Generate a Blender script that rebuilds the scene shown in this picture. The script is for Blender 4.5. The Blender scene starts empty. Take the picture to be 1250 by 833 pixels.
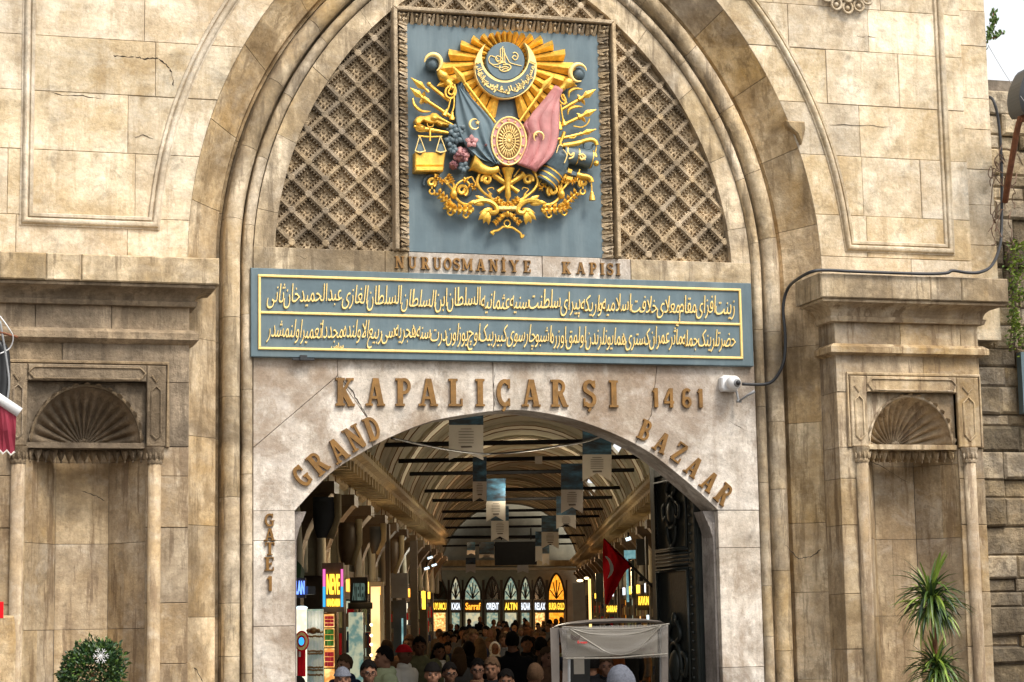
import bpy, bmesh, math, random
from mathutils import Vector, Matrix
R = random.Random(7)
sc = bpy.context.scene
col = sc.collection
rad, pi = math.radians, math.pi
sin, cos = math.sin, math.cos

# ------------------------------------------------------------------ camera, sky, sun, exposure
FOC, CXP, CYP = 2500.0, 625.0, 416.5          # focal length and centre, in pixels of a 1250 px wide picture
PSI, PIT, ROL = rad(15.92921848), rad(7.95837121), rad(1.0)
CAM = Vector((-20 * math.tan(PSI), -20.0, 2.0))
FW = Vector((sin(PSI) * cos(PIT), cos(PSI) * cos(PIT), sin(PIT)))
r0 = Vector((cos(PSI), -sin(PSI), 0)); u0 = r0.cross(FW)
RT = r0 * cos(ROL) - u0 * sin(ROL); UP = u0 * cos(ROL) + r0 * sin(ROL)
cd = bpy.data.cameras.new('camera'); cam = bpy.data.objects.new('camera', cd); col.objects.link(cam)
cd.sensor_fit = 'HORIZONTAL'; cd.sensor_width = 36; cd.lens = 36 * FOC / 1250
cd.clip_start = 0.1; cd.clip_end = 2000
M = Matrix((RT, UP, -FW)).transposed().to_4x4(); M.translation = CAM
cam.matrix_world = M; sc.camera = cam

SUN_EL, SUN_AZ = 52, 28                        # sun in front of the gate, a little to the right
w = bpy.data.worlds.new('World'); sc.world = w; w.use_nodes = True
nt = w.node_tree; nt.nodes.clear()
sk = nt.nodes.new('ShaderNodeTexSky'); sk.sky_type = 'NISHITA'; sk.sun_disc = False
sk.sun_elevation = rad(SUN_EL); sk.sun_rotation = rad(180 - SUN_AZ); sk.dust_density = 3.0; sk.air_density = 1.0
hs = nt.nodes.new('ShaderNodeHueSaturation'); hs.inputs['Saturation'].default_value = 0.12; hs.inputs['Value'].default_value = 1.65
bg = nt.nodes.new('ShaderNodeBackground'); bg.inputs[1].default_value = 0.118
wo = nt.nodes.new('ShaderNodeOutputWorld')
nt.links.new(sk.outputs[0], hs.inputs['Color']); nt.links.new(hs.outputs[0], bg.inputs[0]); nt.links.new(bg.outputs[0], wo.inputs[0])
sd = bpy.data.lights.new('sun', 'SUN'); sun = bpy.data.objects.new('sun', sd); col.objects.link(sun)
sd.energy = 2.0; sd.angle = rad(16); sd.color = (1, 0.89, 0.75)
sv = Vector((sin(rad(SUN_AZ)) * cos(rad(SUN_EL)), -cos(rad(SUN_AZ)) * cos(rad(SUN_EL)), sin(rad(SUN_EL))))
sun.rotation_euler = sv.to_track_quat('Z', 'Y').to_euler()
sc.view_settings.view_transform = 'Standard'; sc.view_settings.look = 'None'; sc.view_settings.gamma = 1
sc.view_settings.exposure = 0.62
sc.render.engine = 'CYCLES'
sc.cycles.use_denoising = True
sc.cycles.max_bounces = 6

# ------------------------------------------------------------------ measuring: a pixel of the survey picture on a real plane
def ray(px, py): return FW + RT * ((px - CXP) / FOC) - UP * ((py - CYP) / FOC)
def P(px, py, y=0.0):
    d = ray(px, py); return CAM + d * ((y - CAM.y) / d.y)
def PXZ(px, py, y=0.0):
    p = P(px, py, y); return (p.x, p.z)
# street frame: a = metres to the right of the street's axis, b = metres along it from the camera, h = metres above the paving
td = ray(640, 742); SLOPE = 0.0096
tf = Vector((td.x, td.y, 0)).normalized(); tr = Vector((tf.y, -tf.x, 0))
def zg(b): return SLOPE * max(0.0, b - 20)
def T(a, b, h): return Vector((CAM.x, CAM.y, 0)) + tr * a + tf * b + Vector((0, 0, zg(b) + h))
def TA(px, py, a):                             # on a side wall at a; returns (b, h)
    d = ray(px, py); t = a / d.dot(tr); b = d.dot(tf) * t
    return b, CAM.z + d.z * t - zg(b)
def TB(px, py, b):                             # on a cross plane at b; returns (a, h)
    d = ray(px, py); t = b / d.dot(tf)
    return d.dot(tr) * t, CAM.z + d.z * t - zg(b)
TROT = math.atan2(tf.y, tf.x) - pi / 2         # z rotation that turns +Y to the street axis

# ------------------------------------------------------------------ mesh helpers
class MB:
    def __init__(s): s.v = []; s.f = []
    def add(s, vs, fs):
        n = len(s.v); s.v += [tuple(v) for v in vs]; s.f += [tuple(i + n for i in f) for f in fs]
    def box(s, c, d, rz=0, m=None):
        vs = []
        for x in (-.5, .5):
            for y in (-.5, .5):
                for z in (-.5, .5): vs.append(Vector((x * d[0], y * d[1], z * d[2])))
        if rz: vs = [Matrix.Rotation(rz, 3, 'Z') @ v for v in vs]
        if m is not None: vs = [m @ v for v in vs]
        vs = [v + Vector(c) for v in vs]
        s.add(vs, [(0, 1, 3, 2), (4, 6, 7, 5), (0, 4, 5, 1), (2, 3, 7, 6), (0, 2, 6, 4), (1, 5, 7, 3)])
    def prism(s, poly, y0, y1, bev=0.0):       # poly in (x,z); front at y0 (towards viewer)
        ar = sum(a[0] * b[1] - b[0] * a[1] for a, b in zip(poly, poly[1:] + poly[:1]))
        if ar < 0: poly = poly[::-1]
        n = len(poly)
        fr = inset(poly, bev) if bev else poly
        vs = [(p[0], y0, p[1]) for p in fr]
        fs = [tuple(range(n))]
        if bev:
            vs += [(p[0], y0 + bev, p[1]) for p in poly]
            for i in range(n): j = (i + 1) % n; fs.append((i, n + i, n + j, j))
        k = len(vs) - n
        vs += [(p[0], y1, p[1]) for p in poly]; m = len(vs) - n
        for i in range(n): j = (i + 1) % n; fs.append((k + i, m + i, m + j, k + j))
        fs.append(tuple(range(m + n - 1, m - 1, -1)))
        s.add(vs, fs)
    def tube(s, pts, rr, n=8, caps=True, flat=1.0):
        pts = [Vector(p) for p in pts]
        if not isinstance(rr, (list, tuple)): rr = [rr] * len(pts)
        vs = []; prev = None
        for i, p in enumerate(pts):
            t = (pts[min(i + 1, len(pts) - 1)] - pts[max(i - 1, 0)]).normalized()
            if prev is None:
                a = Vector((0, 1, 0)) if abs(t.y) < .9 else Vector((1, 0, 0))
                u = t.cross(a).normalized()
            else: u = (prev - t * prev.dot(t)).normalized()
            prev = u; v = t.cross(u)
            for k in range(n):
                an = 2 * pi * k / n
                vs.append(p + (u * cos(an) + v * sin(an) * flat) * rr[i])
        fs = [(i * n + k, i * n + (k + 1) % n, (i + 1) * n + (k + 1) % n, (i + 1) * n + k) for i in range(len(pts) - 1) for k in range(n)]
        if caps: fs += [tuple(range(n - 1, -1, -1)), tuple(range(len(vs) - n, len(vs)))]
        s.add(vs, fs)
    def ball(s, c, r, nu=10, nv=7, m=None):
        c = Vector(c); r = (r, r, r) if not isinstance(r, (tuple, list)) else r
        vs = []
        for i in range(1, nv):
            th = pi * i / nv
            for k in range(nu):
                an = 2 * pi * k / nu
                q = Vector((r[0] * sin(th) * cos(an), r[1] * sin(th) * sin(an), r[2] * cos(th)))
                vs.append((m @ q if m is not None else q) + c)
        t = Vector((0, 0, r[2])); b = -t
        if m is not None: t = m @ t; b = m @ b
        vs += [t + c, b + c]; a, z = len(vs) - 2, len(vs) - 1
        fs = [(i * nu + k, (i + 1) * nu + k, (i + 1) * nu + (k + 1) % nu, i * nu + (k + 1) % nu) for i in range(nv - 2) for k in range(nu)]
        fs += [(a, k, (k + 1) % nu) for k in range(nu)] + [(z, (nv - 2) * nu + (k + 1) % nu, (nv - 2) * nu + k) for k in range(nu)]
        s.add(vs, fs)
    def grid(s, rows, closed=False):
        n = len(rows[0]); vs = [q for r_ in rows for q in r_]
        fs = []
        for i in range(len(rows) - 1):
            for k in range(n if closed else n - 1):
                k2 = (k + 1) % n; fs.append((i * n + k, i * n + k2, (i + 1) * n + k2, (i + 1) * n + k))
        s.add(vs, fs)
    def mesh(s, name, mat=None, smooth=False):
        me = bpy.data.meshes.new(name); me.from_pydata(s.v, [], s.f); me.validate()
        if mat: me.materials.append(mat)
        if smooth: me.polygons.foreach_set('use_smooth', [True] * len(me.polygons))
        return me
    def build(s, name, mat, parent=None, smooth=False, fix=False):
        me = s.mesh(name, mat, smooth)
        if fix:
            bm = bmesh.new(); bm.from_mesh(me); bmesh.ops.recalc_face_normals(bm, faces=bm.faces); bm.to_mesh(me); bm.free()
        return link(name, me, parent)
def link(name, me, parent=None):
    o = bpy.data.objects.new(name, me); col.objects.link(o)
    if parent is not None: o.parent = parent
    return o
def inset(poly, d):
    n = len(poly); out = []
    for i in range(n):
        a, b, c = Vector(poly[i - 1]), Vector(poly[i]), Vector(poly[(i + 1) % n])
        e1 = (b - a); e2 = (c - b)
        if e1.length < 1e-7 or e2.length < 1e-7: out.append(tuple(b)); continue
        e1.normalize(); e2.normalize()
        n1 = Vector((-e1.y, e1.x)); n2 = Vector((-e2.y, e2.x)); m = n1 + n2
        if m.length < 1e-3: m = n1
        m.normalize(); k = d / max(.4, m.dot(n1)); out.append((b.x + m.x * k, b.y + m.y * k))
    return out
def empty(name, loc=(0, 0, 0), rz=0):
    o = bpy.data.objects.new(name, None); col.objects.link(o); o.location = loc; o.rotation_euler.z = rz
    o.empty_display_size = .2
    return o
def tag(o, label=None, cat=None, group=None, kind=None):
    for k, v in (('label', label), ('category', cat), ('group', group), ('kind', kind)):
        if v: o[k] = v
    return o
def place(me, name, parent, m):
    o = link(name, me, parent); o.matrix_local = m; return o
def smoothline(pts, n=6):                      # Catmull-Rom through 2- or 3-tuples
    pts = [Vector(p) for p in pts]; out = []
    for i in range(len(pts) - 1):
        a, b, c, d = pts[max(i - 1, 0)], pts[i], pts[i + 1], pts[min(i + 2, len(pts) - 1)]
        for k in range(n):
            t = k / n
            out.append(.5 * ((2 * b) + (c - a) * t + (2 * a - 5 * b + 4 * c - d) * t * t + (3 * b - a - 3 * c + d) * t ** 3))
    out.append(pts[-1]); return out

# ------------------------------------------------------------------ materials
def nmat(name):
    m = bpy.data.materials.new(name); m.use_nodes = True; t = m.node_tree
    return m, t, t.nodes['Principled BSDF']
def nd(t, typ, **k):
    n = t.nodes.new(typ)
    for a, b in k.items(): setattr(n, a, b)
    return n
def noise(t, vec, scale, detail=4, rough=.55, dist=0):
    n = nd(t, 'ShaderNodeTexNoise'); n.inputs['Scale'].default_value = scale; n.inputs['Detail'].default_value = detail
    n.inputs['Roughness'].default_value = rough; n.inputs['Distortion'].default_value = dist
    t.links.new(vec, n.inputs['Vector']); return n.outputs[0]
def ramp(t, fac, stops):
    n = nd(t, 'ShaderNodeValToRGB'); e = n.color_ramp.elements
    while len(e) < len(stops): e.new(.5)
    for q, (p_, c) in zip(e, stops): q.position = p_; q.color = (*c, 1) if len(c) == 3 else c
    t.links.new(fac, n.inputs[0]); return n.outputs[0]
def g(v): return (v, v, v)
def mix(t, fac, a, b, mode='MIX'):
    n = nd(t, 'ShaderNodeMix', data_type='RGBA', blend_type=mode)
    if isinstance(fac, (int, float)): n.inputs[0].default_value = fac
    else: t.links.new(fac, n.inputs[0])
    for sck, v in ((n.inputs[6], a), (n.inputs[7], b)):
        if isinstance(v, tuple): sck.default_value = (*v, 1)
        else: t.links.new(v, sck)
    return n.outputs[2]
def mapv(t, vec, s, add=None):
    n = nd(t, 'ShaderNodeMapping'); n.inputs['Scale'].default_value = s
    t.links.new(vec, n.inputs[0])
    if add is not None: t.links.new(add, n.inputs['Location'])
    return n.outputs[0]
def stone(name, c1, c2, stain=(.10, .085, .07), pale=(.55, .50, .42), stain_amt=.5, pale_amt=.4, ochre_amt=.0, streak=.4, vary=.25, bump=.35, rough=.88, pits=.3, low=0.0):
    m, t, p = nmat(name)
    geo = nd(t, 'ShaderNodeNewGeometry').outputs['Position']; oi = nd(t, 'ShaderNodeObjectInfo')
    mu = nd(t, 'ShaderNodeMath', operation='MULTIPLY'); t.links.new(oi.outputs['Random'], mu.inputs[0]); mu.inputs[1].default_value = .8
    v = mapv(t, geo, (1, 1, 1), mu.outputs[0])
    base = ramp(t, noise(t, v, 1.3, 10, .68, .4), [(.38, tuple(x * .86 for x in c1)), (.50, tuple((a + b) / 2 for a, b in zip(c1, c2))), (.62, tuple(min(.86, x * 1.08) for x in c2))])
    vs = mapv(t, v, (7.0, 7.0, .55))
    stv = mapv(t, geo, (5.5, 5.5, .28))
    tool = ramp(t, noise(t, mapv(t, v, (1.2, 1.2, 9)), 1.3, 7, .7, .5), [(.30, g(.80)), (.50, g(1.0)), (.68, g(1.10))])
    base = mix(t, .75, base, tool, 'MULTIPLY')
    mott = noise(t, geo, 4.5, 9, .72, .4)
    base = mix(t, .9, base, ramp(t, mott, [(.34, g(.55)), (.46, g(.99)), (.62, g(1.2))]), 'MULTIPLY')
    base = mix(t, ramp(t, noise(t, stv, 1.0, 5, .6, .3), [(.42, g(0)), (.62, g(streak))]), base, mix(t, .5, stain, c1))
    if ochre_amt: base = mix(t, ramp(t, noise(t, v, 1.1, 9, .7, .4), [(.46, g(0)), (.72, g(ochre_amt))]), base, (.43, .275, .105))
    base = mix(t, ramp(t, noise(t, mapv(t, geo, (1, 1, .8)), .75, 9, .68, .6), [(.47, g(0)), (.56, g(stain_amt * .8)), (.64, g(min(1, stain_amt * 1.15)))]), base, stain)
    base = mix(t, ramp(t, noise(t, mapv(t, v, (1, 1, 1.5)), 1.9, 10, .72, .5), [(.50, g(0)), (.62, g(pale_amt * .45)), (.78, g(pale_amt * .8))]), base, pale)
    base = mix(t, ramp(t, noise(t, mapv(t, geo, (3.4, 3.4, 2.2)), 1.0, 12, .78, .3), [(.53, g(0)), (.58, g(stain_amt * .65)), (.66, g(stain_amt * .95))]), base, mix(t, .35, stain, c1))
    base = mix(t, ramp(t, noise(t, mapv(t, geo, (9, 9, 1.1)), 1.0, 9, .7), [(.53, g(0)), (.60, g(min(1, streak * 1.1)))]), base, stain)
    fine = noise(t, geo, 26, 6, .7)
    base = mix(t, .8, base, ramp(t, fine, [(.3, g(.78)), (.7, g(1.14))]), 'MULTIPLY')
    spots = noise(t, geo, 60, 3, .5)
    base = mix(t, ramp(t, spots, [(.64, g(0)), (.72, g(pits))]), base, (.07, .055, .045))
    vr = ramp(t, oi.outputs['Random'], [(0, g(1 - vary * 1.5)), (.5, g(1.0)), (1, g(1 + vary * .7))])
    base = mix(t, 1, base, vr, 'MULTIPLY')
    hue = nd(t, 'ShaderNodeHueSaturation'); t.links.new(base, hue.inputs['Color'])
    hr = nd(t, 'ShaderNodeMapRange'); hr.inputs[3].default_value = .9; hr.inputs[4].default_value = 1.12
    wn = nd(t, 'ShaderNodeTexWhiteNoise', noise_dimensions='1D'); t.links.new(oi.outputs['Random'], wn.inputs['W']); t.links.new(wn.outputs[0], hr.inputs[0])
    t.links.new(hr.outputs[0], hue.inputs['Saturation'])
    t.links.new(hue.outputs[0], p.inputs['Base Color']); p.inputs['Roughness'].default_value = rough
    p.inputs['Specular IOR Level'].default_value = .25
    hsum = nd(t, 'ShaderNodeMath', operation='MULTIPLY_ADD'); t.links.new(noise(t, geo, 9, 8, .65), hsum.inputs[0]); hsum.inputs[1].default_value = 2.6; t.links.new(fine, hsum.inputs[2])
    b = nd(t, 'ShaderNodeBump'); b.inputs['Strength'].default_value = bump; b.inputs['Distance'].default_value = .02
    t.links.new(hsum.outputs[0], b.inputs['Height']); t.links.new(b.outputs[0], p.inputs['Normal'])
    return m
def paint(name, c, rough=.5, metal=0.0, var=.25, scale=8, bump=.1, dirt=None, spec=.5):
    m, t, p = nmat(name)
    if any(k in name for k in ('hair', 'coat', 'jacket', 'cloth', 'wool', 'skin', 'puffer', 'denim', 'sweater')): spec, rough = .04, max(rough, .85)
    geo = nd(t, 'ShaderNodeNewGeometry').outputs['Position']
    n1 = noise(t, geo, scale, 6, .6)
    base = mix(t, 1, c, ramp(t, n1, [(.3, g(1 - var)), (.7, g(1 + var * .5))]), 'MULTIPLY')
    if dirt:
        base = mix(t, ramp(t, noise(t, mapv(t, geo, (6, 6, .8)), 1.2, 6, .6), [(.45, g(0)), (.75, g(dirt[1]))]), base, dirt[0])
    t.links.new(base, p.inputs['Base Color']); p.inputs['Roughness'].default_value = rough; p.inputs['Metallic'].default_value = metal
    p.inputs['Specular IOR Level'].default_value = spec
    b = nd(t, 'ShaderNodeBump'); b.inputs['Strength'].default_value = bump; b.inputs['Distance'].default_value = .01
    t.links.new(noise(t, geo, scale * 6, 4), b.inputs['Height']); t.links.new(b.outputs[0], p.inputs['Normal'])
    return m
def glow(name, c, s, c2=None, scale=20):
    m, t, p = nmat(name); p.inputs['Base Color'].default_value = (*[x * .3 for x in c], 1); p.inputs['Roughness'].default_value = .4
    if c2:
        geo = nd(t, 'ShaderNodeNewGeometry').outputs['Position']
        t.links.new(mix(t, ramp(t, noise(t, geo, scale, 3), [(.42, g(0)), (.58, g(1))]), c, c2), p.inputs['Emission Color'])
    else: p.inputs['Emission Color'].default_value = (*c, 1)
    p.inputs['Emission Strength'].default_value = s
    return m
def glassmat(name, c=(.9, .95, .95), rough=.05):
    m, t, p = nmat(name); p.inputs['Base Color'].default_value = (*c, 1); p.inputs['Roughness'].default_value = rough
    p.inputs['Alpha'].default_value = .25
    return m

MT = dict(
    wall=stone('cream_limestone', (.58, .475, .32), (.77, .68, .53), stain=(.36, .26, .15), pale=(.76, .71, .60), stain_amt=.45, pale_amt=.75, ochre_amt=.5, streak=.30, vary=.10),
    reveal=stone('ochre_limestone', (.52, .38, .215), (.72, .60, .42), stain=(.17, .115, .06), stain_amt=.8, pale_amt=.4, ochre_amt=.9, streak=.45, vary=.12),
    roll=stone('moulded_limestone', (.46, .36, .225), (.70, .59, .43), stain=(.17, .13, .085), stain_amt=.75, pale_amt=.5, ochre_amt=.55, streak=.6, vary=.10),
    pil=stone('brown_limestone', (.36, .275, .17), (.57, .465, .32), stain=(.20, .14, .085), pale=(.60, .55, .47), stain_amt=.6, pale_amt=.6, ochre_amt=.5, streak=.75, vary=.12),
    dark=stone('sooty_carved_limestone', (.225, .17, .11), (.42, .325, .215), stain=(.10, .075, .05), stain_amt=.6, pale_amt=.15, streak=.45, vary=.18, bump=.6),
    lattice=stone('carved_lattice_stone', (.36, .27, .165), (.52, .41, .27), stain=(.11, .09, .07), stain_amt=.5, pale_amt=.1, streak=.2, vary=.22, bump=.6),
    lback=stone('lattice_ground_stone', (.50, .37, .22), (.66, .52, .34), stain=(.13, .10, .07), stain_amt=.25, pale_amt=.0, streak=.2, vary=.1, bump=.8),
    marble=stone('weathered_marble', (.49, .435, .365), (.70, .655, .59), stain=(.27, .20, .14), pale=(.76, .73, .69), stain_amt=.8, pale_amt=.5, ochre_amt=.12, streak=.2, vary=.07, bump=.3, rough=.7, pits=.45),
    jamb=stone('grey_marble_jamb', (.24, .21, .19), (.42, .38, .34), stain=(.13, .11, .10), pale=(.5, .48, .45), stain_amt=.5, pale_amt=.3, streak=.3, vary=.1, rough=.7),
    rough=stone('rubble_masonry', (.34, .26, .155), (.58, .48, .33), stain=(.08, .065, .05), stain_amt=.7, pale_amt=.5, ochre_amt=.4, streak=.3, vary=.35, bump=.9),
    mortarl=stone('light_joint_mortar', (.26, .205, .14), (.38, .31, .22), stain_amt=.5, pale_amt=.1, vary=.0),
    mortar=stone('joint_mortar', (.17, .14, .11), (.27, .23, .18), stain_amt=.5, pale_amt=.1, vary=.0),
    paving=stone('street_paving', (.14, .13, .12), (.26, .24, .22), stain_amt=.5, pale_amt=.2, vary=.2, rough=.6),
    crack=paint('crack_shadow_dirt', (.045, .033, .022), .95, 0, .3),
    patch=stone('eroded_limestone', (.42, .32, .20), (.66, .56, .42), stain=(.22, .165, .11), pale=(.74, .69, .58), stain_amt=.8, pale_amt=.7, ochre_amt=.3, streak=.2, vary=.06, bump=1.0, pits=.6),
    teal=paint('slate_blue_paint', (.095, .145, .17), .55, 0, .18, 3, .15, dirt=((.20, .26, .28), .45)),
    teal2=paint('dark_slate_blue_paint', (.085, .125, .145), .5, 0, .35, 14, .2),
    gold=paint('gold_leaf', (.92, .56, .09), .33, .6, .35, 22, .35, dirt=((.30, .13, .02), .55)),
    goldl=paint('pale_gold_paint', (.95, .70, .26), .42, .15, .12, 30, .15),
    bronze=paint('bronze_letter', (.26, .135, .035), .42, .35, .35, 16, .2, dirt=((.12, .075, .035), .5)),
    pink=paint('faded_red_flag_paint', (.50, .22, .21), .6, 0, .35, 5, .3, dirt=((.40, .07, .08), .6)),
    pink2=paint('dusty_pink_paint', (.52, .25, .24), .5, 0, .3, 20, .2),
    rose=paint('dark_rose_paint', (.28, .12, .13), .5, 0, .4, 20, .2),
    black=paint('black_rubber', (.018, .02, .023), .5, 0, .3),
    cable=paint('grey_cable', (.028, .030, .034), .5, 0, .3),
    white=paint('white_plastic', (.72, .73, .74), .35, 0, .08),
    grey=paint('grey_plastic', (.25, .26, .27), .4, 0, .15),
    lampgrey=paint('painted_lamp_metal', (.06, .065, .07), .4, .3, .15),
    rust=paint('rusty_pipe', (.22, .085, .04), .8, .2, .5, 12, .5),
    iron=paint('green_black_iron', (.020, .026, .024), .42, .3, .4, 6, .3, dirt=((.05, .055, .05), .5)),
    awning=paint('maroon_canvas', (.25, .022, .045), .8, 0, .2),
    red=paint('red_cloth', (.72, .014, .022), .75, 0, .15),
    whitecloth=paint('white_cloth', (.72, .70, .66), .8, 0, .1),
)
# ------------------------------------------------------------------ the gateway
ARC_C, ARC_Z = 1.15, 5.63                       # arch centres sit this far beyond the middle line, at this height
def arcx(z, h):                                 # half width of the pointed arch of jamb half width h at height z
    if z <= ARC_Z: return h
    q = (h + ARC_C) ** 2 - (z - ARC_Z) ** 2
    return max(0.0, math.sqrt(q) - ARC_C) if q > 0 else 0.0
gate = empty('stone_gateway', (0, 0, 0))
tag(gate, 'weathered limestone gateway with pointed arch, carved lattice and scallop niches around the bazaar entrance', 'gateway')
JG = .0022
def block(poly, y0, y1, mat, name='stone_block', bev=.0045, parent=gate, dy=None):
    dy = R.uniform(-.004, .004) if dy is None else dy
    mb = MB(); ar = sum(a[0] * b[1] - b[0] * a[1] for a, b in zip(poly, poly[1:] + poly[:1]))
    if ar < 0: poly = poly[::-1]
    mb.prism(inset(poly, JG), y0 + dy, y1, bev); return mb.build(name, mat, parent)
def courses(xl, xr, z0, zs, y0, y1, mat, wmin=.45, wmax=.95, bev=.0045, name='stone_block'):
    # rows of dressed blocks between two boundary functions of z
    for za, zb in zip([z0] + zs[:-1], zs):
        n = 7 if zb > ARC_Z else 1
        xs = max(xl(za), xl(zb)); xe = min(xr(za), xr(zb)); cuts = []
        x = xs + R.uniform(wmin, wmax) * R.uniform(.5, 1)
        while x < xe - wmin * .6: cuts.append(x); x += R.uniform(wmin, wmax)
        edges = [None] + cuts + [None]
        for i in range(len(edges) - 1):
            l = [(xl(za + (zb - za) * k / n) if edges[i] is None else edges[i], za + (zb - za) * k / n) for k in (range(n + 1) if edges[i] is None else (0, n))]
            r_ = [(xr(za + (zb - za) * k / n) if edges[i + 1] is None else edges[i + 1], za + (zb - za) * k / n) for k in (range(n + 1) if edges[i + 1] is None else (0, n))]
            block(l[::-1] + r_, y0, y1, mat, bev=bev)
YW, YP, YC = -.30, -.65, -.90                   # planes: upper wall, pilasters, cornice
XO = 5.36                                       # outer limit of the left wing
TOPZ = 10.0
# mortar core behind the blocks
mb = MB()
for s in (-1, 1):
    out = [(s * arcx(5.0 + (TOPZ - .05 - 5.0) * k / 24, 3.36), 5.0 + (TOPZ - .05 - 5.0) * k / 24) for k in range(25)]
    xo_ = -5.55 if s < 0 else PXZ(1214, 250, -.2)[0] - .06
    mb.prism(out + [(xo_, TOPZ - .05), (xo_, 5.0)], YW + (.009 if s < 0 else .12), .3)
mb.prism([(-2.9, 9.0), (2.9, 9.0), (2.9, TOPZ - .05), (-2.9, TOPZ - .05)], YW + .1, .29)
mb.box((0, .36, 7.4), (7.4, .06, 5.2))
mb.build('mortar_core', MT['mortarl'], gate)
rowsL = [5.42, 5.98, 6.62, 7.20, 7.75, 8.30, 8.85, 9.4, TOPZ]
rowsR = [5.42, 5.85, 6.30, 6.95, 7.52, 8.12, 8.60, 9.2, TOPZ]
courses(lambda z: -5.55, lambda z: -arcx(z, 3.345), 5.0, rowsL, YW, YW + .25, MT['wall'], .7, 1.5)
xr_strip = PXZ(1178, 150, YW)[0]
courses(lambda z: arcx(z, 3.345), lambda z: xr_strip, 5.0, rowsR, YW, YW + .25, MT['wall'], .6, 1.3)
# quoin strip at the right end, set back a little, and its far end face
XRE = PXZ(1214, 250, -.2)[0]
courses(lambda z: xr_strip, lambda z: XRE, 5.0, [5.5, 6.05, 6.5, 6.9, 7.35, 7.7, 8.3, 8.7, 9.3, TOPZ], -.2, .25, MT['wall'], 2, 3)
# arch orders, cut into voussoirs
def order(name, prof, mat, zb, joints, side, smooth=False, back=.3, tmax=1.0):
    prof = prof + [(prof[-1][0], back), (prof[0][0], back)]
    js = sorted(joints)
    LJ = ARC_Z - zb
    def pt(h, y, u):                            # u<0: jamb (metres below the springing), u in 0..1: arc
        if u <= 0: return (side * h, y, ARC_Z + u)
        rr = h + ARC_C; ph = u * math.acos(ARC_C / rr)
        return (side * (rr * cos(ph) - ARC_C), y, ARC_Z + rr * sin(ph))
    for a, b in zip([-LJ] + js, js + [tmax]):
        ga = JG if a < 0 else JG / 4.5; gb = JG if b < 0 else JG / 4.5
        a2, b2 = a + ga, b - gb
        ns = 1 if b <= 0 else max(2, int(round((b2 - max(a2, 0)) * 30)))
        us = [a2 + (b2 - a2) * k / ns for k in range(ns + 1)] if not (a2 < 0 < b2) else [a2] + [b2 * k / ns for k in range(ns + 1)]
        j = R.uniform(-.003, .003); rows = [[pt(h, y + (j if k < len(prof) - 2 else 0), u) for k, (h, y) in enumerate(prof)] for u in us]
        m2 = MB(); m2.grid(rows, closed=True); n = len(prof)
        m2.f += [tuple(range(n - 1, -1, -1)), tuple(range((len(rows) - 1) * n, len(rows) * n))]
        o = m2.build(name, mat, gate, fix=True)
        if smooth:
            for pl in o.data.polygons: pl.use_smooth = len(pl.vertices) == 4
            o.data.set_sharp_from_angle(angle=rad(38))
def rollp(hc, yc, r_, a0=180, a1=0, n=8):       # bulging roll, from inner side to outer side
    return [(hc + r_ * cos(rad(a0 + (a1 - a0) * k / n)), yc - r_ * sin(rad(a0 + (a1 - a0) * k / n))) for k in range(n + 1)]
zs5 = P(610, 335, 0).z                           # under the lattice ledge
for s in (-1, 1):
    jj = lambda n, lo, o=0: [-(R.uniform(.9, 1.1) * (k + .6 + o) * lo) for k in range(n)] + [(k + .55 + o * .4) / 7.0 for k in range(7)]
    order('arch_stone', [(2.45, 0.0), (2.66, 0.0)], MT['roll'], 5.56, [(k + .7) / 6 for k in range(6)], s, back=.3)
    order('arch_stone', [(2.664, .06)] + rollp(2.722, .0, .052) + [(2.778, .06)], MT['roll'], 0, jj(6, .83), s, True)
    order('arch_stone', [(2.782, .08), (2.80, .05)] + rollp(2.885, -.03, .085, 190, -10) + [(2.972, .06), (2.985, .10)], MT['roll'], 0, jj(6, .83, .1), s, True)
    order('arch_stone', [(2.992, .10), (3.02, .10), (3.035, .0), (3.10, -.05), (3.26, -.21), (3.345, YW + .004)], MT['reveal'], 0, jj(6, .85, .3), s)
    # plain jamb strip between roll and marble, below the inscription
# marble arch surround, cut along its real joints
arch_px = [(360, 624), (402.4, 579.5), (443, 552.6), (484, 531), (530, 514), (581.6, 505), (615, 501.4), (651, 502.7), (702.4, 513), (753.6, 532), (792, 552.6), (822.7, 575.7), (856, 604), (876, 623)]
AW = [tuple(v) for v in smoothline([PXZ(*q) for q in arch_px], 5)]
def arcpart(x0, x1):
    def zat(x):
        for a, b in zip(AW, AW[1:]):
            if a[0] <= x <= b[0]: return a[1] + (b[1] - a[1]) * (x - a[0]) / max(1e-6, b[0] - a[0])
        return AW[0][1] if x < AW[0][0] else AW[-1][1]
    return [(x0, zat(x0))] + [q for q in AW if x0 < q[0] < x1] + [(x1, zat(x1))]
XL, XR = -2.664, 2.664
zt = 4.86
XAL, XAR = AW[0][0], AW[-1][0]; ZSP = AW[0][1]
q = lambda x, y: PXZ(x, y)
jA, jB, jC, jD = q(412, 459), q(448, 510), q(602, 470), q(795, 507)
xa, xb_ = q(455, 547)[0], q(775, 541)[0]
zl = q(307, 547)[1]
MY = .43
block([(XL, zt), (jA[0], zt), jA, (XL, zl)], 0, MY, MT['marble'], 'marble_block', .004)
block([(XL, zl), jA, jB] + arcpart(XAL, xa)[::-1] + [(XL, ZSP)], 0, MY, MT['marble'], 'marble_block', .004)
block([(jA[0], zt), (jC[0], zt)] + arcpart(xa, jC[0])[::-1] + [jB, jA], 0, MY, MT['marble'], 'marble_block', .004)
xe = q(805, 445)[0]
block([(jC[0], zt), (xe, zt), jD] + arcpart(jC[0], xb_)[::-1], 0, MY, MT['marble'], 'marble_block', .004)
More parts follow.
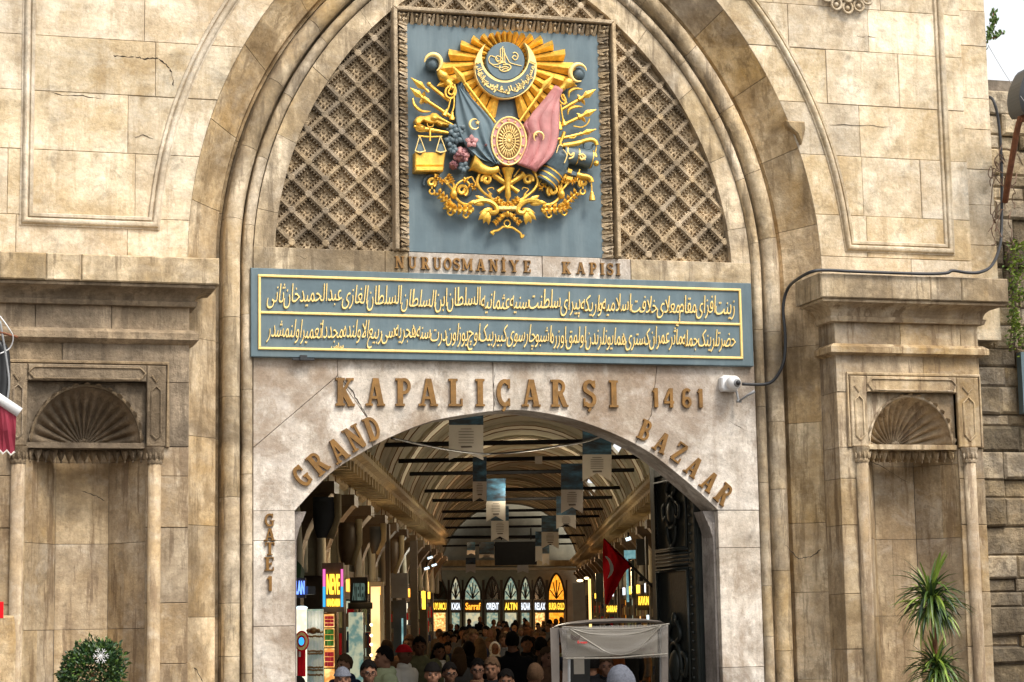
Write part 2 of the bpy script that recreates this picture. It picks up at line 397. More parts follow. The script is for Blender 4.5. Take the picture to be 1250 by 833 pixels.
block([(xe, zt), (XR, zt), (XR, ZSP)] + arcpart(xb_, XAR)[::-1] + [jD], 0, MY, MT['marble'], 'marble_block', .004)
for z0, z1 in ((2.88, ZSP), (2.05, 2.88), (1.0, 2.05), (0, 1.0)):
    block([(XL, z0), (XAL, z0), (XAL, z1), (XL, z1)], 0, MY, MT['marble'], 'marble_block', .004)
for z0, z1 in ((2.78, ZSP), (1.55, 2.78), (0.7, 1.55), (0, .7)):
    block([(XAR, z0), (XR, z0), (XR, z1), (XAR, z1)], 0, MY, MT['marble'], 'marble_block', .004)
# thin inner jamb order and little moulded corbels at the springing
for s, xj in ((-1, XAL), (1, XAR)):
    block([(xj, 0), (xj - s * .03, 0), (xj - s * .03, ZSP - .12), (xj, ZSP - .12)], .08, .41, MT['jamb'], 'jamb_strip', .004)
    m2 = MB()
    for k, (w_, z_, h_) in enumerate(((.13, .0, .05), (.11, -.05, .05), (.085, -.10, .06), (.06, -.16, .08), (.04, -.24, .06))):
        m2.prism([(xj - s * .0, ZSP + z_), (xj - s * w_, ZSP + z_), (xj - s * (w_ - .02), ZSP + z_ - h_), (xj, ZSP + z_ - h_)], .10 - k * .004, .36 + k * .004)
    m2.build('corbel', MT['jamb'], gate)
# wall above the marble, behind the inscription, and the ledge under the lattice
m2 = MB(); m2.box((0, .30, 5.2), (5.3, .2, .72)); m2.build('mortar_core', MT['mortar'], gate)
zl0, zl1 = 4.86, P(610, 311, 0).z
cuts = [XL, q(470, 320)[0], q(499, 320)[0], q(662, 325)[0], q(733, 325)[0], q(770, 325)[0], XR]
for i, (a, b) in enumerate(zip(cuts, cuts[1:])):
    block([(a, zl0), (b, zl0), (b, zl1), (a, zl1)], 0, .22, MT['marble'] if 1 < i < 5 else MT['roll'], 'ledge_stone', .005)
# lattice: ground slab, bars with cusps, bosses
YL = .06
m2 = MB()
pol = [(-2.55, zl1 - .05)] + [(-arcx(z, 2.55), z) for z in [5.7 + k * .15 for k in range(20)] if arcx(z, 2.55) > .05]
pol += [(0, 8.7)] + [(-x, z) for x, z in pol[::-1]]
m2.prism(pol, YL + .055, .30); m2.build('lattice_ground', MT['lback'], gate)
EX0, EX1 = -1.235, 1.18                          # carved frame outer edges
EZ1 = P(612, 17.5, -.03).z
def bar_mesh(sg):
    m3 = MB(); L = .24; w_ = .026
    m_ = Matrix.Rotation(-sg * rad(44), 3, 'Y')
    m3.box((0, .05, 0), (L, .115, w_ * 1.75), m=m_)
    m3.box((0, -.012, 0), (L, .02, w_ * .8), m=m_)
    for u in (-.07, -.035, 0, .035, .07):
        hgt = .032 if abs(u) < .06 else .020
        for e in (-1, 1):
            c = m_ @ Vector((u, .045, e * (w_ * .85 + hgt * .5)))
            tip = m_ @ Vector((u, .0, e * (w_ * .85 + hgt * .9)))
            a_ = [m_ @ Vector((u + du, yy, e * w_ * .6)) for du in (-.011, .011) for yy in (-.004, .08)]
            m3.add(a_ + [tip, tip + Vector((0, .05, 0))], [(0, 2, 4), (0, 4, 5, 1), (2, 3, 5, 4), (1, 5, 3)])
    return m3.mesh('lattice_bar', MT['lattice'])
bm_ = {1: bar_mesh(1), -1: bar_mesh(-1)}
m3 = MB()
for k in range(1):
    pol = [(.04 * cos(rad(a)), .04 * sin(rad(a))) for a in range(0, 360, 45)]
    m3.prism(pol, -.028, .08, .008)
boss = m3.mesh('lattice_boss', MT['lattice'])
# eye holes / leaf lumps in each cell
m3 = MB()
for sx in (-1, 1):
    m3.ball((sx * .058, .055, 0), (.022, .035, .014), 6, 5); m3.ball((0, .055, sx * .058), (.014, .035, .022), 6, 5)
    for sz in (-1, 1): m3.ball((sx * .034, .06, sz * .030), (.013, .03, .013), 5, 4)
m3.ball((0, .06, 0), (.022, .02, .022), 6, 5)
leafm = m3.mesh('lattice_leaf', MT['lattice'])
NX, NZ = P(416.7, 142, YL), P(437.3, 162, YL)
dx, dz = .1725, .1665
n0 = P(416.8, 161.2, YL)                         # a measured node
cells = []; bars = []; bosses = []
for i in range(-30, 30):
    for j in range(-20, 30):
        if (i + j) % 2: continue
        for base_x, side in ((n0.x, -1),):
            x, z = n0.x + i * dx, n0.z + j * dz
            def inside(x, z, mrg=0.06):
                if z < zl1 + .0 - mrg or abs(x) > arcx(z, 2.45) + mrg: return False
                if EX0 + .03 < x < EX1 - .03 and z < EZ1 - .03: return False
                if z > 8.75: return False
                return True
            if inside(x, z): bosses.append((x, z))
            for sg in (1, -1):
                mx, mz = x + sg * dx / 2, z + dz / 2
                if inside(mx, mz, .08): bars.append((mx, mz, sg))
            if inside(x + dx, z, .0): cells.append((x + dx, z))
bars.sort(key=lambda b: b[1]); extra = MB()
for n, (x, z, sg) in enumerate(bars):
    if n < 298: place(bm_[sg], 'lattice_bar', gate, Matrix.Translation((x, YL, z)))
    else: extra.add([(v.co.x + x, v.co.y + YL, v.co.z + z) for v in bm_[sg].vertices], [tuple(p_.vertices) for p_ in bm_[sg].polygons])
if extra.v: tag(extra.build('lattice_bars', MT['lattice'], gate), kind='stuff')
for x, z in bosses: place(boss, 'lattice_boss', gate, Matrix.Translation((x, YL, z)))
mm = MB()
for x, z in cells: mm.add([(v.co.x + x, v.co.y + YL, v.co.z + z) for v in leafm.vertices], [tuple(p_.vertices) for p_ in leafm.polygons])
tag(mm.build('lattice_leaves', MT['lattice'], gate), kind='stuff')
# carved frame round the coat of arms
BX0, BX1 = -1.055, .985; BZ0, BZ1 = zl1, P(612, 38.5, 0).z
fr = [((EX0, zl1), (EX0 + .045, zl1), (EX0 + .045, EZ1 - .045), (EX0, EZ1)),
      ((EX1 - .045, zl1), (EX1, zl1), (EX1, EZ1), (EX1 - .045, EZ1 - .045)),
      ((EX0, EZ1), (EX0 + .045, EZ1 - .045), (EX1 - .045, EZ1 - .045), (EX1, EZ1))]
for f_ in fr: block(list(f_), -.10, .25, MT['lattice'], 'frame_fillet', .008)
m2 = MB(); m2.box(((EX0 + EX1) / 2, .14, (zl1 + EZ1) / 2), (EX1 - EX0 - .02, .12, EZ1 - zl1 - .02)); m2.build('frame_ground', MT['lback'], gate)
def leaf_unit():
    m3 = MB(); W_ = .122; D = .105               # unit: a cupped leaf between two ribs, opens towards the board
    for s_ in (-1, 1):
        m3.add([(s_ * W_ * .48, -.06, D), (s_ * W_ * .36, -.075, D), (s_ * W_ * .10, -.01, D * .1), (s_ * W_ * .20, .0, 0), (s_ * W_ * .48, .0, 0), (s_ * W_ * .5, .07, D), (s_ * W_ * .5, .07, 0)],
               [(0, 1, 2, 3, 4), (0, 4, 6, 5), (1, 5, 6, 2) if False else (1, 0, 5)])
        m3.add([(s_ * W_ * .34, -.03, D * .95), (s_ * W_ * .08, -.055, D * .85), (0, -.02, D * .2), (s_ * W_ * .2, .02, D * .3)], [(0, 1, 2, 3)])
    m3.ball((0, -.03, D * .35), (W_ * .12, .03, D * .3), 6, 5)
    m3.ball((0, -.05, D * .85), (W_ * .17, .025, D * .13), 6, 5)
    m3.box((0, .03, D * 1.02), (W_, .10, .012))
    return m3.mesh('frame_leaf', MT['lattice'])
lu = leaf_unit()
nside = int((EZ1 - .15 - zl1) / .118)
for k in range(nside):
    z = zl1 + .06 + k * (EZ1 - .18 - zl1) / (nside - 1)
    place(lu, 'frame_leaf', gate, Matrix.Translation((BX0 - .012, 0, z)) @ Matrix.Rotation(rad(-90), 4, 'Y'))
    place(lu, 'frame_leaf', gate, Matrix.Translation((BX1 + .012, 0, z)) @ Matrix.Rotation(rad(90), 4, 'Y'))
ntop = 17
for k in range(ntop):
    place(lu, 'frame_leaf', gate, Matrix.Translation((EX0 + .12 + (EX1 - EX0 - .24) * k / (ntop - 1), 0, BZ1 + .012)))
# panels on the upper wall: raised double moulding
def sweep2(path, prof, y, mat, name, parent=gate, closed=False):
    # path in (x,z), prof list of (offset to the left of travel, y offset)
    rows = []; n = len(path)
    for i, p_ in enumerate(path):
        a = Vector(path[i - 1]) if (i > 0 or closed) else Vector(p_); c = Vector(path[(i + 1) % n]) if (i < n - 1 or closed) else Vector(p_); b = Vector(p_)
        e1 = (b - a) if (b - a).length > 1e-6 else (c - b); e2 = (c - b) if (c - b).length > 1e-6 else e1
        e1 = e1.normalized(); e2 = e2.normalized(); n1 = Vector((-e1.y, e1.x)); n2 = Vector((-e2.y, e2.x)); m_ = (n1 + n2).normalized(); k = 1 / max(.35, m_.dot(n1))
        rows.append([(b.x + m_.x * k * o, y + yo, b.y + m_.y * k * o) for o, yo in prof])
    if closed: rows.append(rows[0])
    mb_ = MB(); mb_.grid(rows, closed=True)
    o = mb_.build(name, mat, parent, fix=True)
    for pl in o.data.polygons: pl.use_smooth = True
    o.data.set_sharp_from_angle(angle=rad(35)); return o
pprof = [(0, .05), (0, -.012), (.012, -.014)] + [(.045 + .030 * cos(rad(a)), -.012 - .034 * sin(rad(a))) for a in (180, 150, 120, 90, 60, 30, 0)] + \
        [(.082, .0), (.09, -.022), (.115, -.024), (.124, -.008), (.124, .05)]
for s in (-1, 1):
    xin, xout, zb = (PXZ(195, 275, YW)[0], PXZ(24, 260, YW)[0], PXZ(110, 278, YW)[1]) if s < 0 else (PXZ(1031, 290, YW)[0], PXZ(1165, 300, YW)[0], PXZ(1098, 310, YW)[1])
    h = abs(xin)
    arc = [(s * arcx(z, h), z) for z in [ARC_Z + k * .16 for k in range(27)] if zb + .12 < z < 9.7]
    path = [(s * abs(xout), 9.7), (s * abs(xout), zb), (s * h, zb)] + arc
    if s > 0: path = path[::-1]
    sweep2(path, pprof if True else pprof, YW, MT['wall'], 'panel_moulding')
# rosette on the right panel
rc = P(1032, -22, YW - .02); m2 = MB()
for rr_, n_, pr, yy in ((.30, 14, .062, -.05), (.19, 10, .05, -.07)):
    for k in range(n_):
        a = 2 * pi * (k + .5) / n_; c = Vector((rc.x + rr_ * cos(a), YW, rc.z + rr_ * sin(a)))
        ur = Vector((cos(a), 0, sin(a))); ut = Vector((-sin(a), 0, cos(a)))
        loop = [c + ur * pr * 1.0 * cos(t_) + ut * pr * .9 * sin(t_) + Vector((0, yy, 0)) for t_ in [2 * pi * j / 14 for j in range(15)]]
        m2.tube(loop, .016, 6, caps=False)
        m2.ball(c + Vector((0, yy * .7, 0)), (.03, .03, .03), 8, 6)
m2.ball((rc.x, YW - .05, rc.z), (.10, .06, .10), 12, 8)
m2.build('rosette', MT['wall'], gate, smooth=True)
# broken stub on the right reveal
m2 = MB()
pa = [P(950, 153, -.14), P(980, 150, -.30), P(982, 158, -.32), P(976, 178, -.29), P(966, 168, -.20), P(953, 160, -.14)]
m2.prism([(p_.x, p_.z) for p_ in pa], -.36, -.05, .015); m2.build('broken_stone', MT['roll'], gate)

# ---- pilasters with cornice and niche
def cornice(x0, x1, name, prof, mat, yb):       # prof: list (y, z) top to bottom of the front; returns on both ends
    m2 = MB(); rows = []
    for y_, z_ in prof:
        o = YP - y_
        rows.append([(x0 - o, yb, z_), (x0 - o, y_, z_), (x1 + o, y_, z_), (x1 + o, yb, z_)])
    m2.grid(rows); m2.f.append((0, 1, 2, 3)); n = len(m2.v); m2.f.append((n - 4, n - 3, n - 2, n - 1))
    return m2.build(name, mat, gate, fix=True)
for s in (-1, 1):
    if s < 0: X0, X1 = -5.55, -3.37; ref = 200
    else: X0, X1 = 3.30, PXZ(1203, 600, YP)[0]; ref = 1100
    if s < 0: ys = (313, 346, 367, 374, 403, 412, 422)
    else: ys = (336, 366, 387, 394, 421, 429, 436)
    zc0, zc1 = P(ref, ys[0], YC).z, P(ref, ys[1], YC).z
    zc2 = P(ref, ys[2], YP - .06).z; zc3 = P(ref, ys[3], YP - .05).z
    zs0, zs1, zs2 = P(ref, ys[4], YP - .04).z, P(ref, ys[5], YP - .08).z, P(ref, ys[6], YP).z
    zmid = (zc1 + zc2) / 2
    cuts_ = [X0, -4.72, -4.40, X1] if s < 0 else [X0, X0 + 1.0, X0 + 1.36, X1]
    for k in range(3):                           # top slabs of the cornice
        a, b = cuts_[k], cuts_[k + 1]
        if k == 0: a -= .25
        if k == 2: b += .25
        block([(a, zc1), (b, zc1), (b, zc0), (a, zc0)], YC, YW + .05, MT['roll' if s > 0 else 'roll'], 'cornice_slab', .012)
    cornice(X0, X1, 'cornice_moulding', [(YC + .03, zc1 - .003), (YC + .035, zc1 - .03)] + [(YC + .035 + .17 * sin(rad(a)), zc1 - .03 - (zc1 - .03 - zc2) * (1 - cos(rad(a)))) for a in (15, 30, 45, 60, 75, 90)] + [(YP - .07, zc2 - .01), (YP - .055, zc3), (YP + .02, zc3 - .004)], MT['dark'] if s < 0 else MT['pil'], YW)  # left cove: darker sooty stone, its tone also paints in shade under the slab
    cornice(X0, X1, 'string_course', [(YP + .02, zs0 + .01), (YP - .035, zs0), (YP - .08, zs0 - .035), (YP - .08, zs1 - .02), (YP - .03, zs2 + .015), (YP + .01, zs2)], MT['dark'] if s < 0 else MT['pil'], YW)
    # niche measures
    if s < 0:
        nx0, nx1 = PXZ(32, 560, YP)[0], PXZ(178, 560, YP)[0]
        fz1, fz0 = P(ref, 447, YP).z, P(ref, 546, YP).z
        nzt = P(105, 466, YP).z; fx0, fx1 = PXZ(10, 500, YP)[0], PXZ(202, 500, YP)[0]
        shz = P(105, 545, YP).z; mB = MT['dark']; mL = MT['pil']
    else:
        nx0, nx1 = PXZ(1060, 560, YP)[0], PXZ(1170, 560, YP)[0]
        fz1, fz0 = P(ref, 460, YP).z, P(ref, 546, YP).z
        nzt = P(1115, 480, YP).z; fx0, fx1 = PXZ(1037, 500, YP)[0], PXZ(1194, 500, YP)[0]
        shz = P(1115, 547, YP).z; mB = MT['pil']; mL = MT['pil']
    ncx = (nx0 + nx1) / 2; nr = (nx1 - nx0) / 2
    # blocks: frieze, band above niche, sides
    for (za, zb_) in ((zs1 - .0, zc3),):
        c_ = [X0, X0 + .75, X0 + 1.45, X1]
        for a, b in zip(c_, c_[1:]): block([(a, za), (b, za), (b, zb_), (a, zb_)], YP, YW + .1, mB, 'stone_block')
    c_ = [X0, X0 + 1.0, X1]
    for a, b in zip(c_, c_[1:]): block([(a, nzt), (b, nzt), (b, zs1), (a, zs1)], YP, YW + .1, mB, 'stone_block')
    zr = [0, .62, 1.25, 1.72, 2.28, 2.98, 3.46, shz, nzt]
    for za, zb_ in zip(zr, zr[1:]):
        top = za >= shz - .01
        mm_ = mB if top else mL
        block([(X0, za), (nx0, za), (nx0, zb_), (X0, zb_)], YP, YW + .3, mm_, 'stone_block')
        block([(nx1, za), (X1, za), (X1, zb_), (nx1, zb_)], YP, YW + .3, mm_, 'stone_block')
    # niche body: half hexagon of courses
    dp = .48; hx = [(nx0, YP + .02), (nx0 + nr * .55, YP + dp), (nx1 - nr * .55, YP + dp), (nx1, YP + .02)]
    zr = [0, .62, 1.3, 2.05, 2.85, 3.62, shz + .02]
    for za, zb_ in zip(zr, zr[1:]):
        for k in range(3):
            (xa_, ya_), (xb2, yb2) = hx[k], hx[k + 1]
            sp = [0, 1] if R.random() < .4 else [0, R.uniform(.35, .65), 1]
            for u0_, u1_ in zip(sp, sp[1:]):
                a = Vector((xa_ + (xb2 - xa_) * u0_, ya_ + (yb2 - ya_) * u0_)); b = Vector((xa_ + (xb2 - xa_) * u1_, ya_ + (yb2 - ya_) * u1_))
                d_ = (b - a).normalized(); nrm = Vector((-d_.y, d_.x)); a = a + d_ * JG * .6; b = b - d_ * JG * .6; j = R.uniform(0, .005)
                a1 = a + nrm * j; b1 = b + nrm * j; m2 = MB()
                vs = [(a1.x, a1.y, za + JG), (b1.x, b1.y, za + JG), (b1.x, b1.y, zb_ - JG), (a1.x, a1.y, zb_ - JG)]
                vs += [(v_[0] + nrm.x * .12, v_[1] + nrm.y * .12, v_[2]) for v_ in vs]
                m2.add(vs, [(0, 1, 2, 3), (7, 6, 5, 4), (0, 4, 5, 1), (1, 5, 6, 2), (2, 6, 7, 3), (3, 7, 4, 0)])
                m2.build('niche_stone', mL, gate)
    m2 = MB(); m2.prism([(X0 + .01, 0), (X1 - .01, 0), (X1 - .01, nzt), (X0 + .01, nzt)], YP + dp + .012, YW + .3); 
    m2.build('mortar_core', MT['mortar'], gate)
    # scallop shell: fluted half dome
    NF = 15; rx = nr * .93; rz_ = (nzt - shz) * .90; rows = []
    for i in range(15):
        rho = .10 + .90 * i / 14; row = []
        for k in range(NF * 8 + 1):
            u = k / (NF * 8); th = pi * u; ph = (u * NF) % 1.0
            lobe = abs(sin(pi * u * NF)); grv = (1 - lobe) ** 2
            rr = rho * (1 + (.07 * (lobe ** .7) - .03) * rho ** 3)
            yy = YP + .03 + (dp - .04) * math.sqrt(max(0, 1 - min(1, rho) ** 2)) - .12 * rho * (lobe ** .8 - .2) + (.05 if i == 14 else 0)
            row.append((ncx + rx * rr * -cos(th), yy, shz + .03 + rz_ * rr * sin(th)))
        rows.append(row)
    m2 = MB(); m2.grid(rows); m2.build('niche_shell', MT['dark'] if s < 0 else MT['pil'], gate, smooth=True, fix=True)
    pol = [(ncx - nr, shz)] + [(ncx - nr, nzt), (ncx + nr, nzt), (ncx + nr, shz)] + [(ncx + rx * .99 * cos(pi * k / 40), shz + .03 + rz_ * .99 * sin(pi * k / 40)) for k in range(41)]
    m2 = MB(); m2.prism(pol, YP + .05, YP + .2); m2.build('niche_spandrel', mB, gate)
    rim = [(ncx + rx * 1.0 * -cos(pi * k / 30), YP + .045, shz + .03 + rz_ * 1.0 * sin(pi * k / 30)) for k in range(31)]
    m2 = MB(); m2.tube(rim, .018, 6); m2.build('shell_rim', mB, gate, smooth=True)
    m2 = MB(); fc = Vector((ncx, YP + dp - .05, shz + .05))
    for k in range(8): a = 2 * pi * k / 8; m2.ball(fc + Vector((.04 * cos(a), -.02, .04 * sin(a))), (.024, .03, .024), 7, 5)
    m2.ball(fc + Vector((0, -.04, 0)), (.025, .03, .025), 8, 6); m2.build('shell_flower', mB, gate, smooth=True)
    # pendant band below the shell
    bz1, bz0 = shz + .035, shz - .14
    m2 = MB(); m2.box((ncx, YP + .16, bz1 - .025), (nr * 2, .30, .05)); m2.build('niche_band', mB, gate)
    npd = 15 if s < 0 else 14
    m3 = MB(); pw = nr * 2 / npd
    m3.prism([(-pw * .5, 0), (pw * .5, 0), (pw * .5, -.03), (pw * .22, -.085), (0, -.115), (-pw * .22, -.085), (-pw * .5, -.03)], -.02, .10, .01)
    m3.prism([(-pw * .25, -.02), (pw * .25, -.02), (pw * .12, -.08), (0, -.10), (-pw * .12, -.08)], -.04, -.015, .008)
    m3.ball((0, .0, -.118), (.012, .016, .014), 6, 5)
    pend = m3.mesh('pendant', mB)
    for k in range(npd):
        u = (k + .5) / npd; yy = YP + .06 + .14 * sin(pi * u)
        place(pend, 'pendant', gate, Matrix.Translation((nx0 + 2 * nr * u, yy, bz1 - .05)))
    # frame round the niche head with sunk lancets
    fy = YP - .035; ft = fz1; fw = min(nx0 - fx0, fx1 - nx1)
    for (a, b) in ((fx0, nx0), (nx1, fx1)):
        block([(a, fz0), (b, fz0), (b, ft), (a, ft)], fy, YP + .05, mB, 'niche_frame', .008, dy=0)
        cx_ = (a + b) / 2; wv = (b - a) * .24
        for (z0_, z1_) in ((fz0 + .07, nzt - .04), (nzt + .0, ft - .035)):
            lanc = [(cx_ - wv, z0_ + wv), (cx_, z0_), (cx_ + wv, z0_ + wv), (cx_ + wv, z1_ - wv), (cx_, z1_), (cx_ - wv, z1_ - wv)]
            if z1_ - z0_ < .2: lanc = [(cx_ - wv, (z0_ + z1_) / 2), (cx_, z0_), (cx_ + wv, (z0_ + z1_) / 2), (cx_, z1_)]
            mm2 = MB(); L_ = [(x_, fy - .004, z_) for x_, z_ in lanc]; mm2.tube(L_ + [L_[0], L_[1]], .011, 5); mm2.build('lancet_moulding', mB, gate)
    block([(nx0, nzt), (nx1, nzt), (nx1, ft), (nx0, ft)], fy, YP + .05, mB, 'niche_frame', .008, dy=0)
    L_ = [(x_, fy - .004, z_) for x_, z_ in ((nx0 + .06, nzt + .02), (nx1 - .06, nzt + .02), (nx1 - .01, (nzt + ft) / 2), (nx1 - .06, ft - .03), (nx0 + .06, ft - .03), (nx0 + .01, (nzt + ft) / 2))]
    mm2 = MB(); mm2.tube(L_ + [L_[0], L_[1]], .011, 5); mm2.build('lancet_moulding', mB, gate)
    mm2 = MB(); L_ = [(fx0 - .02, fy + .02, fz0), (fx0 - .02, fy + .02, ft + .02), (fx1 + .02, fy + .02, ft + .02), (fx1 + .02, fy + .02, fz0)]; mm2.tube(L_, .02, 6); mm2.build('frame_roll', mB, gate)
    # colonnettes with little capitals
    for cxn in ((fx0 + nx0) / 2 + .01, (fx1 + nx1) / 2 - .01):
        m2 = MB(); cy_ = YP - .015; r_ = .062
        zz = [0, .12, .16, .2, fz0 - .16]; m2.tube([(cxn, cy_, z_) for z_ in zz], [r_ * 1.4, r_ * 1.4, r_ * 1.1, r_, r_], 16)
        m2.build('colonnette', mL, gate, smooth=False).data.polygons.foreach_set('use_smooth', [True] * 64 + [False] * 2)
        m2 = MB(); m2.tube([(cxn, cy_, fz0 - .16), (cxn, cy_, fz0 - .14), (cxn, cy_, fz0 - .12), (cxn, cy_, fz0 - .02), (cxn, cy_, fz0 - .004)], [r_ * 1.15, r_ * 1.2, r_, r_ * 1.45, r_ * 1.5], 10)
        for k in range(5):
            a = pi + pi * (k + .5) / 5; m2.ball((cxn + r_ * 1.25 * cos(a), cy_ + r_ * 1.25 * sin(a), fz0 - .09), (.014, .014, .035), 6, 5)
        m2.build('capital', mB, gate)
# right-hand rubble wall next to the gate
nb = empty('rubble_wall', (0, 0, 0)); tag(nb, 'rough sandy rubble wall at the right end of the gateway below the creeper', 'wall')
xw0 = 5.3; zz = 0
m2 = MB(); m2.box((6.55, .25, 4.0), (2.45, .4, 8.0)); m2.build('mortar_core', MT['mortar'], nb)
while zz < 7.75:
    hh = R.uniform(.12, .34); x = PXZ(1205, 500, -.1)[0] - .05
    while x < 7.7:
        ww = R.uniform(.22, .5)
        block([(x, zz), (x + ww, zz + R.uniform(-.01, .01)), (x + ww, zz + hh), (x, zz + hh)], R.uniform(-.04, .03), .2, MT['rough'], 'rubble_stone', R.uniform(.015, .03), nb); x += ww
    zz += hh

# open cracks and spalled edges in the stone
def crack(pts, y, w_=.005):
    L_ = []
    for i in range(len(pts) - 1):
        (x0, y0), (x1, y1) = pts[i], pts[i + 1]; n = 5
        for k in range(n): L_.append((x0 + (x1 - x0) * k / n + R.uniform(-.8, .8), y0 + (y1 - y0) * k / n + R.uniform(-.8, .8)))
    L_.append(pts[-1]); m3 = MB(); n = len(L_)
    m3.tube([P(x, yy, y) for x, yy in L_], [w_ * (.35 + R.random()) * (1 if 0 < k < n - 1 else .2) for k in range(n)], 5)
    m3.build('crack', MT['crack'], gate)
for pts, y, w_ in (([(138, 68), (152, 70), (168, 70), (178, 72), (192, 71), (203, 79), (210, 88), (212, 106)], YW, .008), ([(62, 113), (80, 117), (100, 117), (125, 121)], YW, .004), ([(196, 71), (212, 66), (213, 84)], YW, .003),
                   ([(165, 168), (175, 165), (188, 170)], YW, .003), ([(415, 460), (430, 478), (440, 495), (449, 510)], 0, .004), ([(604, 448), (603, 470), (604, 500)], 0, .004), ([(880, 508), (900, 520), (915, 528)], 0, .003),
                   ([(958, 665), (975, 682), (990, 680), (1006, 668)], -.2, .005), ([(1032, 44), (1050, 45), (1070, 46)], YW, .004), ([(1010, 152), (1060, 153), (1090, 156)], YW, .003), ([(228, 810), (240, 818), (248, 833)], -.2, .005), ([(360, 312), (372, 316), (384, 310)], 0, .004),
                   ([(1058, 560), (1085, 575), (1110, 590)], YP + .2, .003), ([(100, 600), (118, 606), (128, 612)], YP + .3, .004)):
    crack(pts, y - .001, w_)
# spalled repair patches standing a few millimetres proud or sunk on the upper right panel
for (cx, cy, rx_, ry_) in ():
    pol = []
    for k in range(26):
        a = 2 * pi * k / 26; f_ = 1 + .28 * sin(3 * a + cx) + .14 * sin(7 * a + cy) + R.uniform(-.08, .08); pol.append(PXZ(cx + rx_ * f_ * cos(a), cy - ry_ * f_ * sin(a), YW))
    m3 = MB(); m3.prism(pol[::-1], YW - .0075 - R.uniform(0, .002), YW + .02, .003); m3.build('plaster_patch', MT['patch'] if cx > 500 else MT['wall'], gate, fix=True)
# ------------------------------------------------------------------ coat of arms (survey coordinates of the relief: 1 px = 1/4.1667 photo px)
def E(x, y, d=0.0):                              # a point of the relief d metres in front of its board
    return P(470 + x / 4.1667, y / 4.1667, -d)
def Er(n): return n / 4.1667 * .00825            # a length
arms = empty('coat_of_arms', (0, 0, zl1))
arms.matrix_world = Matrix.Translation((0, 0, zl1)); AI = Matrix.Translation((0, 0, -zl1))
tag(arms, 'gilded relief coat of arms with sunburst, flags and weapons on its slate blue board', 'coat of arms')
def part(mb_, name, mat, smooth=True, parent=None, fix=True):
    o = mb_.build(name, MT[mat] if isinstance(mat, str) else mat, None, smooth=smooth, fix=fix)
    o.data.transform(AI); o.parent = arms if parent is None else parent
    if smooth: o.data.set_sharp_from_angle(angle=rad(50))
    return o
m2 = MB(); m2.prism([(BX0 - .03, BZ0 + .002), (BX1 + .03, BZ0 + .002), (BX1 + .03, BZ1 + .03), (BX0 - .03, BZ1 + .03)], 0.0, .07); part(m2, 'backboard', 'teal', False)
# folded sun rays
RC = (620, 310)
def raylen(a):                                   # a: degrees from straight up
    T_ = [(0, 152), (15, 156), (30, 163), (45, 190), (62, 235), (76, 285), (90, 345), (104, 372), (118, 330), (135, 330), (150, 350), (165, 318), (180, 300)]
    for (a0, l0), (a1, l1) in zip(T_, T_[1:]):
        if a0 <= a <= a1: return l0 + (l1 - l0) * (a - a0) / (a1 - a0)
NR = 44
for s in (-1, 1):
    k = 0; a = 0.0
    while a < 165:
        da = 13.0; a1 = a + da; L0, L1 = raylen(a), raylen(min(180, a1)); Lm = (L0 + L1) / 2
        def rp(an, r_, d): return E(RC[0] + s * r_ * sin(rad(an)), RC[1] - r_ * cos(rad(an)), d)
        m2 = MB(); e = .5; r0_ = 92
        vs = [rp(a + e, r0_, .0), rp(a + e, r0_, .035), rp(a + da * .5, r0_, .06), rp(a1 - e, r0_, .035), rp(a1 - e, r0_, 0),
              rp(a + e, Lm * .94, .0), rp(a + e, Lm * .94, .055), rp(a + da * .45, L0 * 1.02, .125), rp(a1 - e, Lm * .90, .05), rp(a1 - e, Lm * .90, 0)]
        m2.add(vs, [(0, 1, 6, 5), (1, 2, 7, 6), (2, 3, 8, 7), (3, 4, 9, 8), (5, 6, 7, 8, 9), (4, 3, 2, 1, 0)])
        part(m2, 'ray', 'gold', False); a = a1
# medallion disc and the great crescent with script
def disc(cx, cy, r_, d, n=48, ry=None, dome=.0):
    ry = ry or r_; return [tuple(E(cx + r_ * cos(2 * pi * k / n), cy - ry * sin(2 * pi * k / n), d).xz) for k in range(n)]
m2 = MB(); m2.prism(disc(612, 312, 98, .13), -.135, 0, .008); dsc = part(m2, 'medallion', 'teal', False)
def crescent_poly(c1, r1, c2, r2, d, n=40, a0=None):
    # c1 outer, c2 inner centre (above); returns polygon of the crescent
    D = math.hypot(c2[0] - c1[0], c2[1] - c1[1]); ang = math.atan2(-(c2[1] - c1[1]), c2[0] - c1[0])
    x = (D * D + r1 * r1 - r2 * r2) / (2 * D); al = math.acos(max(-1, min(1, x / r1))); be = math.acos(max(-1, min(1, (x - D) / r2)))
    o = [(c1[0] + r1 * cos(ang + al + (2 * pi - 2 * al) * k / n), c1[1] - r1 * sin(ang + al + (2 * pi - 2 * al) * k / n)) for k in range(n + 1)]
    i = [(c2[0] + r2 * cos(ang - be - (2 * pi - 2 * be) * k / n), c2[1] - r2 * sin(ang - be - (2 * pi - 2 * be) * k / n)) for k in range(1, n)]
    return [tuple(E(u, v_, d).xz) for u, v_ in o + i]
m2 = MB(); m2.prism(crescent_poly((612, 346), 158, (610, 290), 119, .11, 44), -.125, -.06); part(m2, 'crescent', 'goldl', False)
# lower belly of the crescent, painted and inscribed
def belly():
    o = []; n = 30
    for k in range(n + 1):
        a = rad(172 + (368 - 172) * k / n); o.append((612 + 151 * cos(a), 348 - 151 * sin(a)))
    for k in range(n + 1):
        a = rad(350 + (190 - 350) * k / n); o.append((610 + 124 * cos(a), 296 - 124 * sin(a)))
    return [tuple(E(u, v_, .13).xz) for u, v_ in o]
m2 = MB(); m2.prism(belly(), -.132, -.10, .006); part(m2, 'crescent_field', 'teal2', False)
